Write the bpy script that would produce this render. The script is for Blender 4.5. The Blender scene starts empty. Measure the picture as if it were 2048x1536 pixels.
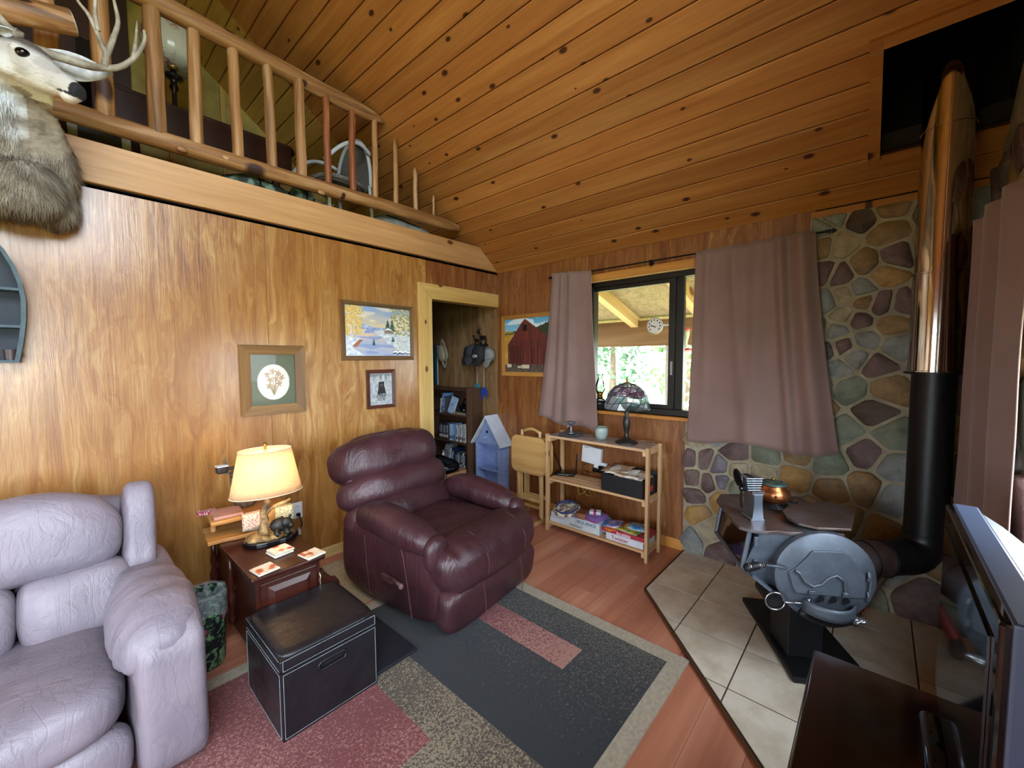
import bpy, bmesh, math, random
from mathutils import Vector, Matrix, noise, Euler
from math import sin, cos, pi, radians as rad, sqrt, atan2

S = bpy.context.scene
COL = S.collection
random.seed(7)

# ---------------------------------------------------------------- camera
cd = bpy.data.cameras.new('camera')
cam = bpy.data.objects.new('camera', cd)
COL.objects.link(cam)
CAM = Vector((-3.286, -3.155, 1.54))
cr = Vector((0.6674, -0.7447, -0.0051)); cf = Vector((0.7433, 0.6662, -0.0609))
cu = cr.cross(cf).normalized(); cr = cf.cross(cu).normalized(); cf.normalize()
M = Matrix((cr, cu, -cf)).transposed().to_4x4()
M.translation = CAM
cam.matrix_world = M
cd.sensor_width = 36.0
cd.lens = 816.96 / 2048 * 36
cd.clip_start = 0.03
S.camera = cam

# ---------------------------------------------------------------- sky, sun, exposure
SKY_STRENGTH = 9.0
SUN_STRENGTH = 10.0
EXPOSURE = 1.35
w = bpy.data.worlds.new('sky'); S.world = w
w.use_nodes = True
bg = w.node_tree.nodes['Background']
bg.inputs[0].default_value = (0.78, 0.89, 1.0, 1)
bg.inputs[1].default_value = SKY_STRENGTH
sl = bpy.data.lights.new('sun', 'SUN'); sl.energy = SUN_STRENGTH; sl.angle = rad(1.0); sl.color = (1, 0.95, 0.86)
so = bpy.data.objects.new('sun', sl); COL.objects.link(so)
so.rotation_euler = Vector((-0.35, -0.55, -0.95)).to_track_quat('-Z', 'Y').to_euler()
so.location = (6, 9, 12)

def portal(loc, rot, sx, sy):
    l = bpy.data.lights.new('window_portal', 'AREA'); l.shape = 'RECTANGLE'; l.size = sx; l.size_y = sy
    l.cycles.is_portal = True
    o = bpy.data.objects.new('window_portal', l); COL.objects.link(o)
    o.location = loc; o.rotation_euler = rot

vs = S.view_settings
vs.view_transform = 'Standard'; vs.look = 'None'; vs.exposure = EXPOSURE; vs.gamma = 1.0
vs.use_curve_mapping = False
S.cycles.use_denoising = True
S.cycles.max_bounces = 10; S.cycles.diffuse_bounces = 6
S.cycles.caustics_reflective = False; S.cycles.caustics_refractive = False

# ---------------------------------------------------------------- mesh helpers
def V(*a): return Vector(a)
def rotm(axis, deg): return Matrix.Rotation(rad(deg), 3, axis)

class MB:
    def __init__(s): s.v = []; s.f = []; s.m = []; s.mi = 0; s.c = None
    def add(s, vs_, fs):
        b = len(s.v); s.v += [tuple(p) for p in vs_]
        s.f += [tuple(i + b for i in f) for f in fs]; s.m += [s.mi] * len(fs); return s
    def box(s, c, d, R=None):
        c = Vector(c); h = Vector(d) / 2
        P = [Vector((x * h.x, y * h.y, z * h.z)) for x in (-1, 1) for y in (-1, 1) for z in (-1, 1)]
        if R: P = [R @ p for p in P]
        return s.add([c + p for p in P], [(0, 1, 3, 2), (4, 6, 7, 5), (0, 4, 5, 1), (2, 3, 7, 6), (0, 2, 6, 4), (1, 5, 7, 3)])
    def bb(s, a, b):   # box by corners
        a = Vector(a); b = Vector(b); return s.box((a + b) / 2, [abs(q) for q in (b - a)])
    def rbox(s, c, d, r=0.01, R=None, k=2):   # rounded box
        c = Vector(c); h = Vector(d) / 2; r = min(r, *(q * 0.98 for q in h))
        def ax(H):
            t = [r * (1 - cos(pi / 2 * i / k)) for i in range(k + 1)]
            t = [r * i / k for i in range(k + 1)]
            return [-H + q for q in t] + [H - q for q in reversed(t)]
        A = [ax(q) for q in h]
        def fix(p):
            q = Vector([max(-(h[i] - r), min(h[i] - r, p[i])) for i in range(3)])
            n = p - q
            return q + n.normalized() * r if n.length > 1e-9 else p
        for a in range(3):
            u, w_ = (a + 1) % 3, (a + 2) % 3
            for sg in (-1, 1):
                P = []; nu, nw = len(A[u]), len(A[w_])
                for i in range(nu):
                    for j in range(nw):
                        p = Vector((0, 0, 0)); p[a] = sg * h[a]; p[u] = A[u][i]; p[w_] = A[w_][j]
                        p = fix(p)
                        P.append(c + (R @ p if R else p))
                F = []
                for i in range(nu - 1):
                    for j in range(nw - 1):
                        q = (i * nw + j, (i + 1) * nw + j, (i + 1) * nw + j + 1, i * nw + j + 1)
                        F.append(q if sg > 0 else q[::-1])
                s.add(P, F)
        return s
    def pad(s, c, d, e=4, n=12, fn=None, R=None):   # superellipsoid cushion
        c = Vector(c); h = Vector(d) / 2
        e3 = e if isinstance(e, (tuple, list)) else (e, e, e)
        for a in range(3):
            u, w_ = (a + 1) % 3, (a + 2) % 3
            for sg in (-1, 1):
                P = []; F = []
                for i in range(n + 1):
                    for j in range(n + 1):
                        p = [0, 0, 0]; p[a] = sg
                        p[u] = math.tan((i / n * 2 - 1) * pi / 4); p[w_] = math.tan((j / n * 2 - 1) * pi / 4)
                        lo, hi = 0.3, 2.0
                        for _ in range(22):
                            t = (lo + hi) / 2
                            if sum(abs(p[k] * t) ** e3[k] for k in range(3)) < 1: lo = t
                            else: hi = t
                        q = Vector([p[k] * t for k in range(3)])
                        q = Vector([q[k] * h[k] for k in range(3)])
                        if fn: q = fn(q)
                        P.append(c + (R @ q if R else q))
                for i in range(n):
                    for j in range(n):
                        q = (i * (n + 1) + j, (i + 1) * (n + 1) + j, (i + 1) * (n + 1) + j + 1, i * (n + 1) + j + 1)
                        F.append(q if sg > 0 else q[::-1])
                s.add(P, F)
        return s
    def tube(s, pts, r, seg=10, cap=True, closed=False, sq=None):
        pts = [Vector(p) for p in pts]; n = len(pts)
        rr = r if isinstance(r, (list, tuple)) else [r] * n
        up = None; P = []
        for i, p in enumerate(pts):
            if closed: t = pts[(i + 1) % n] - pts[i - 1]
            else: t = pts[min(i + 1, n - 1)] - pts[max(i - 1, 0)]
            t.normalize()
            if up is None:
                up = Vector((0, 0, 1)) if abs(t.z) < 0.9 else Vector((1, 0, 0))
            x = up - t * up.dot(t)
            if x.length < 1e-6: x = t.orthogonal()
            x.normalize(); y = t.cross(x); up = x
            for k in range(seg):
                a = 2 * pi * k / seg
                P.append(p + (x * cos(a) + y * sin(a) * (sq or 1)) * rr[i])
        F = []
        for i in range(n if closed else n - 1):
            j = (i + 1) % n
            for k in range(seg):
                l = (k + 1) % seg
                F.append((i * seg + k, i * seg + l, j * seg + l, j * seg + k))
        if cap and not closed:
            F.append(tuple(range(seg))[::-1]); F.append(tuple((n - 1) * seg + k for k in range(seg)))
        return s.add(P, F)
    def cyl(s, a, b, r, seg=16, r2=None): return s.tube([a, b], [r, r if r2 is None else r2], seg)
    def lathe(s, prof, seg=24, c=(0, 0, 0), R=None, sx=1, sy=1):
        c = Vector(c); P = []; n = len(prof)
        for r, z in prof:
            for k in range(seg):
                a = 2 * pi * k / seg; p = Vector((r * cos(a) * sx, r * sin(a) * sy, z))
                P.append(c + (R @ p if R else p))
        F = []
        for i in range(n - 1):
            for k in range(seg):
                l = (k + 1) % seg
                F.append((i * seg + k, i * seg + l, (i + 1) * seg + l, (i + 1) * seg + k))
        if prof[0][0] > 1e-5 and prof[-1][0] < 1e9 and not (n == 2 and prof[1][0] < 1e-5): F.append(tuple(range(seg))[::-1])
        if prof[-1][0] > 1e-5 and not (n == 2 and prof[0][0] < 1e-5): F.append(tuple((n - 1) * seg + k for k in range(seg)))
        return s.add(P, F)
    def prism(s, poly, a, b, axis=2):   # polygon (2D) extruded along axis from a to b
        n = len(poly)
        def mk(p, h):
            q = list(p); q.insert(axis, h); return q
        ar = sum(poly[i][0] * poly[(i + 1) % n][1] - poly[(i + 1) % n][0] * poly[i][1] for i in range(n))
        if axis == 1: ar = -ar
        if a > b: a, b = b, a
        if ar < 0: poly = poly[::-1]
        P = [mk(p, a) for p in poly] + [mk(p, b) for p in poly]
        F = [tuple(range(n))[::-1], tuple(range(n, 2 * n))] + [(i, (i + 1) % n, n + (i + 1) % n, n + i) for i in range(n)]
        return s.add(P, F)
    def grid(s, nu, nv, fn, flip=False):
        P = [fn(i / nu, j / nv) for i in range(nu + 1) for j in range(nv + 1)]
        F = []
        for i in range(nu):
            for j in range(nv):
                q = (i * (nv + 1) + j, (i + 1) * (nv + 1) + j, (i + 1) * (nv + 1) + j + 1, i * (nv + 1) + j + 1)
                F.append(q[::-1] if flip else q)
        return s.add(P, F)
    def loft(s, rings, cap=True):
        n = len(rings[0]); P = [p for r in rings for p in r]; F = []
        for i in range(len(rings) - 1):
            for k in range(n):
                l = (k + 1) % n
                F.append((i * n + k, i * n + l, (i + 1) * n + l, (i + 1) * n + k))
        if cap: F.append(tuple(range(n))[::-1]); F.append(tuple((len(rings) - 1) * n + k for k in range(n)))
        return s.add(P, F)
    def xf(s, Mx):
        s.v = [tuple(Mx @ Vector(p)) for p in s.v]; return s
    def build(s, name, mats, parent=None, smooth=False, world=False, loc=None, rot=None, bevel=0, sub=0, auto=None):
        me = bpy.data.meshes.new(name)
        vsx = s.v
        if world and parent is not None:
            Mi = parent.matrix_basis.inverted(); pp = parent.parent
            while pp is not None: Mi = Mi @ pp.matrix_basis.inverted(); pp = pp.parent
            vsx = [tuple(Mi @ Vector(p)) for p in vsx]
        me.from_pydata(vsx, [], s.f)
        mats = mats if isinstance(mats, (list, tuple)) else [mats]
        for m_ in mats: me.materials.append(m_)
        if len(mats) > 1: me.polygons.foreach_set('material_index', s.m)
        if smooth: me.polygons.foreach_set('use_smooth', [True] * len(me.polygons))
        me.update()
        if auto is not None:
            me.polygons.foreach_set('use_smooth', [True] * len(me.polygons))
            try: me.set_sharp_from_angle(angle=rad(auto))
            except Exception: pass
        o = bpy.data.objects.new(name, me); COL.objects.link(o)
        if parent is not None: o.parent = parent
        if loc is not None: o.location = loc
        if rot is not None: o.rotation_euler = rot
        if bevel:
            md = o.modifiers.new('bevel', 'BEVEL'); md.width = bevel; md.segments = 2; md.limit_method = 'ANGLE'
        if sub:
            md = o.modifiers.new('sub', 'SUBSURF'); md.levels = sub; md.render_levels = sub
        return o

def weld(o, d=0.0004):
    bm = bmesh.new(); bm.from_mesh(o.data); bmesh.ops.remove_doubles(bm, verts=bm.verts, dist=d)
    bmesh.ops.recalc_face_normals(bm, faces=bm.faces)
    bm.to_mesh(o.data); bm.free(); return o

def tag(o, label=None, cat=None, group=None, kind=None):
    if label: o['label'] = label
    if cat: o['category'] = cat
    if group: o['group'] = group
    if kind: o['kind'] = kind
    return o
def thing(name, label, cat, loc=(0, 0, 0), rz=0, group=None, rot=None):
    o = bpy.data.objects.new(name, None); COL.objects.link(o); o.location = loc
    o.rotation_euler = rot if rot else (0, 0, rad(rz)); o.empty_display_size = 0.1
    o.matrix_basis = Matrix.LocRotScale(Vector(loc), Euler(rot if rot else (0, 0, rad(rz))), None)
    return tag(o, label, cat, group)
def struct(o): o['kind'] = 'structure'; return o
def lettering(txt, size, mat_, parent, loc, rot, ext=0.0006, label=None, bold=0.0, sx=1.0, align='LEFT'):
    c = bpy.data.curves.new('lettering', 'FONT'); c.body = txt; c.size = size; c.extrude = ext; c.offset = bold
    c.align_x = align; c.resolution_u = 3
    t_ = bpy.data.objects.new('tmp_text', c); COL.objects.link(t_)
    me = bpy.data.meshes.new_from_object(t_.evaluated_get(bpy.context.evaluated_depsgraph_get()))
    bpy.data.objects.remove(t_); me.materials.clear(); me.materials.append(mat_)
    o = bpy.data.objects.new('lettering', me); COL.objects.link(o); o.parent = parent
    o.location = loc; o.rotation_euler = rot; o.scale = (sx, 1, 1)
    return o

# ---------------------------------------------------------------- materials
def srgb(h):
    h = h.lstrip('#'); c = [int(h[i:i + 2], 16) / 255 for i in (0, 2, 4)]
    return tuple(q / 12.92 if q <= 0.04045 else ((q + 0.055) / 1.055) ** 2.4 for q in c) + (1,)
class NT:
    def __init__(s, name):
        s.m = bpy.data.materials.new(name); s.m.use_nodes = True; s.t = s.m.node_tree
        s.b = s.t.nodes['Principled BSDF']
    def n(s, typ, **kw):
        nd = s.t.nodes.new('ShaderNode' + typ)
        for k, v in kw.items():
            if k.startswith('i_'):
                key = k[2:]; nd.inputs[int(key) if key.isdigit() else key.replace('_', ' ')].default_value = v
            else: setattr(nd, k, v)
        return nd
    def l(s, a, b): s.t.links.new(a, b)
    def coords(s, scale=(1, 1, 1), rnd=True, rot=(0, 0, 0), gen='Object'):
        tc = s.n('TexCoord'); mp = s.n('Mapping'); mp.inputs['Scale'].default_value = scale; mp.inputs['Rotation'].default_value = rot
        if rnd:
            oi = s.n('ObjectInfo'); mu = s.n('VectorMath', operation='SCALE'); mu.inputs[0].default_value = (37.0, 19.0, 53.0)
            s.l(oi.outputs['Random'], mu.inputs['Scale'])
            ad = s.n('VectorMath', operation='ADD'); s.l(tc.outputs[gen], ad.inputs[0]); s.l(mu.outputs[0], ad.inputs[1])
            s.l(ad.outputs[0], mp.inputs[0])
        else: s.l(tc.outputs[gen], mp.inputs[0])
        return mp.outputs[0]
    def noise(s, vec, scale=5, detail=4, rough=0.55, dist=0.0):
        nd = s.n('TexNoise'); nd.inputs['Scale'].default_value = scale; nd.inputs['Detail'].default_value = detail
        nd.inputs['Roughness'].default_value = rough; nd.inputs['Distortion'].default_value = dist
        if vec is not None: s.l(vec, nd.inputs['Vector'])
        return nd.outputs['Fac']
    def vor(s, vec, scale=5, feature='F1', rnd=1.0):
        nd = s.n('TexVoronoi', feature=feature); nd.inputs['Scale'].default_value = scale; nd.inputs['Randomness'].default_value = rnd
        if vec is not None: s.l(vec, nd.inputs['Vector'])
        return nd
    def ramp(s, fac, stops, interp='LINEAR'):
        nd = s.n('ValToRGB'); nd.color_ramp.interpolation = interp; e = nd.color_ramp.elements
        while len(e) < len(stops): e.new(0.5)
        for i, (p, c) in enumerate(stops):
            e[i].position = p; e[i].color = srgb(c) if isinstance(c, str) else (c if len(c) == 4 else tuple(c) + (1,))
        s.l(fac, nd.inputs[0]); return nd.outputs[0]
    def mix(s, fac, a, b, mode='MIX'):
        nd = s.n('MixRGB', blend_type=mode)
        for i, q in ((0, fac), (1, a), (2, b)):
            if hasattr(q, 'is_output'): s.l(q, nd.inputs[i])
            else: nd.inputs[i].default_value = srgb(q) if isinstance(q, str) else (q if i == 0 or len(q) == 4 else tuple(q) + (1,))
        return nd.outputs[0]
    def math(s, op, a, b=0.0):
        nd = s.n('Math', operation=op)
        for i, q in ((0, a), (1, b)):
            if hasattr(q, 'is_output'): s.l(q, nd.inputs[i])
            else: nd.inputs[i].default_value = q
        return nd.outputs[0]
    def color(s, c):
        if hasattr(c, 'is_output'): s.l(c, s.b.inputs['Base Color'])
        else: s.b.inputs['Base Color'].default_value = srgb(c) if isinstance(c, str) else c
    def bump(s, h, strength=0.3, dist=0.01):
        nd = s.n('Bump'); nd.inputs['Strength'].default_value = strength; nd.inputs['Distance'].default_value = dist
        s.l(h, nd.inputs['Height']); s.l(nd.outputs[0], s.b.inputs['Normal']); return nd
    def set(s, **kw):
        for k, v in kw.items():
            key = {'rough': 'Roughness', 'metal': 'Metallic', 'spec': 'Specular IOR Level', 'alpha': 'Alpha', 'trans': 'Transmission Weight',
                   'ior': 'IOR', 'coat': 'Coat Weight', 'coatr': 'Coat Roughness', 'sheen': 'Sheen Weight', 'sss': 'Subsurface Weight'}[k]
            if hasattr(v, 'is_output'): s.l(v, s.b.inputs[key])
            else: s.b.inputs[key].default_value = v
        return s

def plain(name, col, rough=0.5, metal=0.0, var=0.06, scale=8, bump=0.0, bscale=60, **kw):
    t = NT(name); c = srgb(col) if isinstance(col, str) else col
    v = t.coords()
    nz = t.noise(v, scale, 3)
    a = tuple(max(0, q * (1 - var * 2)) for q in c[:3]); b = tuple(min(1, q * (1 + var * 2)) for q in c[:3])
    t.color(t.ramp(nz, [(0.3, a), (0.7, b)])); t.set(rough=rough, metal=metal, **kw)
    if bump: t.bump(t.noise(v, bscale, 3), bump, 0.004)
    return t.m
def wood(name, dark, mid, light, grain='x', rough=0.45, scale=1.0, knots=0, kcol='#3a1c0c', bump=0.08, var=0.25, coat=0.0, kscale=3.0, ksize=0.055, spec=0.5):
    t = NT(name)
    st = {'x': (0.35, 7, 7), 'y': (7, 0.35, 7), 'z': (7, 7, 0.35)}[grain]
    v = t.coords(tuple(q * scale for q in st))
    big = t.noise(v, 1.3, 3, 0.5, 0.8)
    fine = t.noise(t.coords(tuple(q * scale * 6 for q in st)), 1.5, 3, 0.6)
    c = t.ramp(big, [(0.25, dark), (0.5, mid), (0.75, light)])
    f2 = t.ramp(fine, [(0.3, (0.72, 0.68, 0.62)), (0.65, (1.08, 1.06, 1.04))])
    c = t.mix(0.55, c, f2, 'MULTIPLY')
    oi = t.n('ObjectInfo')
    br = t.ramp(oi.outputs['Random'], [(0, (1 - var,) * 3), (1, (1 + var * 0.6,) * 3)])
    c = t.mix(1.0, c, br, 'MULTIPLY')
    if knots:
        kst = {'x': (0.55, 1, 1), 'y': (1, 0.55, 1), 'z': (1, 1, 0.55)}[grain]
        sx_ = t.n('SeparateXYZ'); t.l(t.coords(kst), sx_.inputs[0]); cb_ = t.n('CombineXYZ')
        if grain == 'y': t.l(sx_.outputs[0], cb_.inputs[0]); t.l(sx_.outputs[1], cb_.inputs[1])
        elif grain == 'x': t.l(sx_.outputs[0], cb_.inputs[0]); t.l(t.math('ADD', sx_.outputs[1], sx_.outputs[2]), cb_.inputs[1])
        else: t.l(t.math('ADD', sx_.outputs[0], sx_.outputs[1]), cb_.inputs[0]); t.l(sx_.outputs[2], cb_.inputs[1])
        vn = t.vor(cb_.outputs[0], kscale); vn.voronoi_dimensions = '2D'
        sc = t.n('SeparateColor'); t.l(vn.outputs['Color'], sc.inputs[0])
        pick = t.math('GREATER_THAN', sc.outputs[0], 1 - knots)
        rad_ = t.math('MULTIPLY', sc.outputs[1], ksize)
        rad_ = t.math('ADD', rad_, ksize * 0.35)
        q = t.math('DIVIDE', vn.outputs['Distance'], rad_)
        k = t.ramp(q, [(0.55, (1, 1, 1)), (1.0, (0, 0, 0))])
        ring = t.ramp(q, [(0.6, (0.5, 0.5, 0.5)), (1.0, (0, 0, 0))])
        k = t.mix(1.0, k, pick, 'MULTIPLY')
        c = t.mix(k, c, kcol)
    t.color(c); t.set(rough=rough, coat=coat, spec=spec)
    if coat: t.set(coatr=0.25)
    t.bump(fine, bump, 0.003)
    return t.m
def leather(name, dark, light, rough=0.38, scale=1.0, wrinkle=0.45):
    t = NT(name); v = t.coords((scale,) * 3)
    big = t.noise(v, 3.5, 4)
    c = t.ramp(big, [(0.3, dark), (0.7, light)])
    wr = t.noise(t.coords((4 * scale, 10 * scale, 3 * scale)), 1.6, 5, 0.6, 1.2)
    cr_ = t.noise(t.coords((11 * scale, 3 * scale, 3 * scale)), 1.5, 2, 0.5, 0.8)
    cre = t.ramp(t.math('ABSOLUTE', t.math('SUBTRACT', cr_, 0.5)), [(0.0, (0, 0, 0)), (0.035, (1, 1, 1))])
    gr = t.vor(v, 260).outputs['Distance']
    t.color(t.mix(0.06, c, cre, 'MULTIPLY'))
    rr = t.ramp(t.noise(v, 9, 4), [(0.3, (rough - 0.08,) * 3), (0.75, (rough + 0.16,) * 3)])
    t.set(rough=rr)
    h = t.math('ADD', t.math('ADD', wr, t.math('MULTIPLY', cre, 0.07)), t.math('MULTIPLY', gr, 0.05))
    t.bump(h, wrinkle, 0.02)
    return t.m
def emit(name, col, strength):
    t = NT(name); t.color(col)
    t.b.inputs['Emission Color'].default_value = srgb(col); t.b.inputs['Emission Strength'].default_value = strength
    return t.m
def painted(name, rough=0.6, bump=0.1):
    t = NT(name); a = t.n('VertexColor', layer_name='Col'); t.color(a.outputs[0]); t.set(rough=rough)
    t.bump(t.noise(t.coords(), 220, 2), bump, 0.002)
    return t.m
# ---------------------------------------------------------------- room shell
SL = 0.80; Z0 = 2.47
TH = math.atan(SL)
RX, RZ = -3.6, Z0 + 3.6 * SL        # ridge
YF, YB, XD = -3.6, 1.62, -7.2       # window wall plane, gable behind the loft, far wall
def cz(x): return Z0 - SL * x if x > RX else Z0 + SL * (x - XD)

m_ply = None
def plywood(name, c, gr='z', rough=0.33, coat=0.0):
    t = NT(name)
    v = t.coords((5.2, 5.2, 0.5)); warp = t.noise(t.coords((2, 2, 0.8)), 2.2, 3, 0.5)
    wv = t.n('VectorMath', operation='ADD'); t.l(v, wv.inputs[0])
    ws = t.n('VectorMath', operation='SCALE'); ws.inputs['Scale'].default_value = 1.1
    t.l(warp, ws.inputs[0]); t.l(ws.outputs[0], wv.inputs[1])
    big = t.noise(wv.outputs[0], 2.2, 5, 0.62, 1.4)
    st = t.noise(t.coords((46, 46, 2.0)), 1.4, 4, 0.65, 0.6)
    blotch = t.noise(t.coords((1.1, 1.1, 0.7)), 1.4, 3, 0.5)
    col = t.ramp(big, [(0.22, c[0]), (0.42, c[1]), (0.55, c[2]), (0.72, c[3])])
    col = t.mix(0.5, col, t.ramp(st, [(0.3, (0.55, 0.45, 0.36)), (0.62, (1.12, 1.1, 1.06))]), 'MULTIPLY')
    col = t.mix(t.ramp(blotch, [(0.4, (0, 0, 0)), (0.75, (0.55, 0.55, 0.55))]), col, c[4])
    t.color(col)
    t.set(rough=t.ramp(st, [(0.3, (rough + 0.12,) * 3), (0.7, (rough - 0.05,) * 3)]), coat=coat, coatr=0.22)
    h = t.math('ADD', st, t.math('MULTIPLY', big, 0.8))
    bn = t.bump(h, 0.3, 0.006)
    b2 = t.n('Bump'); b2.inputs['Strength'].default_value = 0.06; b2.inputs['Distance'].default_value = 0.006; t.l(h, b2.inputs['Height']); t.l(b2.outputs[0], t.b.inputs['Coat Normal'])
    return t.m
m_ply = plywood('plywood_honey', ['#7d4d20', '#98672f', '#a97b41', '#c09c62', '#86511f'], coat=0.6)
m_plyB = plywood('plywood_red', ['#5c3316', '#7c4a22', '#8e5c30', '#aa7a48', '#6c3a14'], rough=0.4, coat=0.2)
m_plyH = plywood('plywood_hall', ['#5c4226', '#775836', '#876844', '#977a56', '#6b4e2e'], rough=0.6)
m_plyO = plywood('plywood_porch', ['#6f6040', '#82724e', '#92825c', '#a3936c', '#7a6a46'], rough=0.8)
m_ceil = wood('ceiling_pine', '#9c6230', '#ad733a', '#be884c', 'y', 0.45, 1.0, 0.62, '#43200c', 0.06, 0.14, 0.0, 5.0, 0.085, 0.35)
m_ceil2 = wood('loft_pine_pale', '#a8823c', '#bd9548', '#cba858', 'y', 0.5, 1.0, 0.35, '#5a3414', 0.06, 0.1, 0.0, 4.2, 0.075)
m_fir = wood('fir_beam', '#a67a4a', '#ba8d5c', '#caa273', 'x', 0.5, 0.8, 0.5, '#5d3014', 0.1, 0.08, 0.0, 2.2, 0.06)
m_trimw = wood('pale_trim', '#c39c55', '#d3b06a', '#e0c385', 'z', 0.5, 1.0, 0.3, '#6b3d1c', 0.06, 0.06)
m_trimx = wood('pale_trim_level', '#c39c55', '#d3b06a', '#e0c385', 'x', 0.5, 1.0, 0.3, '#6b3d1c', 0.06, 0.06)
m_trimy = wood('honey_trim_y', '#b1702c', '#c5863c', '#d69a4e', 'y', 0.4, 1.0, 0.1, '#6b3d1c', 0.06, 0.06)
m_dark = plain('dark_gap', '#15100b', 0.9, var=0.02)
m_black = plain('matte_black', '#08080a', 0.8, var=0.02)
m_white = plain('white_plastic', '#dfe3e8', 0.4, var=0.02)

# floor: laminate planks along x
m_floor = wood('laminate', '#a0634c', '#b87a61', '#cb947b', 'x', 0.33, 0.55, 0, bump=0.03, var=0.07)
fl = struct(MB().bb((XD - 0.1, YF - 0.1, -0.2), (0.12, 0, -0.012)).bb((XD - .1, 0, -.2), (0.12, YB + .1, -0.012)).build('floor', m_dark))
MB().bb((XD, YF, -0.012), (-4.2, 0, 0.0)).build('plank_field', m_floor, fl)
pw = 0.193; row = 0; y = YF
while y < 1.3:
    y1 = min(y + pw, 1.3); x = -4.2 - random.uniform(0, 1.0)
    while x < 0:
        a, b = max(x, -4.2), min(x + 1.21, 0.0)
        if b - a > 0.02:
            L = round(b - a, 3)
            MB().bb((-L / 2, -(y1 - y) / 2, -0.012), (L / 2 - 0.001, (y1 - y) / 2 - 0.0012, 0)).build('plank', m_floor, fl, loc=((a + b) / 2, (y + y1) / 2, 0))
        x += 1.21
    y = y1

# wall on the left, with the loft above and a doorway at the corner
wl = struct(MB().bb((XD, 0.012, 0), (-1.0, 0.11, 2.475)).bb((-1.0, 0.012, 2.15), (0.0, 0.11, 2.475)).build('wall_left', m_dark))
edges = [-0.955, -2.29, -3.51, -4.73, -5.95, XD]
for a, b in zip(edges[1:], edges[:-1]):
    MB().bb((0, 0, 0), (b - a - 0.002, 0.012, 2.475)).build('plywood_panel', m_ply, wl, loc=(a, 0, 0))
MB().bb((0, 0, 0), (0.955, 0.012, 0.325)).build('plywood_panel', m_plyB, wl, loc=(-0.955, 0, 2.15))
# doorway trim
t1 = thing('trim_1', 'pale pine door casing around the hallway opening', None, (-0.98, 0, 0)); struct(t1)
MB().prism([(-0.075, 0), (0.075, 0), (0.075, 2.105), (-0.075, 2.245)], -0.022, 0.0, 1).build('jamb_casing', m_trimw, t1, bevel=0.003)
MB().prism([(-0.073, 2.245), (0.975, 2.245), (0.975, 2.105), (0.077, 2.105)], -0.023, 0.0, 1).build('head_casing', m_trimx, t1, bevel=0.003)
MB().bb((0.045, 0, 0), (0.068, 0.12, 2.11)).build('jamb', m_trimw, t1)
MB().bb((0.045, 0, 2.11), (0.98, 0.12, 2.14)).build('head_jamb', m_trimx, t1)

# wall with the window on the right (also runs on into the hallway)
WY0, WY1, WZ0, WZ1 = -2.72, -1.15, 1.075, 2.235
wr = struct(MB().bb((0.012, YF, 0), (0.14, WY0, 2.6)).bb((0.012, WY1, 0), (0.14, YB, 2.6)).bb((0.012, WY0, 0), (0.14, WY1, WZ0)).bb((0.012, WY0, WZ1), (0.14, WY1, 2.6)).build('wall_right', m_dark))
for (a, b, z0, z1) in [(-1.15, 0.0, 0, 2.5), (-2.1, WY1, 0, WZ0), (-2.82, WY0, WZ0 - 0.2, 2.5), (WY0, WY1, WZ1, 2.5)]:
    MB().bb((0, a - b + 0.001, 0), (0.012, 0, z1 - z0)).build('plywood_panel', m_plyB, wr, loc=(0, b, z0))
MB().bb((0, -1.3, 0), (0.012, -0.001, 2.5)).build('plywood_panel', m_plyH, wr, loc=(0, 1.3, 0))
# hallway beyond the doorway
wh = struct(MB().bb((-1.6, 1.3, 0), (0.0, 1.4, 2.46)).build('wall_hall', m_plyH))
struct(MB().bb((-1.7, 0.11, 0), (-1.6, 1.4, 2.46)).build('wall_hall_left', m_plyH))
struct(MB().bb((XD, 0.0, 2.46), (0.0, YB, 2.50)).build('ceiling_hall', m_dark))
# baseboards
bb_ = struct(MB().bb((-0.014, -2.07, 0), (0, 0, 0.085)).build('baseboard_right', m_trimy, bevel=0.003))
bb2 = struct(MB().bb((-4.5, -0.014, 0), (-1.06, 0, 0.085)).build('baseboard_left', m_trimx, bevel=0.003))

# wall with the windows behind and beside the camera
GW = [(-1.95, -1.0, 0.9, 1.74), (-5.6, -3.3, 0.8, 2.1), (-4.6, -2.6, 2.65, 4.05)]   # x0,x1,z0,z1
def wall_holes(name, holes, x0, x1, z0, topfn, ya, yb, mat_):
    xs = sorted(set([x0, x1, RX] + [h[0] for h in holes] + [h[1] for h in holes]))
    mb = MB()
    for a, b in zip(xs[:-1], xs[1:]):
        hs = sorted([h for h in holes if h[0] <= a + 1e-6 and h[1] >= b - 1e-6], key=lambda h: h[2])
        z = z0
        for h in hs:
            mb.bb((a, ya, z), (b, yb, h[2])); z = h[3]
        mb.prism([(a, z), (b, z), (b, topfn(b)), (a, topfn(a))], ya, yb, 1)
    return mb.build(name, mat_)
wf = struct(wall_holes('wall_front', GW, XD, 0.0, 0, lambda x: cz(x) + 0.03, YF - 0.14, YF, m_plyB))
m_glass = NT('window_glass')
_tr = m_glass.n('BsdfTransparent'); _gl = m_glass.n('BsdfGlossy'); _gl.inputs['Roughness'].default_value = 0.01
_lw = m_glass.n('LayerWeight'); _lw.inputs['Blend'].default_value = 0.12; _mx = m_glass.n('MixShader')
m_glass.l(_lw.outputs['Fresnel'], _mx.inputs[0]); m_glass.l(_tr.outputs[0], _mx.inputs[1]); m_glass.l(_gl.outputs[0], _mx.inputs[2])
m_glass.l(_mx.outputs[0], m_glass.t.nodes['Material Output'].inputs['Surface']); m_glass = m_glass.m
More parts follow.
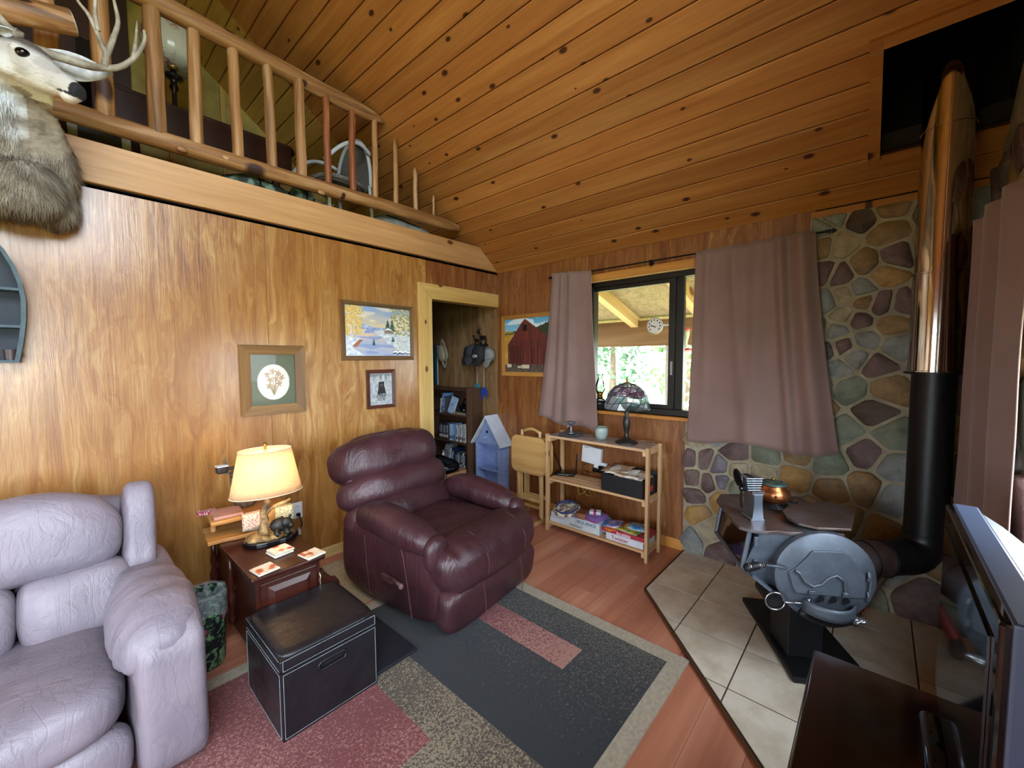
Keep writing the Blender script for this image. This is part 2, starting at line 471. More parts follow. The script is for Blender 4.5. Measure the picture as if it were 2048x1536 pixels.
m_glass2 = NT('clear_glass'); m_glass2.set(rough=0.02, trans=1.0, ior=1.45); m_glass2.color((0.96, 0.98, 0.97, 1)); m_glass2 = m_glass2.m
m_bronze = plain('bronze_aluminium', '#1d1813', 0.45, 0.3, 0.05)
for i, (a, b, c, d) in enumerate(GW):
    wn = thing('window_%d' % (i + 2), None, None, ((a + b) / 2, YF - 0.05, c)); struct(wn)
    hw, hh = (b - a) / 2, d - c
    f = MB().bb((-hw, -.03, 0), (hw, .03, .04)).bb((-hw, -.03, hh - .04), (hw, .03, hh)).bb((-hw, -.03, 0), (-hw + .04, .03, hh)).bb((hw - .04, -.03, 0), (hw, .03, hh)).bb((-.02, -.03, 0), (.02, .03, hh))
    f.build('window_frame', m_bronze, wn)
    MB().bb((-hw - .07, .05, -.07), (hw + .07, .065, 0)).bb((-hw - .07, .05, hh), (hw + .07, .065, hh + .07)).bb((-hw - .07, .05, 0), (-hw, .065, hh)).bb((hw, .05, 0), (hw + .07, .065, hh)).build('window_casing', m_trimx, wn)
    portal(((a + b) / 2, YF - 0.02, (c + d) / 2), (rad(90), 0, 0), b - a, d - c)
# far wall with a glazed door
DH = [(-2.9, -0.9, 0.1, 2.1)]
wd = struct(MB().bb((XD - .12, YF, 0), (XD, -2.9, Z0)).bb((XD - .12, -.9, 0), (XD, 0.1, Z0)).bb((XD - .12, -2.9, 2.1), (XD, -.9, Z0)).bb((XD - .12, -2.9, 0), (XD, -.9, .1)).build('wall_far', m_ply))
dd_ = struct(thing('door_1', None, None, (XD - .06, -1.9, .1)))
MB().bb((-.02, -1, 0), (.02, 1, .12)).bb((-.02, -1, 1.9), (.02, 1, 2.0)).bb((-.02, -1, 0), (.02, -.9, 2)).bb((-.02, .9, 0), (.02, 1, 2)).bb((-.02, -.06, 0), (.02, .06, 2)).build('door_frame', m_bronze, dd_)
MB().bb((-.003, -.9, .12), (.003, -.06, 1.9)).build('pane', m_glass, dd_); MB().bb((-.003, .06, .12), (.003, .9, 1.9)).build('pane', m_glass, dd_)
portal((XD - 0.02, -1.9, 1.1), (rad(90), 0, rad(-90)), 2.0, 2.0)

# sloped ceiling: tongue-and-groove boards along y
ce = MB()
ce.prism([(0.1, Z0 - 0.08 + 0.03), (RX, RZ + 0.03), (RX, RZ + 0.10), (0.1, Z0 + 0.02)], -3.12, YB, 1)
ce.prism([(RX, RZ + 0.03), (XD - .1, Z0 - 0.05), (XD - .1, Z0 + 0.02), (RX, RZ + 0.10)], YF - 0.1, YB, 1)
# strips of roof deck around the flue box
OX0, OX1, OY = -0.225, -0.64, -3.12
ce.prism([(0.1, Z0 - 0.05), (OX0, cz(OX0) + .03), (OX0, cz(OX0) + .1), (0.1, Z0 + .02)], YF - .1, OY, 1)
ce.prism([(OX1, cz(OX1) + .03), (RX, RZ + .03), (RX, RZ + .1), (OX1, cz(OX1) + .1)], YF - .1, OY, 1)
ce = struct(ce.build('ceiling', m_dark))
bw = 0.136; nb = int((3.6 / cos(TH)) / bw) + 1
def slope_pt(s, off=0.0):     # s metres up the slope from the wall, off outward
    return Vector((-cos(TH) * s, 0, Z0 + sin(TH) * s)) + Vector((sin(TH), 0, cos(TH))) * off
RB = Matrix.Rotation(TH, 3, 'Y')
bmesh_cache = {}
def board(s0, s1, y0, y1, mat_, nm='ceiling_board'):
    L = y1 - y0; W_ = s1 - s0 - 0.004
    key = (round(L, 2), round(W_, 3), mat_.name)
    p = slope_pt((s0 + s1) / 2)
    if key in bmesh_cache:
        o = bpy.data.objects.new(nm, bmesh_cache[key]); COL.objects.link(o); o.parent = ce
    else:
        h = W_ / 2; pr = [(-h, 0.006), (-h + 0.006, 0.0), (h - 0.006, 0.0), (h, 0.006), (h, 0.02), (-h, 0.02)]
        o = MB().prism(pr, -L / 2, L / 2, 1).build(nm, mat_, ce); bmesh_cache[key] = o.data
    o.location = (p.x, (y0 + y1) / 2, p.z); o.rotation_euler = (0, TH, 0)
for i in range(nb):
    s0, s1 = i * bw, (i + 1) * bw
    xm = -cos(TH) * (s0 + s1) / 2
    ya = OY if (OX1 < xm < OX0) else YF
    spl = random.uniform(-2.2, -0.9) if i % 3 == 1 and xm > -2 else None
    board(s0, s1, ya, 0.74, m_ceil)
    board(s0, s1, 0.742, YB, m_ceil2)
# other slope, one panel of boards seen only from behind
for i in range(nb):
    s0, s1 = i * bw, (i + 1) * bw
    q = Vector((XD, 0, Z0)) + Vector((cos(TH), 0, sin(TH))) * ((s0 + s1) / 2)
    o = bpy.data.objects.new('ceiling_board', MB().bb((-bw / 2 + .002, YF, 0), (bw / 2 - .002, YB, .02)).build('tmp', m_ceil).data) if i == 0 else bpy.data.objects.new('ceiling_board', dl)
    if i == 0: dl = o.data; bpy.data.objects.remove(bpy.data.objects['tmp'])
    COL.objects.link(o); o.parent = ce; o.location = q; o.rotation_euler = (0, -TH, 0)
# board frame along the top of the window wall and the flue box in the ceiling
fx = struct(thing('trim_2', None, None, (0, 0, 0)))
mb = MB()
for (sa, sb, ya, yb) in [(0.26, 0.31, OY, YF), (0.80, 0.85, OY, YF)]:
    pass
sA, sB = -OX0 / cos(TH), -OX1 / cos(TH)
def sbox(mb, s0, s1, y0, y1, o0, o1):
    P = [slope_pt(s, o) + Vector((0, y_, 0)) for s in (s0, s1) for y_ in (y0, y1) for o in (o0, o1)]
    return mb.add(P, [(0, 1, 3, 2), (4, 6, 7, 5), (0, 4, 5, 1), (2, 3, 7, 6), (0, 2, 6, 4), (1, 5, 7, 3)])
sbox(MB(), sA - .05, sB + .05, OY, OY + .05, -.03, .005).build('frame_board', m_ceil, fx)
sbox(MB(), sB, sB + .05, YF, OY, -.03, .005).build('frame_board', m_ceil, fx)
sbox(MB(), sA - .05, sA, YF, OY, -.03, .005).build('frame_board', m_ceil, fx)
bxm = MB()
sbox(bxm, sA, sB, OY, OY + .02, -.02, .9); sbox(bxm, sA, sB, YF - .02, YF, -.02, .9)
sbox(bxm, sB, sB + .02, YF, OY, -.02, .9); sbox(bxm, sA - .02, sA, YF, OY, -.02, .9); sbox(bxm, sA, sB, YF, OY, .9, .92)
struct(bxm.build('ceiling_flue_box', m_black))
# cover strip at the top of the stone and window wall
struct(MB().bb((-0.02, YF, 2.40), (0.0, -2.80, 2.462)).build('trim_3', m_ceil))

# loft: beam, floor, gable wall
m_log = wood('peeled_log', '#5a3a1e', '#96693a', '#c4a074', 'x', 0.55, 2.4, 0.6, '#2e170a', 0.5, 0.12, 0.0, 4, 0.12)
m_logz = wood('peeled_log_upright', '#5f3f22', '#9c7040', '#c8a67c', 'z', 0.55, 2.4, 0.6, '#3a1c0c', 0.5, 0.16, 0.0, 4, 0.14)
m_logz2 = wood('peeled_log_red', '#5c2c14', '#94562a', '#c49058', 'z', 0.5, 2.2, 0.4, '#3a1608', 0.35, 0.16, 0.0, 5, 0.16)
xe = -(2.70 - Z0) / SL
lb = struct(MB().prism([(XD, 2.482), (-0.02, 2.482), (xe, 2.70), (XD, 2.70)], -0.03, 0.09, 1).build('trim_4', m_fir, bevel=0.004))
lb['label'] = 'long fir beam at the edge of the loft floor'
struct(MB().prism([(XD, 2.50), (-0.03, 2.50), (-0.24, 2.665), (XD, 2.665)], 0.09, YB, 1).build('floor_loft', m_fir))
m_kraft = NT('kraft_insulation')
v = m_kraft.coords((1, 1, 1)); nz = m_kraft.noise(v, 5, 4)
m_kraft.color(m_kraft.ramp(nz, [(0.3, '#8a7a3a'), (0.7, '#b5a254')])); m_kraft.set(rough=0.55); m_kraft.bump(m_kraft.noise(v, 9, 4), 0.5, 0.03); m_kraft = m_kraft.m
gw = struct(MB().prism([(XD, 2.5), (0, 2.5), (0.0, Z0 + .02), (RX, RZ + .05), (XD, Z0)], YB, YB + .1, 1).build('wall_gable', m_kraft))
m_stud = wood('raw_stud', '#a58a45', '#bda055', '#cdb56a', 'z', 0.6, 1, 0.1)
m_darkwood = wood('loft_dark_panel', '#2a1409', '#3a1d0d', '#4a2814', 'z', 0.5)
for x in (-0.9, -1.3, -1.7, -2.1, -2.5):
    MB().prism([(-.02, 0), (.02, 0), (.02, cz(x + .02) - 2.665 - .02), (-.02, cz(x - .02) - 2.665 - .02)], -0.03, 0, 1).build('stud', m_stud, gw, loc=(x, YB, 2.665))
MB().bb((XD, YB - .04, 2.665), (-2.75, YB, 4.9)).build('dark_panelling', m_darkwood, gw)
MB().prism([(-2.78, 2.67), (-2.72, 2.67), (-1.98, 3.3), (-2.04, 3.3)], YB - .06, YB - .04, 1).build('brace', m_stud, gw)

# stones
STN = {'g': ('#6f7374', '#8c9290'), 'h': ('#3b3026', '#57463a'), 'b': ('#6d5535', '#94784e'), 't': ('#8e8164', '#aba084'), 'r': ('#4b3a38', '#6d5654'), 'o': ('#8f6a34', '#b48f56'), 'd': ('#2c2a2b', '#46423f'), 'n': ('#5f6656', '#7f8773'), 'p': ('#55505a', '#75707a')}
def stone_mat(k):
    a, b = STN[k]; t = NT('field_stone_' + k); v = t.coords(); nz = t.noise(v, 6, 6, 0.65, 0.8)
    c = t.ramp(nz, [(0.28, a), (0.55, b), (0.8, '#7a7062')]); c = t.mix(0.75, c, t.ramp(t.noise(v, 22, 4, .7), [(.3, (.55, .52, .48)), (.7, (1.0, 1.0, 1.0))]), 'MULTIPLY'); t.color(c); t.set(rough=0.62)
    h = t.noise(v, 14, 6, 0.7); t.bump(h, 0.5, 0.02); return t.m
STM = {k: stone_mat(k) for k in STN}
m_mortar = plain('mortar', '#958c76', 0.85, var=0.12, scale=14, bump=0.6, bscale=45)
SEEDS = [(-2.91, 2.41, 'g'), (-3.05, 2.36, 'h'), (-3.17, 2.41, 'b'), (-3.16, 2.26, 'b'), (-2.86, 2.35, 'g'), (-2.87, 2.24, 'b'), (-2.96, 2.23, 't'), (-3.08, 2.1, 'b'), (-3.2, 2.12, 'r'), (-3.16, 2.03, 'o'), (-2.88, 2.07, 'r'), (-2.96, 2.04, 'r'), (-3.06, 1.95, 'g'), (-2.98, 1.92, 't'), (-2.9, 1.89, 'g'), (-3.08, 1.87, 'b'), (-3.15, 1.85, 'r'), (-2.98, 1.8, 't'), (-3.06, 1.77, 'r'), (-3.25, 1.84, 'r'), (-3.21, 1.73, 'b'), (-2.95, 1.71, 'g'), (-3.09, 1.64, 'g'), (-2.99, 1.61, 'r'), (-2.9, 1.58, 'd'), (-3.24, 1.6, 'g'), (-3.05, 1.54, 'g'), (-3.15, 1.49, 'r'), (-2.97, 1.47, 'g'), (-3.03, 1.35, 'n'), (-3.2, 1.36, 'b'), (-3.14, 1.21, 'h'), (-3.01, 1.09, 'n'), (-3.24, 1.08, 'n'), (-3.12, 0.96, 'r'), (-2.08, 0.76, 'r'), (-2.2, 0.76, 'r'), (-2.3, 0.73, 'p'), (-2.4, 0.86, 'r'), (-2.6, 0.87, 'n'), (-2.78, 0.9, 'b'), (-2.11, 0.61, 'r'), (-2.23, 0.60, 'r'), (-2.32, 0.63, 'p'), (-2.42, 0.72, 't'), (-2.59, 0.72, 't'), (-2.76, 0.74, 'o'), (-2.12, 0.47, 'r'), (-2.33, 0.48, 'o'), (-2.15, 0.34, 'o'), (-2.42, 0.60, 'n'), (-2.24, 0.23, 't'), (-2.1, 0.12, 'g'), (-2.33, 0.08, 'r'), (-2.94, 0.87, 'n'), (-2.97, 0.69, 'b'), (-3.25, 0.9, 'g'), (-3.12, 0.74, 'b'), (-3.25, 0.7, 'g'), (-2.87, 0.53, 'b'), (-2.54, 0.57, 'r'), (-2.69, 0.58, 't'), (-3.04, 0.53, 'b'), (-2.47, 0.25, 'g'), (-2.66, 0.3, 'd'), (-2.85, 0.31, 'b'), (-3.23, 0.3, 'g'), (-3.2, 0.49, 'b'), (-3.05, 0.25, 'd'), (-2.55, 0.08, 'b'), (-2.8, 0.1, 'g'), (-3.1, 0.08, 'n'), (-3.4, 0.15, 'r'), (-3.5, 0.4, 'b'), (-3.4, 0.65, 'n'), (-3.52, 0.9, 'd'), (-3.4, 1.1, 'b'), (-3.5, 1.35, 'r'), (-3.37, 1.5, 'g'), (-3.5, 1.7, 'b'), (-3.38, 1.9, 'n'), (-3.5, 2.1, 'h'), (-3.35, 2.15, 'b'), (-3.36, 2.35, 'r'), (-3.52, 2.38, 'g'),
 (-2.5, 1.05, 'n'), (-2.65, 1.1, 'r'), (-2.3, 0.98, 'g'), (-2.12, 0.93, 't'), (-2.88, 1.2, 'b'), (-2.88, 1.38, 'g'), (-2.86, 1.72, 'n')]
GHOST = [(-1.98, z / 10) for z in range(0, 12, 2)] + [(-2.2, 1.16), (-2.45, 1.22), (-2.66, 1.3), (-2.72, 1.5), (-2.74, 1.75), (-2.74, 1.95), (-2.73, 2.15), (-2.74, 2.35)]
def voro(seeds, i, rect, gap):
    a0, a1, b0, b1 = rect; P = [(a0, b0), (a1, b0), (a1, b1), (a0, b1)]
    sx, sy = seeds[i][0], seeds[i][1]
    for j, q in enumerate(seeds):
        if j == i: continue
        dx, dy = q[0] - sx, q[1] - sy; L = math.hypot(dx, dy)
        if L > 1.0: continue
        nx, ny = dx / L, dy / L; c = L / 2 - gap / 2
        out = []
        for k in range(len(P)):
            p, r = P[k], P[(k + 1) % len(P)]
            dp = (p[0] - sx) * nx + (p[1] - sy) * ny - c; dr = (r[0] - sx) * nx + (r[1] - sy) * ny - c
            if dp <= 0: out.append(p)
            if dp * dr < 0:
                t = dp / (dp - dr); out.append((p[0] + (r[0] - p[0]) * t, p[1] + (r[1] - p[1]) * t))
        P = out
        if len(P) < 3: return None
    return P
def stone_wall(parent, seeds, n_real, rect, put, gap=0.022, depth=0.016):
    rn = random.Random(3)
    for i in range(n_real):
        P = voro(seeds, i, rect, gap * rn.uniform(0.55, 1.15))
        if not P: continue
        for _ in range(2):
            Q = []
            for k in range(len(P)):
                p, r = P[k], P[(k + 1) % len(P)]
                if math.hypot(p[0] - r[0], p[1] - r[1]) < 0.012: Q.append(p); continue
                Q += [(p[0] * .87 + r[0] * .13, p[1] * .87 + r[1] * .13), (p[0] * .13 + r[0] * .87, p[1] * .13 + r[1] * .87)]
            P = Q
        if len(P) > 22: P = P[::2]
        cx = sum(p[0] for p in P) / len(P); cy = sum(p[1] for p in P) / len(P)
        P = [(cx + (p[0] - cx) * rn.uniform(.97, 1.02), cy + (p[1] - cy) * rn.uniform(.97, 1.02)) for p in P]
        dd = depth * rn.uniform(0.6, 1.4); n = len(P); ti = rn.uniform(-.15, .15); tj = rn.uniform(-.15, .15)
        R0 = [put(p[0], p[1], 0) for p in P]; R1 = [put(p[0], p[1], dd * .65) for p in P]
        R2 = [put(cx + (p[0] - cx) * .94, cy + (p[1] - cy) * .94, max(.004, dd + (p[0] - cx) * ti + (p[1] - cy) * tj)) for p in P]
        mb = MB(); mb.loft([R0, R1, R2], cap=False)
        mb.add(R2 + [put(cx, cy, dd * 1.05)], [(k, (k + 1) % n, n) for k in range(n)])
        o = mb.build('stone', STM[seeds[i][2]], parent, auto=50); weld(o)
        o.data.polygons.foreach_set('use_smooth', [True] * len(o.data.polygons))
# mortar bed follows the ragged left edge
bed = struct(MB().prism([(-2.045, 0), (-2.05, 1.06), (-2.78, 1.1), (-2.80, 2.42), (YF, 2.42), (YF, 0)], -0.025, 0.0, 0).build('wall_stone', m_mortar))
stone_wall(bed, SEEDS + [(a, b, 'g') for a, b in GHOST], len(SEEDS), (YF, -2.03, 0.0, 2.42), lambda a, b, d_: (-0.024 - d_, a, b))
rn = random.Random(11); sc = []
while len(sc) < 55:
    for _ in range(400):
        p = (rn.uniform(-0.95, 0.0), rn.uniform(0.02, 3.1))
        if all(math.hypot(p[0] - q[0], p[1] - q[1]) > 0.17 for q in sc) and p[1] < cz(p[0]): break
    else: break
    sc.append((p[0], p[1], rn.choice('grbndhbrt')))
bed2 = struct(MB().prism([(0, 0), (-1.0, 0), (-1.0, 3.2), (-.9, cz(-.9)), (0, Z0)], YF, YF + .025, 1).build('wall_stone_corner', m_mortar))
stone_wall(bed2, sc, len(sc), (-1.0, 0, 0, 2.5), lambda a, b, d_: (a, YF + 0.024 + d_, b))

# hearth tiles
m_tile = NT('hearth_tile'); v = m_tile.coords()
m_tile.color(m_tile.ramp(m_tile.noise(v, 5, 6, 0.65), [(0.3, '#b8ac96'), (0.55, '#d6cfbd'), (0.75, '#e0dccf')])); m_tile.set(rough=0.42)
m_tile.bump(m_tile.noise(v, 30, 4), 0.15, 0.004); m_tile = m_tile.m
m_grout = plain('dark_grout', '#4a3c30', 0.9, var=0.1)
HP = [(0.0, -2.06), (-0.745, -2.06), (-1.62, -2.91), (-2.3, YF), (0.0, YF)]
he = struct(MB().prism(HP, 0.0, 0.014, 2).build('floor_hearth', m_grout))
def clip(P, a, b, c):     # keep a*x+b*y<=c
    out = []
    for k in range(len(P)):
        p, r = P[k], P[(k + 1) % len(P)]; dp = a * p[0] + b * p[1] - c; dr = a * r[0] + b * r[1] - c
        if dp <= 0: out.append(p)
        if dp * dr < 0:
            t = dp / (dp - dr); out.append((p[0] + (r[0] - p[0]) * t, p[1] + (r[1] - p[1]) * t))
    return out
for i in range(0, 7):
    for j in range(0, 5):
        x1 = 0.03 - i * .33; x0 = x1 - .33; y1 = -2.03 - j * .33; y0 = y1 - .33; g = .0035
        P = [(x0 + g, y0 + g), (x1 - g, y0 + g), (x1 - g, y1 - g), (x0 + g, y1 - g)]
        for k in range(5):
            p, r = HP[k], HP[(k + 1) % 5]; nx, ny = -(r[1] - p[1]), (r[0] - p[0]); L = math.hypot(nx, ny); nx, ny = nx / L, ny / L
            cx, cy = -.6, -3.0
            if (cx - p[0]) * nx + (cy - p[1]) * ny > 0: nx, ny = -nx, -ny
            P = clip(P, nx, ny, p[0] * nx + p[1] * ny - .004)
            if len(P) < 3: break
        if len(P) < 3: continue
        cx = sum(p[0] for p in P) / len(P); cy = sum(p[1] for p in P) / len(P)
        MB().prism([(p[0] - cx, p[1] - cy) for p in P], 0, .012, 2).build('tile', m_tile, he, loc=(cx, cy, .006))
m_edge = wood('hearth_edge', '#2b1a0d', '#49301a', '#6b4a2c', 'x', 0.5)
et = struct(thing('trim_5', None, None, (0, 0, 0)))
for a, b in (((0, -2.055), (-.75, -2.055)), ((-.75, -2.055), (-1.63, -2.905))):
    a = Vector((*a, 0)); b = Vector((*b, 0)); dd = b - a
    MB().bb((0, -.004, 0), (dd.length, .004, .02)).build('edge_strip', m_edge, et, loc=a, rot=(0, 0, atan2(dd.y, dd.x)))

# unseen overhang outside the gable end, added to block high sky from the windows
struct(MB().prism([(0.6, Z0 - .48), (RX, RZ + .02), (XD - .6, Z0 - .48), (XD - .6, Z0 - .40), (RX, RZ + .12), (0.6, Z0 - .40)], YF - .9, YF - .14, 1).build('ceiling_sky_block', m_fir))
# ---------------------------------------------------------------- window, porch and yard
w1 = struct(thing('window_1', None, None, (0.06, -1.935, WZ0)))
hw, hh = (WY1 - WY0) / 2, WZ1 - WZ0
fr = MB()
for (a, b, c, d) in [(-hw, hw, 0, .05), (-hw, hw, hh - .055, hh), (-hw, -hw + .05, 0, hh), (hw - .05, hw, 0, hh)]:
    fr.bb((-.045, a, c), (.045, b, d))
fr.build('window_frame', m_bronze, w1, bevel=0.004)
sash = MB()
for (a, b, c, d) in [(0.0, .05, .05, hh - .05), (-.06, .03, .05, hh - .05)]: sash.bb((-.035 if a == 0 else -.012, a, c), (.0 if a == 0 else .03, b, d))
for (a, b) in [(0.05, hw - .05)]:
    sash.bb((-.035, a, .05), (0, b, .085)); sash.bb((-.035, a, hh - .09), (0, b, hh - .055))
sash.build('sash', m_bronze, w1, bevel=0.003)
MB().bb((-.042, .012, .33), (-.034, .03, .44)).build('latch', plain('latch_grey', '#8d8f90', 0.4, 0.6), w1)
for a, b, x in ((0.05, hw - .05, -.018), (-hw + .05, -.055, .01)):
    MB().bb((x - .002, a, .05), (x + .002, b, hh - .055)).build('pane', m_glass, w1)
wt = struct(thing('trim_6', None, None, (0, -1.935, WZ0)))
MB().bb((-.05, -hw - .06, -.028), (.02, hw + .06, 0)).build('window_stool', m_trimy, wt, bevel=.004)
MB().bb((-.018, -hw - .05, hh), (0, hw + .05, hh + .062)).build('window_casing', m_trimy, wt, bevel=.003)
MB().bb((-.01, -hw, hh - .012), (.14, hw, hh)).build('head_jamb', m_trimx, wt)
MB().bb((0, -hw - .0, 0), (.14, -hw + .012, hh)).bb((0, hw - .012, 0), (.14, hw, hh)).bb((0, -hw, -.01), (.14, hw, 0.0)).build('jamb', m_trimy, wt)
portal((0.16, -1.935, WZ0 + hh / 2), (rad(90), 0, rad(90)), hw * 2, hh)

m_raf = wood('porch_rafter', '#a5834f', '#bb9a64', '#cfb27e', 'x', 0.6, 1, 0.5, '#6b3d1c', 0.1, 0.1, 0, 3, .12)
m_beamy = wood('porch_beam', '#8a633a', '#9c7448', '#ae875a', 'y', 0.6, 1, 0.3, '#6b3d1c')
pr = struct(MB().add([(x, y, z + k) for (x, z) in ((0.14, 2.46), (1.75, 1.975)) for y in (-4.4, 2.0) for k in (0, .02)], [(0, 1, 3, 2), (4, 6, 7, 5), (0, 4, 5, 1), (2, 3, 7, 6), (0, 2, 6, 4), (1, 5, 7, 3)]).build('ceiling_porch', m_plyO))
pb = struct(MB().bb((1.5, -4.4, 1.69), (1.56, 2.0, 2.0)).build('trim_7', m_beamy))
for y in (-3.5, -2.55, -1.72, -0.9, 0.0):
    d = Vector((1.7, 0, -.51)); a = Vector((.15, y, 2.40)); 
    MB().bb((0, -.045, -.07), (d.length, .045, .07)).build('rafter', m_raf, pr, loc=a, rot=(0, math.atan2(.51, 1.7), 0))
m_post = plain('weathered_post', '#b9b2a4', 0.7)
for y in (-1.35, 1.6, -4.3): struct(MB().bb((1.48, y - .05, -.4), (1.58, y + .05, 1.69)).build('trim_8', m_post))
m_ground = NT('dry_grass'); v = m_ground.coords(gen='Object'); m_ground.color(m_ground.ramp(m_ground.noise(v, .6, 6, .7), [(.3, '#5f6a3e'), (.5, '#7d7f52'), (.7, '#9a9468')])); m_ground.set(rough=.95); m_ground = m_ground.m
struct(MB().bb((-40, -40, -.6), (60, 40, -.4)).build('ground', m_ground))
struct(MB().bb((0.14, -4.6, -.4), (1.9, 2.2, -.08)).build('floor_porch', m_post))
m_leaf = [plain('leaf_a', '#4f7a38', .6, var=.3, scale=2), plain('leaf_b', '#355c32', .6, var=.3, scale=2), plain('leaf_c', '#66864a', .6, var=.3, scale=2)]
m_bark = plain('bark', '#6b5a4a', .9, var=.2)
rn = random.Random(5)
TREES = [(9, 8.4, 6, 0, 'tall dark-green fir left of the porch post beyond the window'), (10, 3.9, 5, 1, 'leafy green tree behind the stained-glass lampshade in the window'), (9, .9, 5, 2, 'pale green tree behind the window mullion'), (15, 8.5, 6, 1, 'distant tree standing between nearer ones beyond the window'), (11, -2.8, 5.5, 0, 'tree seen in the narrow right window pane by the curtain'), (17, 3.4, 7, 1, 'farthest tree seen through the big window pane')]
for (x, y, h, k, lb_) in TREES:
    T = thing('tree', lb_, 'tree', (x, y, -.4), group='trees in the yard')
    MB().tube([(0, 0, 0), (.05, .03, h * .4), (0, .1, h * .9)], [.16, .1, .03], 8).build('trunk', m_bark, T)
    mb = MB()
    for i in range(1600):
        t = rn.random() ** .8; rr_ = (1 - t) * h * .34 * rn.uniform(.3, 1) + .08; a = rn.uniform(0, 6.28)
        c = Vector((rr_ * cos(a), rr_ * sin(a), h * (.12 + .88 * t) + rn.uniform(-.2, .2))); s_ = rn.uniform(.08, .2)
        u_ = Vector((rn.gauss(0, 1), rn.gauss(0, 1), rn.gauss(0, 1))).normalized(); q = u_.orthogonal().normalized()
        mb.add([c + u_ * s_, c + q * s_ * .5, c - u_ * s_, c - q * s_ * .5], [(0, 1, 2, 3)])
    mb.build('foliage', m_leaf[k], T)

# dial thermometer outside the glass, feeder under the porch, oil lamp on the ledge
T = thing('thermometer', 'round white dial thermometer fixed outside the window glass', 'thermometer', (0.125, -1.735, 1.815))
RY = Matrix.Rotation(rad(-90), 3, 'Y')
m_dial = plain('dial_white', '#e8e6de', .5, var=.02); m_ink = plain('black_ink', '#15161a', .6, var=.02)
MB().lathe([(.066, 0), (.07, .008), (.07, .016), (.062, .018)], 28, (0, 0, 0), RY).build('rim', plain('dial_rim', '#b9b4a8', .4, .5), T, auto=40)
MB().lathe([(0.0, .0185), (.062, .0185)], 28, (0, 0, 0), RY).build('dial_face', m_dial, T)
for k in range(9):
    a = rad(-130 + k * 32); c = Vector((-.0195, -sin(a) * .048, cos(a) * .048))
    MB().box(c, (.001, .009, .013)).build('dial_mark', m_ink, T)
MB().box((-.0205, .012, -.004), (.001, .05, .008), Matrix.Rotation(rad(20), 3, 'X')).build('needle', m_ink, T)
MB().bb((-.004, -.14, -.006), (.004, -.06, .01)).bb((-.02, -.15, -.012), (.02, -.13, .012)).build('bracket', m_white, T)

m_redp = plain('red_plastic', '#b04a44', .4); m_feedg = plain('feeder_glass', '#c9d2a8', .2, alpha=.6)
T = thing('hummingbird_feeder', 'hourglass hummingbird feeder with red base hanging under the porch', 'bird feeder', (0.9, -1.715, 1.585)); T.scale = (.72, .72, .72)
MB().lathe([(.05, .07), (.035, .1), (.036, .17), (.055, .24), (.062, .30), (.058, .31)], 20).build('bottle', m_feedg, T, smooth=True)
MB().lathe([(.0, .02), (.06, .03), (.11, .045), (.11, .06), (.05, .075), (0, .08)], 20).build('base', m_redp, T, smooth=True)
MB().lathe([(.06, .31), (.07, .33), (.03, .36), (0, .37)], 20).build('cap', m_redp, T, smooth=True)
MB().tube([(0, 0, .36), (0, 0, .80)], .003, 6).build('hanger_wire', m_ink, T)

T = thing('oil_lamp', 'glass oil lamp with tall chimney on the window ledge beside the left curtain', 'oil lamp', (0.0, -1.285, 1.075))
m_lampglass = NT('lamp_glass')
_tr = m_lampglass.n('BsdfTransparent'); _tr.inputs[0].default_value = (.82, .87, .84, 1); _gl = m_lampglass.n('BsdfGlossy'); _gl.inputs['Roughness'].default_value = .05
_lw = m_lampglass.n('LayerWeight'); _lw.inputs['Blend'].default_value = .35; _mx = m_lampglass.n('MixShader')
m_lampglass.l(_lw.outputs['Fresnel'], _mx.inputs[0]); m_lampglass.l(_tr.outputs[0], _mx.inputs[1]); m_lampglass.l(_gl.outputs[0], _mx.inputs[2])
m_lampglass.l(_mx.outputs[0], m_lampglass.t.nodes['Material Output'].inputs['Surface']); m_lampglass = m_lampglass.m
m_brass = plain('brass', '#9a7a3c', .35, .9)
MB().lathe([(0, 0), (.05, .0), (.056, .012), (.05, .03), (.062, .055), (.06, .085), (.03, .105), (.022, .11)], 24).build('font', m_lampglass, T, smooth=True)
MB().lathe([(.024, .105), (.03, .118), (.026, .14), (.036, .15), (.02, .165), (.01, .168)], 20).build('burner', m_brass, T, smooth=True)
MB().lathe([(.03, .15), (.045, .18), (.047, .21), (.035, .25), (.022, .29), (.022, .31), (.03, .325)], 24).build('chimney', m_lampglass, T, smooth=True)

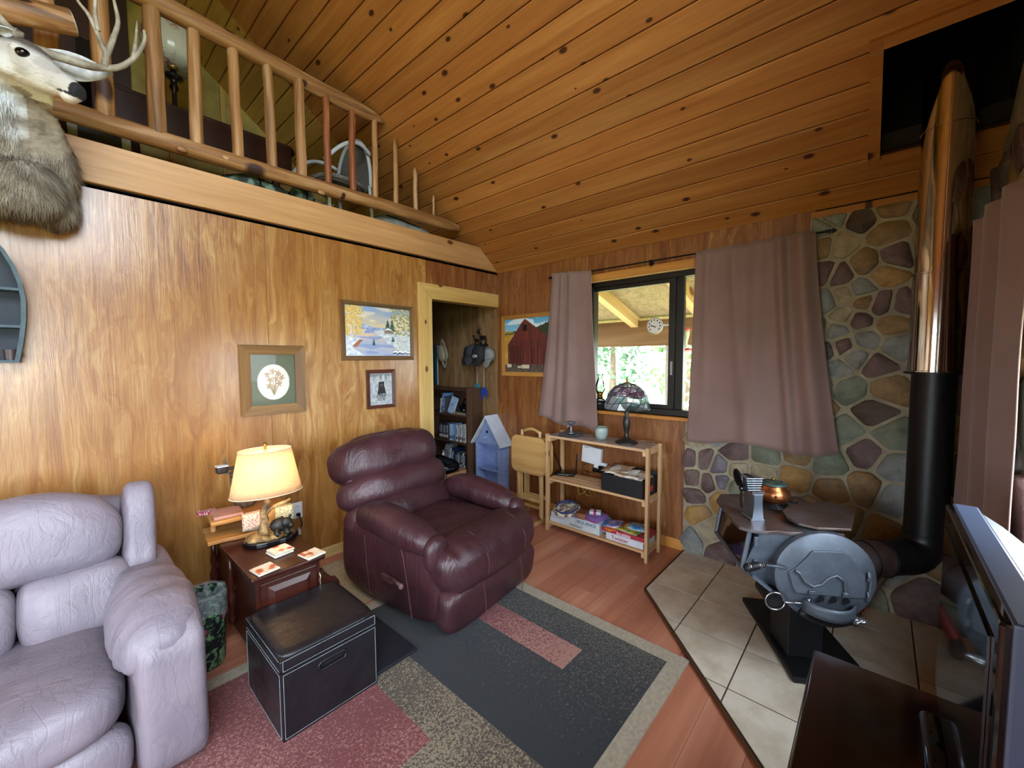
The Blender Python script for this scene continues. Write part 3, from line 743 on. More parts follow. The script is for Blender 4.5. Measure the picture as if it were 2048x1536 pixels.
# ---------------------------------------------------------------- curtains
m_curt = NT('taupe_cloth'); v = m_curt.coords(rnd=False); m_curt.color(m_curt.ramp(m_curt.noise(v, 3, 3), [(.3, '#7c625c'), (.7, '#886d66')])); m_curt.set(rough=.75, sheen=.25)
m_curt.bump(m_curt.noise(v, 300, 2), .12, .002); m_curt = m_curt.m
def curtain(T, top, bot, fold, nu=90, nv=40, hem=None, axis='y', nrm=-1, seed=0):
    (a0, a1, zt0, zt1), (b0, b1, zb0, zb1) = top, bot
    def fn(u, v_):
        a = a0 + (a1 - a0) * u; b = b0 + (b1 - b0) * u
        y_ = a + (b - a) * (v_ ** 1.3); zt = zt0 + (zt1 - zt0) * u; zb = zb0 + (zb1 - zb0) * u
        sag = .018 * sin(u * 9 + seed) * v_ ** 4
        z_ = zt + (zb - zt) * v_ + sag
        d = fold(u, v_)
        d += .006 * noise.noise(Vector((u * 5, v_ * 4, seed)))
        return (nrm * d, y_, z_) if axis == 'y' else (y_, d * -nrm, z_)
    o = MB().grid(nu, nv, fn).build('cloth', m_curt, T, smooth=True)
    md = o.modifiers.new('thick', 'SOLIDIFY'); md.thickness = .005
    hm = MB().grid(nu, 2, lambda u, v_: (lambda p: (p[0] - .004 * (axis == 'y'), p[1] + .004 * (axis != 'y'), p[2]))(fn(u, .935 + .065 * v_))).build('hem', m_curt, T, smooth=True)
    return o
def gauss(x, c, w_): return math.exp(-((x - c) / w_) ** 2)
T = thing('curtain', 'narrow bunched taupe curtain over the barn painting side of the window', 'curtain', (-.05, 0, 0), group='window curtains')
curtain(T, (-.815, -1.238, 2.345, 2.318), (-.655, -1.325, .965, .885), lambda u, v_: .03 + (.05 * (1 - .25 * v_)) * (gauss(u, .3, .07) + gauss(u, .52, .09) + .7 * gauss(u, .1, .08) + .55 * gauss(u, .8, .16)) * (1 - .15 * v_) + .012 * sin(u * 13 + v_), seed=1)
T = thing('curtain', 'wide taupe curtain between the window pane and the stone wall', 'curtain', (-.05, 0, 0), group='window curtains')
curtain(T, (-2.118, -2.835, 2.325, 2.325), (-2.085, -2.995, .92, .935), lambda u, v_: .03 + .045 * (1.2 * gauss(u, .74, .035) * (1 - .4 * v_) + 1.3 * gauss(u, .9, .06) + .5 * gauss(u, .35 + .1 * v_, .05) * (1 - v_ * .5) + .45 * gauss(u, .12, .04) * (1 - v_) + .5 * gauss(u, .58 - .12 * v_, .06)) + .035 * gauss(u, .55, .35) * v_ + .02 * gauss(u, .86, .05) * v_, nu=120, seed=4)
T = thing('curtain_rod', 'thin dark curtain rod across the top of the window', 'curtain rod', (-.062, -1.84, 2.318))
m_iron = plain('dark_iron', '#141417', .5, .6)
MB().cyl((0, 1.04, 0), (0, -1.04, 0), .006, 10).build('rod', m_iron, T)
for s_ in (-1, 1):
    MB().lathe([(.006, 0), (.012, .006), (.006, .012), (.013, .02), (.006, .028), (.014, .038), (0, .056)], 12, (0, s_ * 1.04, 0), Matrix.Rotation(rad(-90 * s_), 3, 'X')).build('finial', m_iron, T, smooth=True)
for y in (.9, .08, -.9): MB().bb((-.004, y - .006, -.03), (.06, y + .006, .012)).build('bracket', m_iron, T)
# curtain on the window wall at the right edge
T = thing('curtain', 'bright taupe curtain at the right edge beside the chrome flue', 'curtain', (0, YF + .05, 0), group='window curtains')
curtain(T, (-.5, -1.1, 2.14, 2.14), (-.28, -1.14, .42, .42), lambda u, v_: .045 + .045 * (gauss(u, .08, .05) + .8 * gauss(u, .2, .05) + .9 * gauss(u, .5, .16) + .6 * gauss(u, .85, .1)) * (1 - .2 * v_) + .012 * sin(u * 17), nu=100, axis='x', nrm=-1, seed=8)
T = thing('curtain_rod', 'dark curtain rod above the curtain at the right edge', 'curtain rod', (-1.8, YF + .065, 2.13))
MB().cyl((1.34, 0, 0), (-1.1, 0, 0), .008, 10).build('rod', m_iron, T)
for x in (1.2, -1.0): MB().bb((x - .006, -.065, -.03), (x + .006, .004, .012)).build('bracket', m_iron, T)
# ---------------------------------------------------------------- loft railing
T = thing('log_railing', 'peeled log railing with round balusters along the loft edge', 'railing', (-2.2, 0.03, 2.70))
rn = random.Random(21)
def logtube(mb, a, b, r, r2=None, n=12, seg=12, wob=.006, sd=0, endtaper=None):
    a = Vector(a); b = Vector(b); pts = []; rs = []
    for i in range(n + 1):
        t = i / n; p = a.lerp(b, t)
        p += Vector((noise.noise(Vector((t * 3, sd, 0))), noise.noise(Vector((t * 3, sd, 5))), noise.noise(Vector((t * 3, sd, 9))))) * wob * 2
        pts.append(p); rs.append((r + ((r2 or r) - r) * t) * (1 + .08 * noise.noise(Vector((t * 9, sd + 3, 0)))))
    if endtaper:
        for k, q in enumerate(endtaper): rs[-1 - k] *= q
    return mb.tube(pts, rs, seg)
def W(mb, nm, mt): return mb.build(nm, mt, T, smooth=False, world=True, auto=45)
W(logtube(MB(), (-4.6, .03, 3.68), (-1.335, .03, 3.545), .058, .055, 40, 14, .012, 2, [.35, .7, .9]), 'top_rail', m_log)
W(logtube(MB(), (-4.6, .03, 2.83), (-.53, .03, 2.848), .052, .05, 44, 14, .012, 7, [.55, .85]), 'bottom_rail', m_log)
bx = [(-3.44, 3.64), (-3.24, 3.64), (-3.04, 3.63), (-2.82, 3.62), (-2.628, 3.62), (-2.424, 3.61), (-2.22, 3.61), (-2.02, 3.6), (-1.825, 3.59), (-1.623, 3.58), (-1.424, 3.57), (-1.232, 3.44), (-1.035, 3.268), (-.826, 3.09), (-3.64, 3.65), (-3.84, 3.65)]
for k, (x, zt) in enumerate(bx):
    r = [.044, .046, .042, .044, .036, .034, .034, .036, .027, .026, .024, .022, .022, .022, .03, .03][k] if k < 16 else .03
    if k == 13: r = .016
    lean = rn.uniform(-.01, .01)
    mb = logtube(MB(), (x + lean, .03, 2.85), (x, .03, zt), r, r * .95, 9, 10, .004, k + 30, [.35] if k in (11, 12, 13) else None)
    W(mb, 'baluster', [m_logz, m_logz2][1 if k in (8, 9) else 0])
# knots on the rails
for x, z, s_ in ((-2.72, 2.80, .03), (-2.15, 2.83, .022), (-1.9, 2.79, .02), (-2.5, 2.83, .016)):
    W(MB().pad((x, -.012, z), (.055, .022, .034), 2.2, 5), 'knot', m_log)
T = thing('log_handrail', 'short log handrail with sawn end above the mounted deer', 'handrail', (-3.4, -.18, 3.12))
m_saw = plain('sawn_end', '#a39a8a', .7, var=.15, scale=30)
mb = logtube(MB(), (-4.6, -.10, 2.72), (-3.15, -.2, 3.17), .058, .054, 20, 14, .008, 50)
W(mb, 'log', m_log)
W(MB().cyl((-3.155, -.2, 3.168), (-3.1485, -.2, 3.170), .053, 14), 'sawn_end', m_saw)

# ---------------------------------------------------------------- things in the loft
LZ = 2.666
m_mahog = wood('dark_mahogany', '#1c0b06', '#2a1209', '#38190d', 'x', .3, 1, 0, bump=.05)
T = thing('drop_leaf_table', 'dark mahogany table standing behind the loft railing', 'table', (-2.45, .95, LZ)); T.scale = (1, 1, .96)
def oval(a, b, n=28): return [(a * cos(2 * pi * k / n) * (1 if abs(cos(2 * pi * k / n)) < .98 else 1), b * sin(2 * pi * k / n)) for k in range(n)]
MB().prism([(-.62, -.30), (.60, -.30), (.66, -.22), (.66, .22), (.60, .30), (-.62, .30), (-.68, .22), (-.68, -.22)], .70, .725, 2).build('tabletop', m_mahog, T, bevel=.006)
MB().prism([(-.6, .70), (.6, .70), (.6, .48), (.4, .44), (.2, .47), (0, .43), (-.2, .47), (-.4, .44), (-.6, .48)], -.30, -.275, 1).build('front_leaf', m_mahog, T, bevel=.004)
MB().bb((-.52, -.2, .58), (.52, .2, .70)).build('apron', m_mahog, T)
for x in (-.5, .5):
    for y in (-.2, .2):
        MB().lathe([(.022, 0), (.028, .05), (.018, .12), (.03, .3), (.034, .42), (.024, .46), (.034, .5), (.034, .6)], 10, (x, y, 0)).build('leg', m_mahog, T, smooth=True)
T = thing('parlor_lamp', 'black parlor lamp with rose-painted glass globe on the loft table', 'table lamp', (-2.58, .92, LZ + .697))
m_blk = plain('gloss_black', '#0b0b0d', .25)
m_globe = NT('rose_globe'); v = m_globe.coords(rnd=False); vv = m_globe.vor(v, 9).outputs['Distance']
m_globe.color(m_globe.mix(m_globe.ramp(m_globe.noise(v, 5, 3), [(.5, (0, 0, 0)), (.58, (1, 1, 1))]), '#c9ccb8', m_globe.ramp(vv, [(.2, '#7b2a22'), (.5, '#a8584a'), (.8, '#6d7a48')]))); m_globe.set(rough=.2, alpha=.82); m_globe = m_globe.m
MB().lathe([(.09, 0), (.095, .015), (.05, .035), (.018, .06), (.014, .22), (.03, .25), (.02, .28), (.02, .31), (.06, .325), (.06, .335), (.02, .34), (.02, .38)], 18).build('base', m_blk, T, smooth=True)
MB().lathe([(.02, .38), (.035, .40), (.03, .42), (.012, .44), (.012, .50)], 14).build('burner', m_brass, T, smooth=True)
MB().lathe([(.13, .40), (.17, .45), (.185, .55), (.165, .65), (.12, .71), (.07, .74)], 24).build('globe', m_globe, T, smooth=True)
T = thing('framed_print', 'small dark-framed print leaning low behind the loft railing', 'picture', (-3.05, .2, LZ))
Rt = Matrix.Rotation(rad(-12), 3, 'X')
fr = MB()
for c, d in (((0, 0, .02), (.34, .02, .04)), ((0, 0, .26), (.34, .02, .04)), ((-.15, 0, .14), (.04, .02, .28)), ((.15, 0, .14), (.04, .02, .28))): fr.box(Rt @ Vector(c), d, Rt)
fr.build('frame', m_blk, T)
MB().box(Rt @ Vector((0, .004, .14)), (.27, .006, .21), Rt).build('mat_board', plain('mat_cream', '#9a9780', .7), T)
MB().box(Rt @ Vector((0, -.001, .14)), (.18, .006, .13), Rt).build('print', plain('print_dark', '#23261f', .6, var=.3), T)
# camouflage sleeping bags on the loft floor
m_camo = NT('camouflage'); v = m_camo.coords(); m_camo.color(m_camo.ramp(m_camo.noise(v, 14, 3), [(.35, '#1c241c'), (.48, '#3d5240'), (.56, '#66786a'), (.7, '#9aa496')], 'CONSTANT')); m_camo.set(rough=.8); m_camo = m_camo.m
for k, (x, y, s_, lb_) in enumerate(((-2.28, .18, (.42, .22, .16), 'rolled camouflage sleeping bag under the loft table'), (-1.96, .2, (.18, .2, .2), 'camouflage bundle beside the wicker chair in the loft'))):
    T = thing('sleeping_bag', lb_, 'sleeping bag', (x, y, LZ), group='bundles on the loft floor')
    MB().pad((0, 0, s_[2] / 2), s_, (2.4, 2.2, 2.2), 12, lambda p: p * (1 + .12 * noise.noise(p * 14))).build('roll', m_camo, T, smooth=True)
    MB().tube([(.0, s_[1] * .5 * cos(a) * 1.03, s_[2] / 2 + s_[2] * .5 * sin(a) * 1.03) for a in [2 * pi * i / 16 for i in range(16)]], .006, 6, closed=True).build('strap', m_blk, T)
# grey cloth bin at the right end of the loft
m_bin = plain('grey_cloth', '#7c8584', .8, var=.15)
T = thing('storage_bag', 'slumped grey cloth storage bag at the right end of the loft floor', 'storage bag', (-1.0, .32, LZ))
MB().pad((0, 0, .10), (.7, .36, .2), (3, 3, 2.5), 14, lambda p: p + Vector((0, 0, .02 * noise.noise(p * 6) - .12 * max(0, p.x) ))).build('bag', m_bin, T, smooth=True)
MB().tube([(-.25, -.16, .16), (-.1, -.17, .15), (.1, -.17, .12)], .006, 6).build('zip', m_blk, T)
# white wicker chair
m_cane = plain('white_cane', '#b9c0c6', .5, var=.05)
m_wick = NT('grey_wicker'); v = m_wick.coords(rnd=False)
wv1 = m_wick.n('TexWave', wave_type='BANDS', bands_direction='Z'); wv1.inputs['Scale'].default_value = 28; m_wick.l(v, wv1.inputs[0])
wv2 = m_wick.n('TexWave', wave_type='BANDS', bands_direction='X'); wv2.inputs['Scale'].default_value = 28; m_wick.l(v, wv2.inputs[0])
wm = m_wick.math('MULTIPLY', wv1.outputs['Fac'], wv2.outputs['Fac'])
m_wick.color(m_wick.ramp(wm, [(.1, '#56534e'), (.5, '#8d8a83'), (.9, '#b6b3ab')])); m_wick.set(rough=.7); m_wick.bump(wm, .6, .01); m_wick = m_wick.m
T = thing('wicker_chair', 'white cane armchair with woven grey back standing in the loft', 'chair', (-1.50, .42, LZ), -82); T.scale = (.9, .9, .92)
def arc(n, f): return [f(i / n) for i in range(n + 1)]
MB().tube(arc(20, lambda t: (-.27 * cos(pi * t) , .12 - .10 * sin(pi * t) * 0 - .02, .40 + .50 * sin(pi * t) ** .8)), .018, 10).build('back_hoop', m_cane, T, smooth=True)
MB().grid(12, 14, lambda u, v_: ((u * 2 - 1) * .235 * sqrt(max(0, 1 - max(0, v_ - .55) ** 2 / .21)), .11 + .04 * cos((u - .5) * pi), .40 + .48 * v_)).build('woven_back', m_wick, T, smooth=True).modifiers.new('t', 'SOLIDIFY').thickness = .012
MB().pad((0, -.12, .40), (.54, .5, .07), (3, 3, 2.4), 10).build('seat', m_wick, T, smooth=True)
for s_ in (-1, 1):
    MB().tube(arc(16, lambda t: (s_ * (.27 + .05 * sin(pi * t)), .10 - .48 * t, .70 - .22 * t ** 2 + .06 * sin(pi * t))), .017, 10).build('arm', m_cane, T, smooth=True)
    MB().tube([(s_ * .27, -.36, .50), (s_ * .26, -.34, .3), (s_ * .25, -.33, 0)], .016, 10).build('leg', m_cane, T, smooth=True)
    MB().tube([(s_ * .25, .10, .42), (s_ * .24, .12, .2), (s_ * .24, .14, 0)], .016, 10).build('leg', m_cane, T, smooth=True)
MB().tube([(-.25, -.33, .15), (.25, -.33, .15)], .01, 8).build('stretcher', m_cane, T)
# dark window and yellow trim in the gable, with a garland on its shelf
T = struct(thing('window_9', None, None, (-1.55, YB - .03, 2.90)))
MB().bb((-.28, -.005, 0), (.28, .02, .42)).build('pane', plain('night_blue_glass', '#0c1120', .15), T)
MB().bb((-.34, -.03, .42), (.34, .0, .48)).bb((-.34, -.02, 0), (-.28, 0, .42)).bb((.28, -.02, 0), (.34, 0, .42)).bb((-.34, -.05, -.04), (.34, 0, 0)).build('window_casing', m_stud, T)
T = thing('dried_arrangement', 'dried flower arrangement on the yellow casing in the loft gable', 'garland', (-1.62, YB - .08, 3.385))
mb = MB(); rn = random.Random(9)
for i in range(60):
    c = Vector((rn.uniform(-.2, .2), rn.uniform(-.03, .03), rn.uniform(.0, .12))); mb.pad(c, (.04, .03, .03), 2, 2)
mb.build('leaves', plain('dried_leaves', '#6b673a', .8, var=.5, scale=30), T)
T = thing('loft_banner', 'tall black panel with white lettering leaning in the dark loft corner', 'banner', (-2.98, 1.4, LZ))
MB().bb((-.09, -.01, 0), (.09, .01, 1.3)).build('panel', m_blk, T)
m_whitep = plain('white_print', '#c9ccd0', .6)
for k in range(9):
    MB().bb((-.05 + .01 * (k % 3), -.012, .62 + k * .06), (.04 + .01 * (k % 2), -.0105, .635 + k * .06)).build('print_mark', m_whitep, T)
# ---------------------------------------------------------------- rug
def vcol(o, fn):
    me = o.data; at = me.color_attributes.new('Col', 'FLOAT_COLOR', 'POINT')
    for i, v_ in enumerate(me.vertices):
        at.data[i].color = fn(v_.co)
    return o
T = thing('area_rug', 'large patchwork rug in charcoal, red and tan with cream border', 'rug', (-2.46, -1.66, 0))
def rugmat(name, c1, c2, amount, edge=None):
    t = NT(name); tc = t.n('TexCoord'); nz = t.noise(tc.outputs['Object'], 95, 2, .6, 1.0)
    dens = t.noise(tc.outputs['Object'], 2.1, 2)
    if edge:       # speckle thickens along +x or -y of the patch
        sp = t.n('SeparateXYZ'); t.l(tc.outputs['Object'], sp.inputs[0])
        g = t.n('MapRange'); g.inputs[1].default_value = edge[1]; g.inputs[2].default_value = edge[2]; t.l(sp.outputs[edge[0]], g.inputs[0])
        dens = t.math('ADD', t.math('MULTIPLY', g.outputs[0], .8), t.math('MULTIPLY', dens, .5))
    th = t.math('SUBTRACT', .5 + .26 - amount * .1, t.math('MULTIPLY', dens, .35))
    k = t.math('MULTIPLY', t.math('SUBTRACT', nz, th), 9.0)
    kk = t.n('Clamp'); t.l(k, kk.inputs[0])
    t.color(t.mix(kk.outputs[0], c1, c2)); t.set(rough=.95, sheen=.15); t.bump(t.noise(tc.outputs['Object'], 420, 2), .5, .004)
    return t.m
m_rb = plain('rug_border', '#a39a88', .95, var=.08, scale=60, bump=.5, bscale=300)
m_rk = rugmat('rug_charcoal', '#1e2329', '#5b574d', -.1, (0, .35, 1.3))
m_rr = rugmat('rug_red', '#6d3134', '#9c6a62', .55)
m_rs = rugmat('rug_red_stripe', '#74343a', '#a07568', .9, (1, .3, -.45))
m_rt = rugmat('rug_tan', '#453d33', '#8d7f69', 1.1)
def patch(nm, mt, x0, x1, y0, y1, z=.011):
    x0, x1, y0, y1 = [a - b for a, b in zip((x0, x1, y0, y1), (-2.46, -2.46, -1.66, -1.66))]
    return MB().bb((x0, y0, 0), (x1, y1, z)).build(nm, mt, T)
patch('border', m_rb, -3.72, -1.213, -2.497, -.82, .009)
patch('charcoal_field', m_rk, -2.14, -1.3, -2.415, -.9)
patch('red_stripe', m_rs, -1.69, -1.51, -2.05, -.9, .0118)
patch('tan_field', m_rt, -2.35, -2.14, -1.87, -.9)
patch('tan_field', m_rt, -3.64, -2.14, -2.415, -1.87)
patch('red_field', m_rr, -3.64, -2.35, -1.87, -.9)
T = thing('mat', 'small beige patterned mat on the floor behind the burgundy recliner', 'mat', (-1.6, -.46, 0))
MB().rbox((0, 0, .005), (1.1, .66, .01), .005).build('mat_pile', rugmat('beige_pattern', '#8d7a58', '#b9a888', 1.2), T)
T = thing('mat', 'flat navy mat lying on the rug beside the storage ottoman', 'mat', (-2.21, -1.205, .012))
MB().rbox((0, 0, .009), (.236, .41, .018), .008).build('mat_top', plain('navy', '#10131f', .7, bump=.3, bscale=300), T, smooth=True)

# ---------------------------------------------------------------- sofa
m_mauve = leather('mauve_leather', '#756d77', '#8a7f88', .42)
def wr(p, f, a, sd=0): return a * noise.noise(Vector((p.x * f[0] + sd, p.y * f[1], p.z * f[2])))
T = thing('leather_sofa', 'mauve leather reclining sofa against the plywood wall', 'sofa', (-3.85, -.78, 0))
def SP(nm, mb): 
    mb.xf(Matrix.Translation((0, 0, .012))); o = mb.build(nm, m_mauve, T, smooth=True, world=True); return weld(o)
def pillow(c, d, e=3.5, n=16, R=None, amp=.012, f=(6, 6, 6), sd=0, shape=None):
    def fn(p):
        q = shape(p) if shape else p
        return q + q.normalized() * wr(q, f, amp, sd)
    return MB().pad(c, d, e, n, fn, R)
Rb = Matrix.Rotation(rad(-13), 3, 'X')
# arm: body panel and pillow
SP('arm_body', MB().pad((-3.055, -.79, .29), (.22, 1.04, .58), (9, 7, 9), 14))
def armshape(p):
    q = p.copy()
    q.z += -.30 * max(0, (q.y * -1 - .12)) ** 1.5 * 1.2
    if q.x < 0: q.z -= .10 * (abs(q.x) / .14) ** 2 * .7
    return q
SP('arm_pad', pillow((-3.075, -.985, .53), (.27, .64, .22), (2.6, 3.2, 2.4), 20, None, .010, (4, 22, 4), 3, armshape))
SP('arm_body', MB().pad((-4.66, -.79, .29), (.22, 1.04, .58), (9, 7, 9), 10))
SP('arm_pad', pillow((-4.64, -.985, .53), (.27, .64, .22), (2.6, 3.2, 2.4), 12, None, .010, (4, 22, 4), 3, armshape))
# seats and footrest panels
for i, (a, b) in enumerate(((-3.855, -3.165), (-4.55, -3.865))):
    SP('seat_cushion', pillow(((a + b) / 2, -.87, .30), (b - a, .88, .24), (6, 4.5, 3.0), 22, Matrix.Rotation(rad(-6), 3, 'X'), .012, (6, 6, 9), 7 + i))
    SP('footrest', pillow(((a + b) / 2, -1.215, .155), (b - a, .16, .23), (7, 3, 3.2), 14, None, .006, (6, 6, 6), 9 + i))
    SP('head_pillow', pillow(((a + b) / 2 + (.02 if i == 0 else 0), -.50, .765), (b - a + .06, .27, .36), (4.5, 2.6, 3.0), 22, Rb, .016, (5, 5, 8), 20 + i, lambda p: Vector((p.x, p.y, p.z + .035 * (1 - (p.x / .37) ** 2) - .02))))
    m1 = a + (b - a) * .6
    SP('lumbar_pad', pillow(((a + m1) / 2, -.585, .485), (m1 - a, .2, .31), (5, 2.8, 4), 16, Rb, .012, (6, 6, 6), 31 + i))
    SP('lumbar_pad', pillow(((m1 + b) / 2 + .035, -.585, .485), (b - m1 + .075, .2, .31), (5, 2.8, 4), 16, Rb, .012, (6, 6, 6), 36 + i))
SP('wing', pillow((-3.055, -.47, .70), (.125, .22, .47), (4.5, 4.5, 5), 14, Matrix.Rotation(rad(-16), 3, 'X') @ Matrix.Rotation(rad(3), 3, 'Y'), .004, (5, 5, 5), 2))
SP('wing', pillow((-4.66, -.47, .70), (.125, .22, .47), (4.5, 4.5, 5), 10, Matrix.Rotation(rad(-16), 3, 'X'), .004, (5, 5, 5), 2))
SP('back_shell', MB().pad((-3.855, -.36, .46), (1.66, .22, .86), (9, 5, 6), 12, None, Matrix.Rotation(rad(-8), 3, 'X')))

# ---------------------------------------------------------------- recliner
m_burg = leather('burgundy_leather', '#341d22', '#48292f', .34)
m_seam = plain('seam_thread', '#5b393a', .5)
T = thing('recliner', 'burgundy leather recliner with channelled back and side lever', 'armchair', (-1.60, -.86, .012), 6)
def RP(nm, mb, par=None):
    o = mb.build(nm, m_burg, par or T, smooth=True); return weld(o)
RP('base_body', MB().pad((0, -.02, .24), (.74, .84, .44), (8, 6, 7), 12))
for s_ in (-1, 1):
    sd = RP('side_panel', MB().pad((s_ * .385, -.06, .27), (.11, .92, .47), (3.5, 5, 5), 18, lambda p: Vector((p.x, p.y - .03 * (p.z > 0) * p.z, p.z)) + p.normalized() * wr(p, (5, 5, 5), .008, s_)))
    def ash(p):
        q = p.copy(); q.z += .035 * math.exp(-((q.y - .12) / .2) ** 2) - .02
        if q.y < -.18: q.z -= .25 * (-q.y - .18) ** 1.6 * 2
        return q
    RP('arm_pad', pillow((s_ * .385, -.13, .535), (.20, .72, .20), (2.3, 2.8, 2.3), 20, None, .008, (6, 16, 6), s_ * 4, ash))
    RP('arm_front', pillow((s_ * .385, -.475, .455), (.15, .10, .20), (2.4, 2.4, 2.6), 12, None, .004, (8, 8, 8), s_))
RP('seat_cushion', pillow((0, -.22, .40), (.62, .80, .20), (5, 4, 3), 22, None, .012, (5, 6, 5), 12))
def frontroll(p):
    q = p.copy(); q.z += .0
    return q + Vector((0, 0, .010 * sin(q.x * 60) * math.exp(-((abs(q.x) - .36) / .07) ** 2)))
RP('front_roll', pillow((0, -.50, .365), (.86, .34, .30), (5.5, 2.5, 2.7), 30, None, .010, (9, 5, 4), 17, frontroll))
RP('footrest', pillow((0, -.545, .15), (.85, .17, .27), (7, 3.2, 4), 22, Matrix.Rotation(rad(8), 3, 'X'), .008, (7, 5, 5), 19))
for x in (-.17, .20):
    MB().tube([(x, -.50 - .178 * sin(a) if a < 2.2 else -.62, .365 + .155 * cos(a)) for a in [i * .14 + .1 for i in range(14)]], .0022, 5).build('seam', m_seam, T)
    MB().tube([(x, -.63, .26), (x, -.645, .18), (x, -.655, .08), (x, -.648, .03)], .0022, 5).build('seam', m_seam, T)
# back: three channels on a leaning shell
Rl = Matrix.Rotation(rad(-20), 3, 'X')
bk = RP('back_shell', MB().pad((0, .34, .58), (.80, .20, .86), (5, 3.5, 4), 16, None, Rl))
def chan(c, d, sd, n=22): 
    def sh(p):
        q = p.copy(); q.y += .10 * (abs(q.x) / .42) ** 2.4
        return q
    o = pillow(c, d, (4.2, 2.3, 2.5), n, Rl, .016, (9, 4, 5), sd, sh).build('channel', m_burg, T, smooth=True); weld(o)
chan((0, .36, .835), (.90, .30, .33), 41, 28)
chan((0, .268, .645), (.90, .30, .26), 47, 26)
chan((0, .195, .49), (.90, .28, .27), 53, 26)
for x in (-.15, .18):
    MB().tube([(x, .355 - .145 * cos(a) + .02, .845 + .15 * sin(a)) for a in [-.9 + i * .2 for i in range(10)]], .0022, 5).build('seam', m_seam, T)
lv = MB().rbox((-.452, -.13, .235), (.025, .11, .05), .012).tube([(-.45, -.15, .25), (-.456, -.21, .245), (-.458, -.25, .235)], .013, 10).build('lever', plain('lever_brown', '#46282b', .5), T, smooth=True)
MB().pad((-.459, -.26, .232), (.03, .03, .035), 2.3, 6).build('knob', plain('lever_knob', '#7d5a58', .45), lv, smooth=True)
MB().tube([(-.444, -.23, .50), (-.446, -.27, .40), (-.446, -.30, .25), (-.442, -.33, .06)], .003, 6).build('seam', m_seam, T)
MB().tube([(-.445, .10, .44), (-.446, .08, .25), (-.442, .06, .06)], .0022, 6).build('seam', m_seam, T)

# ---------------------------------------------------------------- storage ottoman
m_vinyl = leather('black_vinyl', '#17161a', '#1f1d21', .33, 2.0, 0.15)
m_stitch = plain('white_stitch', '#8f979d', .6)
T = thing('storage_ottoman', 'black vinyl storage cube ottoman with white edge stitching', 'ottoman', (-2.546, -1.225, .012))
a, b, h = .206, .216, .358
mb = MB(); cut = [(.06 * cos(t) + (.02 if cos(t) > 0 else -.02) * 0, .018 * sin(t)) for t in [0]]
mb.bb((-a, -b + .02, 0), (a, b, .285)).bb((-a, -b, 0), (a, -b + .02, .215)).bb((-a, -b, .25), (a, -b + .02, .285)).bb((-a, -b, .215), (-.062, -b + .02, .25)).bb((.062, -b, .215), (a, -b + .02, .25))
mb.build('box_body', m_vinyl, T)
# oval hand hole rim
pts = []
for k in range(28):
    t = 2 * pi * k / 28; cx = .042 if cos(t) > 0 else -.042
    pts.append((cx + .018 * cos(t), -b - .001, .2325 + .018 * sin(t)))
MB().tube(pts, .0045, 8, closed=True).build('hand_hole_rim', m_vinyl, T, smooth=True)
MB().bb((-.06, -b + .015, .212), (.06, -b + .021, .254)).build('hand_hole', m_black, T)
MB().rbox((0, 0, .313), (a * 2 + .004, b * 2 + .004, .05), .008).build('lid', m_vinyl, T, smooth=True)
MB().pad((0, 0, .338), (a * 2 + .002, b * 2 + .002, .045), (8, 8, 2.4), 18).build('lid_cushion', m_vinyl, T, smooth=True)
def stitch(p, q): MB().tube([p, q], .0010, 5).build('stitching', m_stitch, T)
for z in (.012, .278, .294, .336):
    for i_ in (0, 1):
        e = .0035
        if i_ == 0: stitch((-a + .008, -b - e, z), (a - .008, -b - e, z))
        else: stitch((-a - e, -b + .008, z), (-a - e, b - .008, z))
for x in (-a + .008, a - .008): stitch((x, -b - .003, .012), (x, -b - .003, .278)); stitch((x, -b - .0035, .294), (x, -b - .0035, .336))
for y in (-b + .008, b - .008): stitch((-a - .003, y, .012), (-a - .003, y, .278))

# ---------------------------------------------------------------- end table with magazine rack
m_cherry = wood('cherry_wood', '#28100b', '#3a1811', '#482017', 'y', .28, .8, 0, bump=.03, var=.05)
m_cherryx = wood('cherry_wood_front', '#28100b', '#3a1811', '#482017', 'x', .3, .8, 0, bump=.03, var=.05)
T = thing('end_table', 'cherry wood end table with a panelled drawer between sofa and recliner', 'side table', (-2.552, -.572, .011))
MB().rbox((0, 0, .488), (.345, .87, .024), .008, k=2).build('tabletop', m_cherry, T, auto=40)
MB().bb((-.15, -.41, .08), (.15, .41, .476)).build('cabinet_body', m_cherry, T)
d1 = MB().bb((-.13, -.422, .28), (.13, -.41, .455)).build('drawer', m_cherryx, T, bevel=.003)
MB().add([(-.10, -.422, .305), (.10, -.422, .305), (.10, -.422, .43), (-.10, -.422, .43), (-.075, -.434, .33), (.075, -.434, .33), (.075, -.434, .405), (-.075, -.434, .405)], [(0, 1, 5, 4), (1, 2, 6, 5), (2, 3, 7, 6), (3, 0, 4, 7), (4, 5, 6, 7)]).build('raised_panel', m_cherryx, d1)
d1 = MB().bb((-.13, -.422, .10), (.13, -.41, .26)).build('drawer', m_cherryx, T, bevel=.003)
MB().tube([(.142, -.425, .41), (.145, -.432, .39), (.141, -.432, .37), (.145, -.43, .35), (.142, -.425, .335)], .004, 6).build('pull', plain('pale_brass', '#c9bd9a', .3, .7), T, smooth=True)
MB().prism([(.15, .10), (.15, .40), (.165, .42), (.175, .38), (.20, .355), (.235, .345), (.255, .31), (.262, .10)], -.41, -.395, 1).build('rack_end', m_cherryx, T)
MB().prism([(.15, .10), (.15, .40), (.165, .42), (.175, .38), (.20, .355), (.235, .345), (.255, .31), (.262, .10)], .37, .385, 1).build('rack_end', m_cherryx, T)
MB().bb((.25, -.395, .10), (.262, .37, .29)).build('rack_side', m_cherry, T)
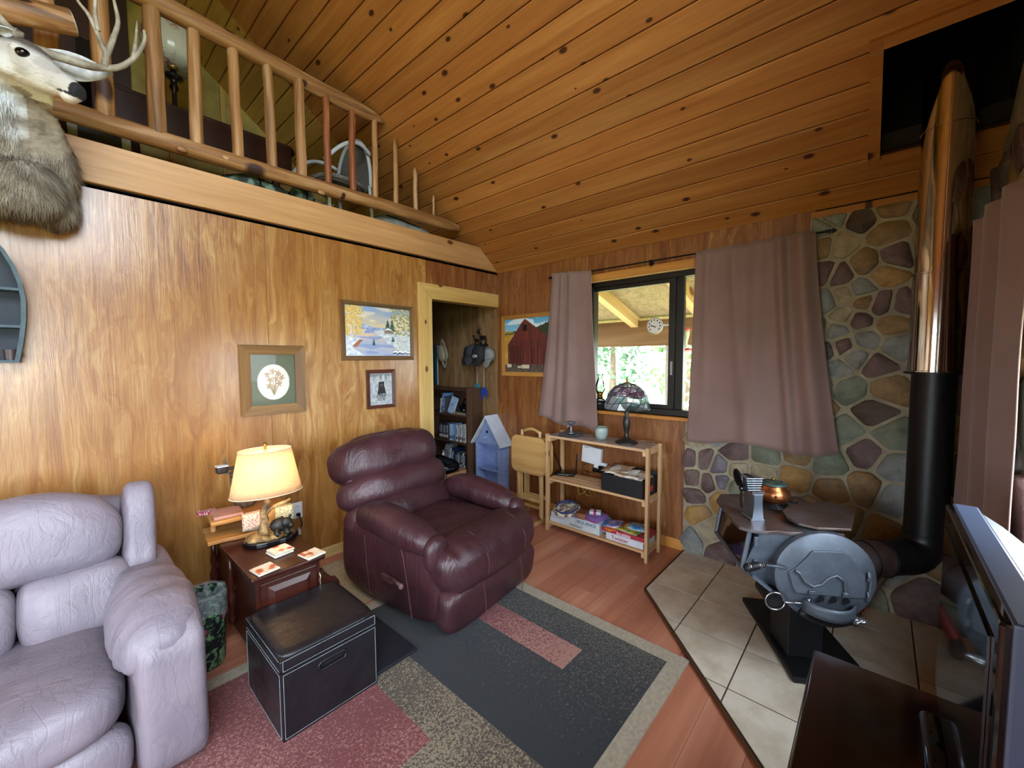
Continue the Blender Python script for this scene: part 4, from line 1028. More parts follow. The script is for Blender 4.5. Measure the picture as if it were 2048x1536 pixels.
for sx in (-.15, .15):
    for sy in (-.38, .38):
        MB().lathe([(.016, 0), (.022, .02), (.014, .04), (.024, .07), (.018, .08)], 12, (sx, sy, 0)).build('foot', m_cherry, T, smooth=True)
for y in (.30, -.05):
    MB().lathe([(.012, .12), (.02, .15), (.011, .18), (.02, .22), (.024, .27), (.011, .31), (.018, .35), (.012, .40), (.014, .475)], 12, (-.166, y, 0)).build('spindle', m_cherry, T, smooth=True)

# ---------------------------------------------------------------- lamp with bear base
T = thing('table_lamp', 'lit table lamp with oval cream shade and carved bear base', 'table lamp', (-2.515, -.62, .512), -8)
m_wood_res = NT('carved_bark'); v = m_wood_res.coords(); m_wood_res.color(m_wood_res.ramp(m_wood_res.noise(v, 22, 5, .7), [(.35, '#3b2613'), (.5, '#7f6138'), (.68, '#b9975f')])); m_wood_res.set(rough=.55); m_wood_res.bump(m_wood_res.noise(v, 40, 4), .8, .01); m_wood_res = m_wood_res.m
ob = [(.135 * cos(t) * (1 + .08 * sin(3 * t)), .085 * sin(t) * (1 + .1 * cos(2 * t))) for t in [2 * pi * k / 28 for k in range(28)]]
MB().prism(ob, 0, .028, 2).build('base', m_blk, T, bevel=.006)
MB().pad((-.01, .01, .035), (.22, .13, .05), 2.4, 12, lambda p: p * (1 + .18 * noise.noise(p * 30))).build('ground_moss', m_wood_res, T, smooth=True)
tr = MB().tube([(-.035, .0, .03), (-.04, 0, .08), (-.028, .0, .13), (-.035, 0, .18), (-.01, .005, .23), (-.015, .005, .255)], [.036, .024, .021, .019, .020, .016], 12)
tr.tube([(-.03, 0, .15), (.0, .0, .19), (.04, -.005, .205), (.08, -.01, .215), (.105, -.012, .225)], [.012, .011, .012, .010, .009], 8)
tr.tube([(-.06, -.02, .03), (-.045, -.005, .05), (-.037, 0, .09)], [.018, .016, .012], 8).tube([(-.0, -.03, .03), (-.025, -.01, .05), (-.035, 0, .1)], [.018, .014, .01], 8)
tr.build('tree_trunk', m_wood_res, T, smooth=True)
mbk = plain('bear_black', '#17140f', .5, var=.3, scale=30, bump=.5, bscale=90)
br = MB().pad((.045, .0, .085), (.10, .075, .08), 2.2, 12).pad((.075, -.025, .10), (.06, .055, .055), 2.2, 10).pad((.092, -.05, .088), (.03, .04, .03), 2.2, 8)
for s_ in (-1, 1): br.pad((.075 + s_ * .022, -.012, .128), (.018, .012, .018), 2.2, 6)
br.tube([(.03, -.02, .07), (.02, -.04, .05), (.03, -.055, .045)], [.02, .017, .013], 8).tube([(.07, -.03, .07), (.075, -.05, .05), (.08, -.06, .045)], [.02, .016, .012], 8)
ob_ = br.build('bear', mbk, T, smooth=True)
MB().pad((.094, -.071, .09), (.012, .008, .01), 2, 5).build('nose', m_blk, ob_)
MB().cyl((-.012, .003, .25), (-.012, .003, .29), .012, 10).build('socket', m_brass, T)
MB().tube([(-.012, .003, .27), (-.05, 0, .33), (-.05, 0, .45), (-.012, 0, .53)], .0022, 6).tube([(-.012, .003, .27), (.026, 0, .33), (.026, 0, .45), (-.012, 0, .53)], .0022, 6).build('harp', m_brass, T)
MB().lathe([(.004, .525), (.008, .532), (.005, .54), (.012, .555), (.01, .565), (0, .572)], 12, (-.012, 0, 0)).build('finial', m_brass, T, smooth=True)
m_shade = NT('cream_shade'); v = m_shade.coords((1, 1, 1), rnd=False)
sh_c = m_shade.ramp(m_shade.noise(m_shade.coords((90, 90, 260), rnd=False), 1, 2), [(.3, '#d9bd96'), (.7, '#ead3b0')])
_d = m_shade.n('BsdfDiffuse'); _t = m_shade.n('BsdfTranslucent'); _m = m_shade.n('MixShader'); _m.inputs[0].default_value = .55
m_shade.l(sh_c, _d.inputs[0]); m_shade.l(sh_c, _t.inputs[0]); m_shade.l(_d.outputs[0], _m.inputs[1]); m_shade.l(_t.outputs[0], _m.inputs[2])
m_shade.l(_m.outputs[0], m_shade.t.nodes['Material Output'].inputs['Surface']); m_shade = m_shade.m
sh = MB().grid(48, 6, lambda u, v_: ((-.012 + (.178 - .048 * v_) * cos(2 * pi * u)), (.112 - .022 * v_) * sin(2 * pi * u), .285 + .245 * v_)).build('shade', m_shade, T, smooth=True)
sh.modifiers.new('t', 'SOLIDIFY').thickness = .002
for z, A, B in ((.285, .179, .113), (.53, .131, .091)):
    MB().tube([(-.012 + A * cos(2 * pi * k / 40), B * sin(2 * pi * k / 40), z) for k in range(40)], .003, 6, closed=True).build('shade_trim', plain('shade_trim', '#d8bf9c', .8), T)
m_bulb = emit('bulb', '#ffe3bb', 9.0)
MB().lathe([(0, .29), (.014, .30), (.014, .32), (.030, .36), (.032, .385), (.02, .41), (0, .418)], 14, (-.012, 0, 0)).build('bulb', m_bulb, T, smooth=True)
pl = bpy.data.lights.new('lamp_bulb_light', 'POINT'); pl.energy = 2.0; pl.color = (1.0, .80, .54); pl.shadow_soft_size = .035
plo = bpy.data.objects.new('lamp_bulb_light', pl); COL.objects.link(plo); plo.parent = T; plo.location = (-.012, 0, .44)

# ---------------------------------------------------------------- rustic rack, books, novelty phone, coasters
m_rust = wood('rustic_slab', '#8a5a2a', '#b98344', '#d1a463', 'x', .45, 1.4, .2)
T = thing('desk_rack', 'two-tier rustic slab rack at the back of the end table', 'rack', (-2.555, -.305, .512), -6)
def slab(z, x0, x1, y0, y1, sd):
    P = []
    for k in range(24):
        t = k / 24 * 4; e = int(t); f_ = t - e
        p = [(x0 + (x1 - x0) * f_, y0), (x1, y0 + (y1 - y0) * f_), (x1 - (x1 - x0) * f_, y1), (x0, y1 - (y1 - y0) * f_)][e]
        P.append((p[0] + .012 * noise.noise(Vector((k * .7, sd, 0))), p[1] + .012 * noise.noise(Vector((k * .7, sd, 4)))))
    return MB().prism(P, z, z + .022, 2)
slab(0.0, -.205, .205, -.15, .12, 1).build('shelf', m_rust, T, bevel=.004)
slab(.10, -.185, .215, -.13, .12, 2).build('shelf', m_rust, T, bevel=.004)
for x in (-.16, .0, .17): MB().cyl((x, .02, .02), (x, .02, .10), .014, 10).build('post', m_rust, T)
T2 = T
def book(lb_, loc, d, cover, rz=0, pages='#d8d0bd', grp=None, rot=None, spine='x-', nm='book', txt=None):
    T = thing(nm, lb_, 'book', loc, rz, grp, rot)
    x, y, z = d
    MB().bb((-x / 2 + .002, -y / 2 + .003, .002), (x / 2 - .003, y / 2 - .003, z - .002)).build('pages', plain('pages', pages, .8, var=.08, scale=60), T)
    MB().bb((-x / 2, -y / 2, 0), (x / 2, y / 2, .002)).bb((-x / 2, -y / 2, z - .002), (x / 2, y / 2, z)).bb((-x / 2, -y / 2, 0), (-x / 2 + .002, y / 2, z)).build('cover', cover, T)
    return T
m_pinkcal = NT('pink_calico'); v = m_pinkcal.coords(); m_pinkcal.color(m_pinkcal.ramp(m_pinkcal.vor(v, 110).outputs['Distance'], [(.25, '#a9505f'), (.45, '#d9b8a6'), (.7, '#d7cba8')])); m_pinkcal.set(rough=.7); m_pinkcal = m_pinkcal.m
m_yelcal = NT('yellow_calico'); v = m_yelcal.coords(); m_yelcal.color(m_yelcal.ramp(m_yelcal.vor(v, 120).outputs['Distance'], [(.25, '#8f7d3a'), (.45, '#d8cf9d'), (.7, '#e2dcc0')])); m_yelcal.set(rough=.7); m_yelcal = m_yelcal.m
book('open white book on the lower shelf of the rustic rack', (-2.49, -.375, .535), (.15, .13, .022), plain('white_cover', '#d8d5cd', .6), -10, grp='books on the rustic rack')
book('dusty pink cloth book lying on the rustic rack', (-2.655, -.33, .635), (.14, .14, .02), plain('dusty_pink', '#b08272', .8, var=.1), 84, grp='books on the rustic rack')
book('red and white patterned booklet at the left end of the rustic rack', (-2.735, -.225, .635), (.05, .09, .02), rugmat('red_print', '#8f2433', '#d9cfd0', .9), 80, grp='books on the rustic rack')
# quilted cloth hanging over the rack front
T = thing('quilted_cloth', 'pink and yellow calico cloth draped over the rack front', 'cloth', (-2.51, -.452, .6345), -6)
for x0, x1, mt in ((-.10, .03, m_pinkcal), (.03, .07, m_rust), (.07, .17, m_yelcal)):
    MB().grid(6, 8, lambda u, v_: (x0 + (x1 - x0) * u, .05 - .055 * min(1, v_ * 2) - .004 * sin(u * 5), .004 - .09 * max(0, v_ * 2 - 1))).build('panel', mt, T, smooth=True).modifiers.new('t', 'SOLIDIFY').thickness = .004
T = thing('novelty_phone', 'deer-shaped novelty telephone with gold rotary dial on the rack', 'telephone', (-2.53, -.265, .6345), 5)
st = MB().pad((0, .02, .07), (.14, .12, .15), (2.3, 2.3, 3), 14, lambda p: p * (1 + .12 * noise.noise(p * 28)))
st.tube([(-.03, .02, .10), (-.055, .0, .17), (-.065, -.01, .215)], [.045, .036, .03], 12).pad((-.075, -.035, .225), (.05, .085, .05), 2.2, 10)
st.build('stump_body', plain('phone_brown', '#5b4a3c', .5, var=.35, scale=40, bump=.5, bscale=80), T, smooth=True)
RX_ = Matrix.Rotation(rad(75), 3, 'X')
dl_ = MB().lathe([(.038, 0), (.04, .006), (.036, .012), (0, .012)], 24, (.04, -.045, .085), RX_).build('dial', plain('gold_dial', '#c9a64c', .35, .6), T, auto=40)
for k in range(10):
    t = rad(40 + k * 29); c = Vector((.04, -.045, .085)) + RX_ @ Vector((.027 * cos(t), .027 * sin(t), .0125))
    MB().lathe([(0.0, 0), (.0058, 0), (.0055, .0008), (0, .0008)], 10, c, RX_).build('finger_hole', m_blk, dl_)
m_ant = plain('antler_brown', '#7a6650', .55, var=.3, scale=30)
for s_ in (-1, 1):
    a_ = MB().tube([(-.065 + s_ * .012, -.01, .25), (-.065 + s_ * .035, .0, .275), (-.065 + s_ * .045, .005, .31), (-.065 + s_ * .04, 0, .335)], [.006, .006, .005, .002], 7)
    a_.tube([(-.065 + s_ * .033, 0, .272), (-.065 + s_ * .055, -.01, .295), (-.065 + s_ * .058, -.012, .315)], [.005, .004, .002], 6)
    a_.build('antler', m_ant, T, smooth=True)
    MB().pad((-.07 + s_ * .035, -.01, .235), (.035, .012, .018), 2.2, 6).build('ear', m_ant, T, smooth=True)
hs = MB().rbox((-.135, -.02, .262), (.055, .05, .04), .01).rbox((-.06, -.02, .262), (.16, .022, .018), .007).build('handset', plain('handset_dark', '#2c2826', .5), T, smooth=True)
MB().rbox((-.135, -.02, .285), (.056, .051, .008), .003).build('cap', m_white, hs)
m_coast = NT('coaster_print'); v = m_coast.coords((1, 1, 1)); vv = m_coast.vor(v, 22).outputs['Distance']
m_coast.color(m_coast.ramp(vv, [(.18, '#c9573c'), (.34, '#dd8a66'), (.42, '#e9dcb8'), (.7, '#efe7cf')])); m_coast.set(rough=.4); m_coast = m_coast.m
for k, (x, y, n, rz, lb_) in enumerate(((-2.65, -.95, 1, 8, 'fruit-print coaster nearest the front left corner of the end table'), (-2.535, -.81, 2, 8, 'stacked fruit-print coasters in front of the lamp base'), (-2.43, -.96, 1, 10, 'fruit-print coaster at the right edge of the end table'))):
    for j in range(n):
        nm = lb_ if n == 1 else ('topmost fruit-print coaster of the stack before the lamp base' if j else 'lower coaster of the stack before the lamp base')
        T = thing('coaster', nm, 'coaster', (x + .004 * j, y, .5125 + j * .0125), rz, 'fruit coasters')
        MB().rbox((0, 0, .005), (.10, .10, .010), .004).build('tile_body', plain('coaster_white', '#ddd8c8', .5), T, smooth=True)
        MB().bb((-.046, -.046, .0102), (.046, .046, .0108)).build('fruit_print', m_coast, T)

# ---------------------------------------------------------------- waste bin
T = thing('waste_bin', 'floral print waste bin with clear plastic liner beside the sofa', 'waste bin', (-2.848, -.66, .0))
m_flor = NT('floral_print'); v = m_flor.coords(rnd=False)
vn = m_flor.vor(v, 13); f1 = m_flor.ramp(vn.outputs['Distance'], [(.12, '#d8a8b0'), (.3, '#a8687e'), (.36, '#7b4058')])
lf = m_flor.ramp(m_flor.noise(v, 24, 3, .6, 1.5), [(.49, '#10141c'), (.53, '#3f6b45'), (.62, '#86a87c')])
sc_ = m_flor.n('SeparateColor'); m_flor.l(vn.outputs['Color'], sc_.inputs[0])
pk = m_flor.math('MULTIPLY', m_flor.math('GREATER_THAN', sc_.outputs[0], .5), m_flor.math('LESS_THAN', vn.outputs['Distance'], .37))
m_flor.color(m_flor.mix(pk, lf, f1)); m_flor.set(rough=.6); m_flor = m_flor.m
MB().lathe([(.078, .0), (.082, .01), (.098, .37), (.094, .37), (.078, .015), (0, .015)], 26).build('bin_body', m_flor, T, auto=40)
m_liner = NT('clear_liner'); m_liner.color((.75, .82, .9, 1)); m_liner.set(rough=.15, alpha=.22); m_liner.bump(m_liner.noise(m_liner.coords(), 30, 5, .7, 1.0), 1.0, .02); m_liner = m_liner.m
def lin(u, v_):
    t = 2 * pi * u
    if v_ < .5: r, z = .101 + .006 * noise.noise(Vector((cos(t) * 4, sin(t) * 4, v_ * 9))), .27 + .02 * sin(3 * t) + (.115 - .02 * sin(3 * t)) * v_ * 2
    else: r, z = .097 - (v_ - .5) * .07 + .012 * noise.noise(Vector((cos(t) * 4, sin(t) * 4, v_ * 9))), .385 - .22 * (v_ - .5) * 2
    return (r * cos(t), r * sin(t), z)
MB().grid(40, 12, lin).build('liner', m_liner, T, smooth=True)
# wall outlet with plug
T = thing('wall_outlet', 'white duplex wall outlet with black plug above the end table', 'outlet', (-2.149, 0, .436))
MB().rbox((0, -.003, 0), (.072, .006, .118), .003).build('cover_plate', m_white, T, smooth=True)
for z in (.026, -.026):
    MB().lathe([(.016, 0), (.016, .002), (.014, .003), (0, .003)], 16, (0, -.006, z), Matrix.Rotation(rad(90), 3, 'X')).build('receptacle', m_white, T)
for x in (-.006, .006): MB().bb((x - .0012, -.0096, .024), (x + .0012, -.0088, .034)).build('slot', m_ink, T)
pg = MB().rbox((.0, -.02, -.028), (.026, .026, .022), .005).build('plug', m_blk, T, smooth=True)
MB().tube([(0, -.03, -.03), (.01, -.045, -.06), (.012, -.05, -.10), (-.002, -.04, -.135), (-.03, -.035, -.20), (-.10, -.05, -.30)], .0035, 8).build('cord', m_blk, pg, smooth=True)
MB().rbox((-.003, -.042, -.145), (.018, .004, .055), .001).build('tag', plain('cord_tag', '#cfc2bd', .6), pg)
# ---------------------------------------------------------------- wood stove
m_cast = NT('grey_cast_iron'); v = m_cast.coords(); m_cast.color(m_cast.ramp(m_cast.noise(v, 7, 5, .65), [(.3, '#474e58'), (.6, '#5a636e'), (.8, '#6c7682')])); m_cast.set(rough=.5, metal=.35); m_cast.bump(m_cast.noise(v, 70, 3), .12, .003); m_cast = m_cast.m
m_rustp = NT('heat_stained_plate'); v = m_rustp.coords(); m_rustp.color(m_rustp.ramp(m_rustp.noise(v, 6, 5, .65, .6), [(.3, '#4a3f3e'), (.5, '#625048'), (.7, '#6d6a70')])); m_rustp.set(rough=.45, metal=.5); m_rustp = m_rustp.m
m_stblk = plain('stove_black', '#15161a', .55, .3, bump=.2)
ang = math.degrees(atan2(-.515, -.857))
# local x = towards the loading door, local y = away from the glass side
T = thing('wood_stove', 'grey cast-iron wood stove with round loading door on the tiled hearth', 'wood stove', (-1.02, -3.01, .02), ang)
def L(a, b, z): return Vector((a, -b, z))      # b positive towards the glass side
RA = Matrix.Rotation(rad(90), 3, 'Y')
ZC, RB_ = .53, .198
MB().lathe([(RB_ - .01, -.56), (RB_, -.54), (RB_, -.03), (RB_ + .006, -.028), (RB_ + .006, 0.0), (RB_ - .004, .008), (.0, .008)], 40, L(0, 0, ZC), RA).build('firebox_barrel', m_cast, T, auto=40)
# glass-fronted bay on the left
by = MB().prism([(0.0, .40), (-.20, .42), (-.318, .50), (-.318, .525), (-.25, .70), (0.0, .70)], -.46, -.05, 0)
by.build('side_bay', m_cast, T)
dr = MB()
MB().add([L(-.06, .322, .53), L(-.45, .322, .53), L(-.45, .295, .69), L(-.06, .295, .69)], [(0, 1, 2, 3)]).build('fire_glass', plain('sooty_glass', '#1a0f0a', .06), T)
for a, b in (((-.05, .325, .52), (-.46, .325, .52)), ((-.05, .296, .70), (-.46, .296, .70)), ((-.052, .325, .52), (-.052, .296, .70)), ((-.457, .325, .52), (-.457, .296, .70))):
    MB().tube([L(*a), L(*b)], .011, 6).build('glass_frame', m_cast, T)
for a in (.545, .655): MB().box(L(-.046, .27, a), (.014, .018, .045)).build('hinge', m_cast, T, bevel=.003)
MB().prism([(-.30, .505), (-.20, .425), (-.10, .37), (-.10, .385), (-.20, .44), (-.30, .52)], -.40, .012, 0).build('ash_lip', m_cast, T)
# top cooking plate with scalloped edge, higher flue plate
sc_ = [(-.08, -.02), (-.04, .08), (-.03, .13), (-.04, .18), (-.02, .24), (-.03, .30), (-.06, .34), (-.12, .345), (-.44, .335), (-.55, .28), (-.58, .10), (-.58, -.16), (-.30, -.16), (-.05, -.10)]
MB().prism([(p[0], -p[1]) for p in sc_], .70, .716, 2).build('top_plate', m_rustp, T, bevel=.003)
fp = [(-.03, .02), (-.07, .08), (-.14, .10), (-.24, .08), (-.34, .0), (-.42, -.22), (-.30, -.28), (-.12, -.17), (-.04, -.12)]
MB().prism([(p[0], -p[1]) for p in fp], .735, .747, 2).build('flue_plate', m_rustp, T, bevel=.003)
MB().cyl(L(-.2, -.02, .69), L(-.2, -.02, .74), .10, 20).build('flue_neck', m_stblk, T)
# loading door: raised panel, swirl, air plate
F = .010
def fc(y_, z_, o=0): return (F + o, -y_, ZC + z_)
pan = [(-.155, .02), (-.12, .045), (-.085, .09), (-.06, .125), (.0, .13), (.06, .13), (.09, .115), (.115, .07), (.15, .03), (.155, -.07), (.12, -.075), (-.12, -.075), (-.135, -.05), (-.14, -.03)]
dp = MB().prism([(-(-p[0]), ZC + p[1]) for p in pan], F - .002, F + .008, 0).build('door_panel', m_cast, T, bevel=.003)
sw = [(-.13, .035), (-.11, .02), (-.09, -.015), (-.055, -.035), (-.02, -.02), (.005, .01), (.035, .025), (.065, .005), (.072, -.035), (.068, -.055)]
MB().tube([(F + .014, p[0], ZC + p[1]) for p in sw], .0065, 8).pad((F + .014, .072, ZC - .055), (.024, .024, .024), 2, 6).build('swirl_handle', m_cast, dp, smooth=True)
for k in range(3): MB().lathe([(0, 0), (.013, 0), (.013, .004), (0, .004)], 14, (F + .007, -.02 + k * .05, ZC - .09), RA).build('air_hole', m_stblk, dp)
for (y_, z_) in ((-.06, -.062), (.075, -.062)): MB().rbox((F + .014, y_, ZC + z_), (.014, .028, .02), .005).build('latch_lug', m_cast, dp)
for (y_, z_, s_) in ((.163, .03, 1), (.163, -.06, 1)): MB().tube([(F + .006, y_, ZC + z_ + .02), (F + .012, y_, ZC + z_), (F + .006, y_, ZC + z_ - .02)], .006, 6).build('hinge', m_cast, T)
MB().tube([(F + .006, .168, ZC + .05), (F + .006, .172, ZC), (F + .006, .168, ZC - .08)], .006, 6).build('hinge_rod', m_cast, T)
# curved fender under the door
def fen(u, v_):
    y_ = -.095 + u * .205; return (F + .012 + .075 * sin(pi * u) ** .7, y_, ZC - .10 - .055 * v_ + .006)
o = MB().grid(18, 3, fen).build('fender', m_cast, T, smooth=True); o.modifiers.new('t', 'SOLIDIFY').thickness = .006
MB().prism([(F - .005, -.095)] + [(fen(k / 14, 0)[0] - .003, fen(k / 14, 0)[1]) for k in range(15)] + [(F - .005, .11)], ZC - .155, ZC - .15, 2).build('fender_tray', m_stblk, T)
lp = MB().tube([(F + .02, -.11 + .24 * u, ZC - .155 - .035 * sin(pi * u)) for u in [k / 12 for k in range(13)]], [.012 + .008 * sin(pi * k / 12) for k in range(13)], 8)
lp.build('ash_ledge', m_stblk, T, smooth=True)
m_foil = plain('crumpled_foil', '#b9bcc0', .25, .9, var=.2, scale=40, bump=.8, bscale=60)
MB().pad((F + .035, .115, ZC - .16), (.04, .06, .03), 2.2, 8, lambda p: p * (1 + .35 * noise.noise(p * 90))).build('foil', m_foil, T, smooth=False)
# latch handle with coil grip, pull ring
MB().tube([(F + .01, -.165, ZC + .035), (F + .015, -.20, ZC + .045), (F + .02, -.26, ZC + .05)], .006, 8).build('latch_arm', m_cast, T, smooth=True)
cg = MB().tube([(F + .02, -.255, ZC + .05), (F + .022, -.29, ZC + .045), (F + .024, -.335, ZC + .03), (F + .025, -.345, ZC + .026)], [.008, .017, .02, .012], 10).build('coil_grip', m_stblk, T, smooth=True)
m_steel = plain('bright_steel', '#b5b9bf', .25, .95, var=.02)
hel = [(F + .022 + (.011 + .009 * t) * cos(t * 56), -.265 - .07 * t, ZC + .05 - .018 * t + (.011 + .009 * t) * sin(t * 56)) for t in [k / 120 for k in range(121)]]
MB().tube(hel, .0018, 5).build('coil_wire', m_steel, cg)
rg = MB().tube([(F + .02, -.21 + .04 * cos(2 * pi * k / 24), ZC - .115 + .04 * sin(2 * pi * k / 24)) for k in range(24)], .004, 6, closed=True)
rg.tube([(F + .02, -.17, ZC - .115), (F + .015, -.06, ZC - .115)], .004, 6).tube([(F + .02, -.075, ZC - .09), (F + .02, -.075, ZC - .125)], .006, 6)
rg.build('damper_ring', m_steel, T, smooth=True)
MB().bb((F - .01, -.248, ZC - .155), (F + .016, -.172, ZC - .075)).build('damper_tube', m_stblk, T) if False else None
MB().lathe([(.036, -.12), (.036, .0), (0, -.005)], 20, L(.016, .21, ZC - .115), RA).build('air_tube', m_stblk, T, auto=40)
# pedestal and base plate
MB().bb((-.36, -.07, .03), (-.16, .09, .36)).build('pedestal', m_stblk, T, bevel=.006)
MB().bb((-.68, -.10, .0), (-.02, .25, .028)).build('base_plate', m_stblk, T, bevel=.005)

# flue pipe
T = thing('stove_pipe', 'black stove pipe with polished chrome upper sections rising to the ceiling box', 'flue pipe', (-.35, -3.365, .02))
m_chrome = NT('polished_chrome'); m_chrome.color('#c9c2b8'); v = m_chrome.coords(); m_chrome.set(rough=.09, metal=1.0); m_chrome.bump(m_chrome.noise(v, 9, 3), .05, .01); m_chrome = m_chrome.m
m_pipeb = plain('pipe_black', '#141415', .42, .4, var=.1)
MB().cyl((0, 0, .60), (0, 0, 1.46), .083, 32).build('black_pipe', m_pipeb, T, auto=40)
MB().cyl((0, 0, 1.45), (0, 0, 1.93), .098, 40).build('chrome_section', m_chrome, T, auto=40)
MB().cyl((0, 0, 1.935), (0, 0, 3.5), .094, 40).build('chrome_section', m_chrome, T, auto=40)
for z, r in ((1.447, .106), (1.932, .102), (2.62, .098)):
    MB().lathe([(r - .006, z - .006), (r, z - .004), (r, z + .004), (r - .006, z + .006)], 40).build('ring', m_chrome, T, auto=40)
MB().lathe([(.09, 1.44), (.112, 1.436), (.112, 1.446)], 32).build('collar', m_pipeb, T, auto=40)
MB().box((.0, -.1, 1.70), (.006, .004, .44)).build('seam', m_chrome, T)
dv = Vector((-.45, .40, 0)).normalized()
el = [Vector((0, 0, .62)) , Vector((0, 0, .60))]
for k in range(1, 7):
    t = pi / 2 * k / 6; el.append(Vector((0, 0, .60)) * 1 + dv * (.10 * (1 - cos(t))) - Vector((0, 0, .10 * sin(t)))  )
MB().tube(el + [el[-1] + dv * .02], .088, 24).build('elbow', m_pipeb, T, auto=40)
e0 = el[-1]
MB().tube([e0, e0 + dv * .20], .085, 28).build('horizontal_pipe', m_stblk, T, auto=40)
MB().tube([e0 + dv * .14, e0 + dv * .52], .088, 28).build('adaptor_pipe', m_rustp, T, auto=40)
for d_ in (.15, .24, .34): 
    x_ = dv.orthogonal().normalized(); y_ = dv.cross(x_)
    MB().tube([e0 + dv * d_ + (x_ * cos(t) + y_ * sin(t)) * .089 for t in [2 * pi * k / 28 for k in range(28)]], .0035, 6, closed=True).build('crimp_ring', m_stblk, T)
T_pipe_z = e0

# things on the stove
ca = Vector((-.857, -.515, 0)); cb = Vector((-.515, .857, 0)); SO = Vector((-1.02, -3.01, .02))
def st(a, b, z): return SO + ca * a + cb * b + Vector((0, 0, z))
T = thing('stove_fan', 'heat-powered stove fan with black blades and ribbed aluminium fins', 'stove fan', st(-.19, .235, .717), -48)
m_alu = plain('brushed_aluminium', '#8f9bab', .3, .9, var=.05)
pf = [(-.06, 0), (-.06, .006), (-.05, .01), (-.042, .05), (-.036, .09), (-.04, .13), (.04, .13), (.036, .09), (.042, .05), (.05, .01), (.06, .006), (.06, 0)]
bd = MB().prism([(p[0] * .55, p[1]) for p in pf], -.045, .045, 1).build('body', m_alu, T)
MB().box((0, 0, .138), (.06, .088, .016)).build('module', m_steel, T)
for k in range(6): MB().rbox((-.02 + .0, 0, .152 + k * .0115), (.085 - .004 * (5 - k), .085, .006), .002).build('fin', m_alu, T)
MB().bb((-.03, -.04, .146), (-.012, .04, .215)).build('fin_core', m_stblk, T)
MB().cyl((-.06, 0, .15), (-.03, 0, .15), .014, 12).build('motor', m_stblk, T)
for k in range(2):
    t = rad(70 + 180 * k); dx = Vector((0, cos(t), sin(t)))
    def bl(u, v_):
        c = Vector((-.062, 0, .15)) + dx * (.012 + .085 * u); pr_ = Vector((.25, -sin(t), cos(t))).normalized()
        return c + pr_ * (v_ - .5) * .055 * (sin(pi * (.15 + .8 * u)) ** .6) + Vector((-.012 * u, 0, 0))
    MB().grid(8, 4, bl).build('blade', m_blk, T, smooth=True).modifiers.new('t', 'SOLIDIFY').thickness = .0025
MB().lathe([(0, 0), (.012, .001), (.012, .008), (0, .012)], 12, (-.06, 0, .15), Matrix.Rotation(rad(-90), 3, 'Y')).build('hub', m_blk, T)
T = thing('trivet', 'scrolled wire trivet under the copper pot on the stove', 'trivet', st(-.40, .06, .717), 20)
tv = MB()
for r in (.045, .07, .095, .115): tv.tube([(r * cos(2 * pi * k / 28), r * sin(2 * pi * k / 28), .016) for k in range(28)], .003, 6, closed=True)
for k in range(4): tv.tube([(.02 * cos(k * pi / 4), .02 * sin(k * pi / 4), .016), (.118 * cos(k * pi / 4), .118 * sin(k * pi / 4), .016)], .003, 6); tv.tube([(-.02 * cos(k * pi / 4), -.02 * sin(k * pi / 4), .016), (-.118 * cos(k * pi / 4), -.118 * sin(k * pi / 4), .016)], .003, 6)
tv.build('scrollwork', plain('trivet_iron', '#3c3f44', .35, .8), T, smooth=True)
for k in range(4):
    t = k * pi / 2 + .4; MB().tube([(.118 * cos(t), .118 * sin(t), .016), (.13 * cos(t), .13 * sin(t), .024), (.138 * cos(t), .138 * sin(t), .012), (.135 * cos(t), .135 * sin(t), .0)], .003, 6).build('foot', m_steel, T)
T = thing('copper_pot', 'round copper potpourri pot with pierced green lid on the trivet', 'pot', st(-.40, .06, .7365))
m_copper = plain('aged_copper', '#a9683f', .32, .9, var=.2, scale=20)
MB().lathe([(0, .0), (.05, .0), (.075, .018), (.084, .045), (.076, .072), (.06, .088), (.063, .098), (.056, .098)], 28).build('pot_body', m_copper, T, smooth=True)
ld = MB().lathe([(.066, .098), (.064, .104), (.045, .112), (.0, .116)], 28).build('lid', plain('verdigris', '#54706a', .45, .6, var=.25, scale=30), T, smooth=True)
for k in range(7): MB().pad((.042 * cos(k * .9), .042 * sin(k * .9), .1125), (.013, .013, .003), 2, 3).build('lid_hole', m_stblk, ld)
MB().lathe([(.004, .114), (.009, .124), (.006, .132), (0, .134)], 12).build('lid_knob', m_brass, ld, smooth=True)
for k in range(6): MB().pad((.083 * cos(k * 1.05 + .3), .083 * sin(k * 1.05 + .3), .05), (.012, .012, .012), 2, 4).build('piercing', m_stblk, T)
T = thing('hearth_broom', 'red-handled hearth broom leaning behind the stove', 'broom', (-.32, -3.12, .02))
MB().cyl((.10, -.30, .75), (0.03, -.06, .2), .012, 10).build('handle', plain('broom_handle', '#5c4c3a', .6), T)
MB().cyl((.03, -.06, .24), (.005, -.0, .10), .016, 10, .028).build('ferrule', plain('broom_red', '#7d1f1c', .5), T)
MB().pad((0, .01, .055), (.08, .05, .11), 3, 6).build('bristles', plain('bristles', '#3a3026', .9), T)

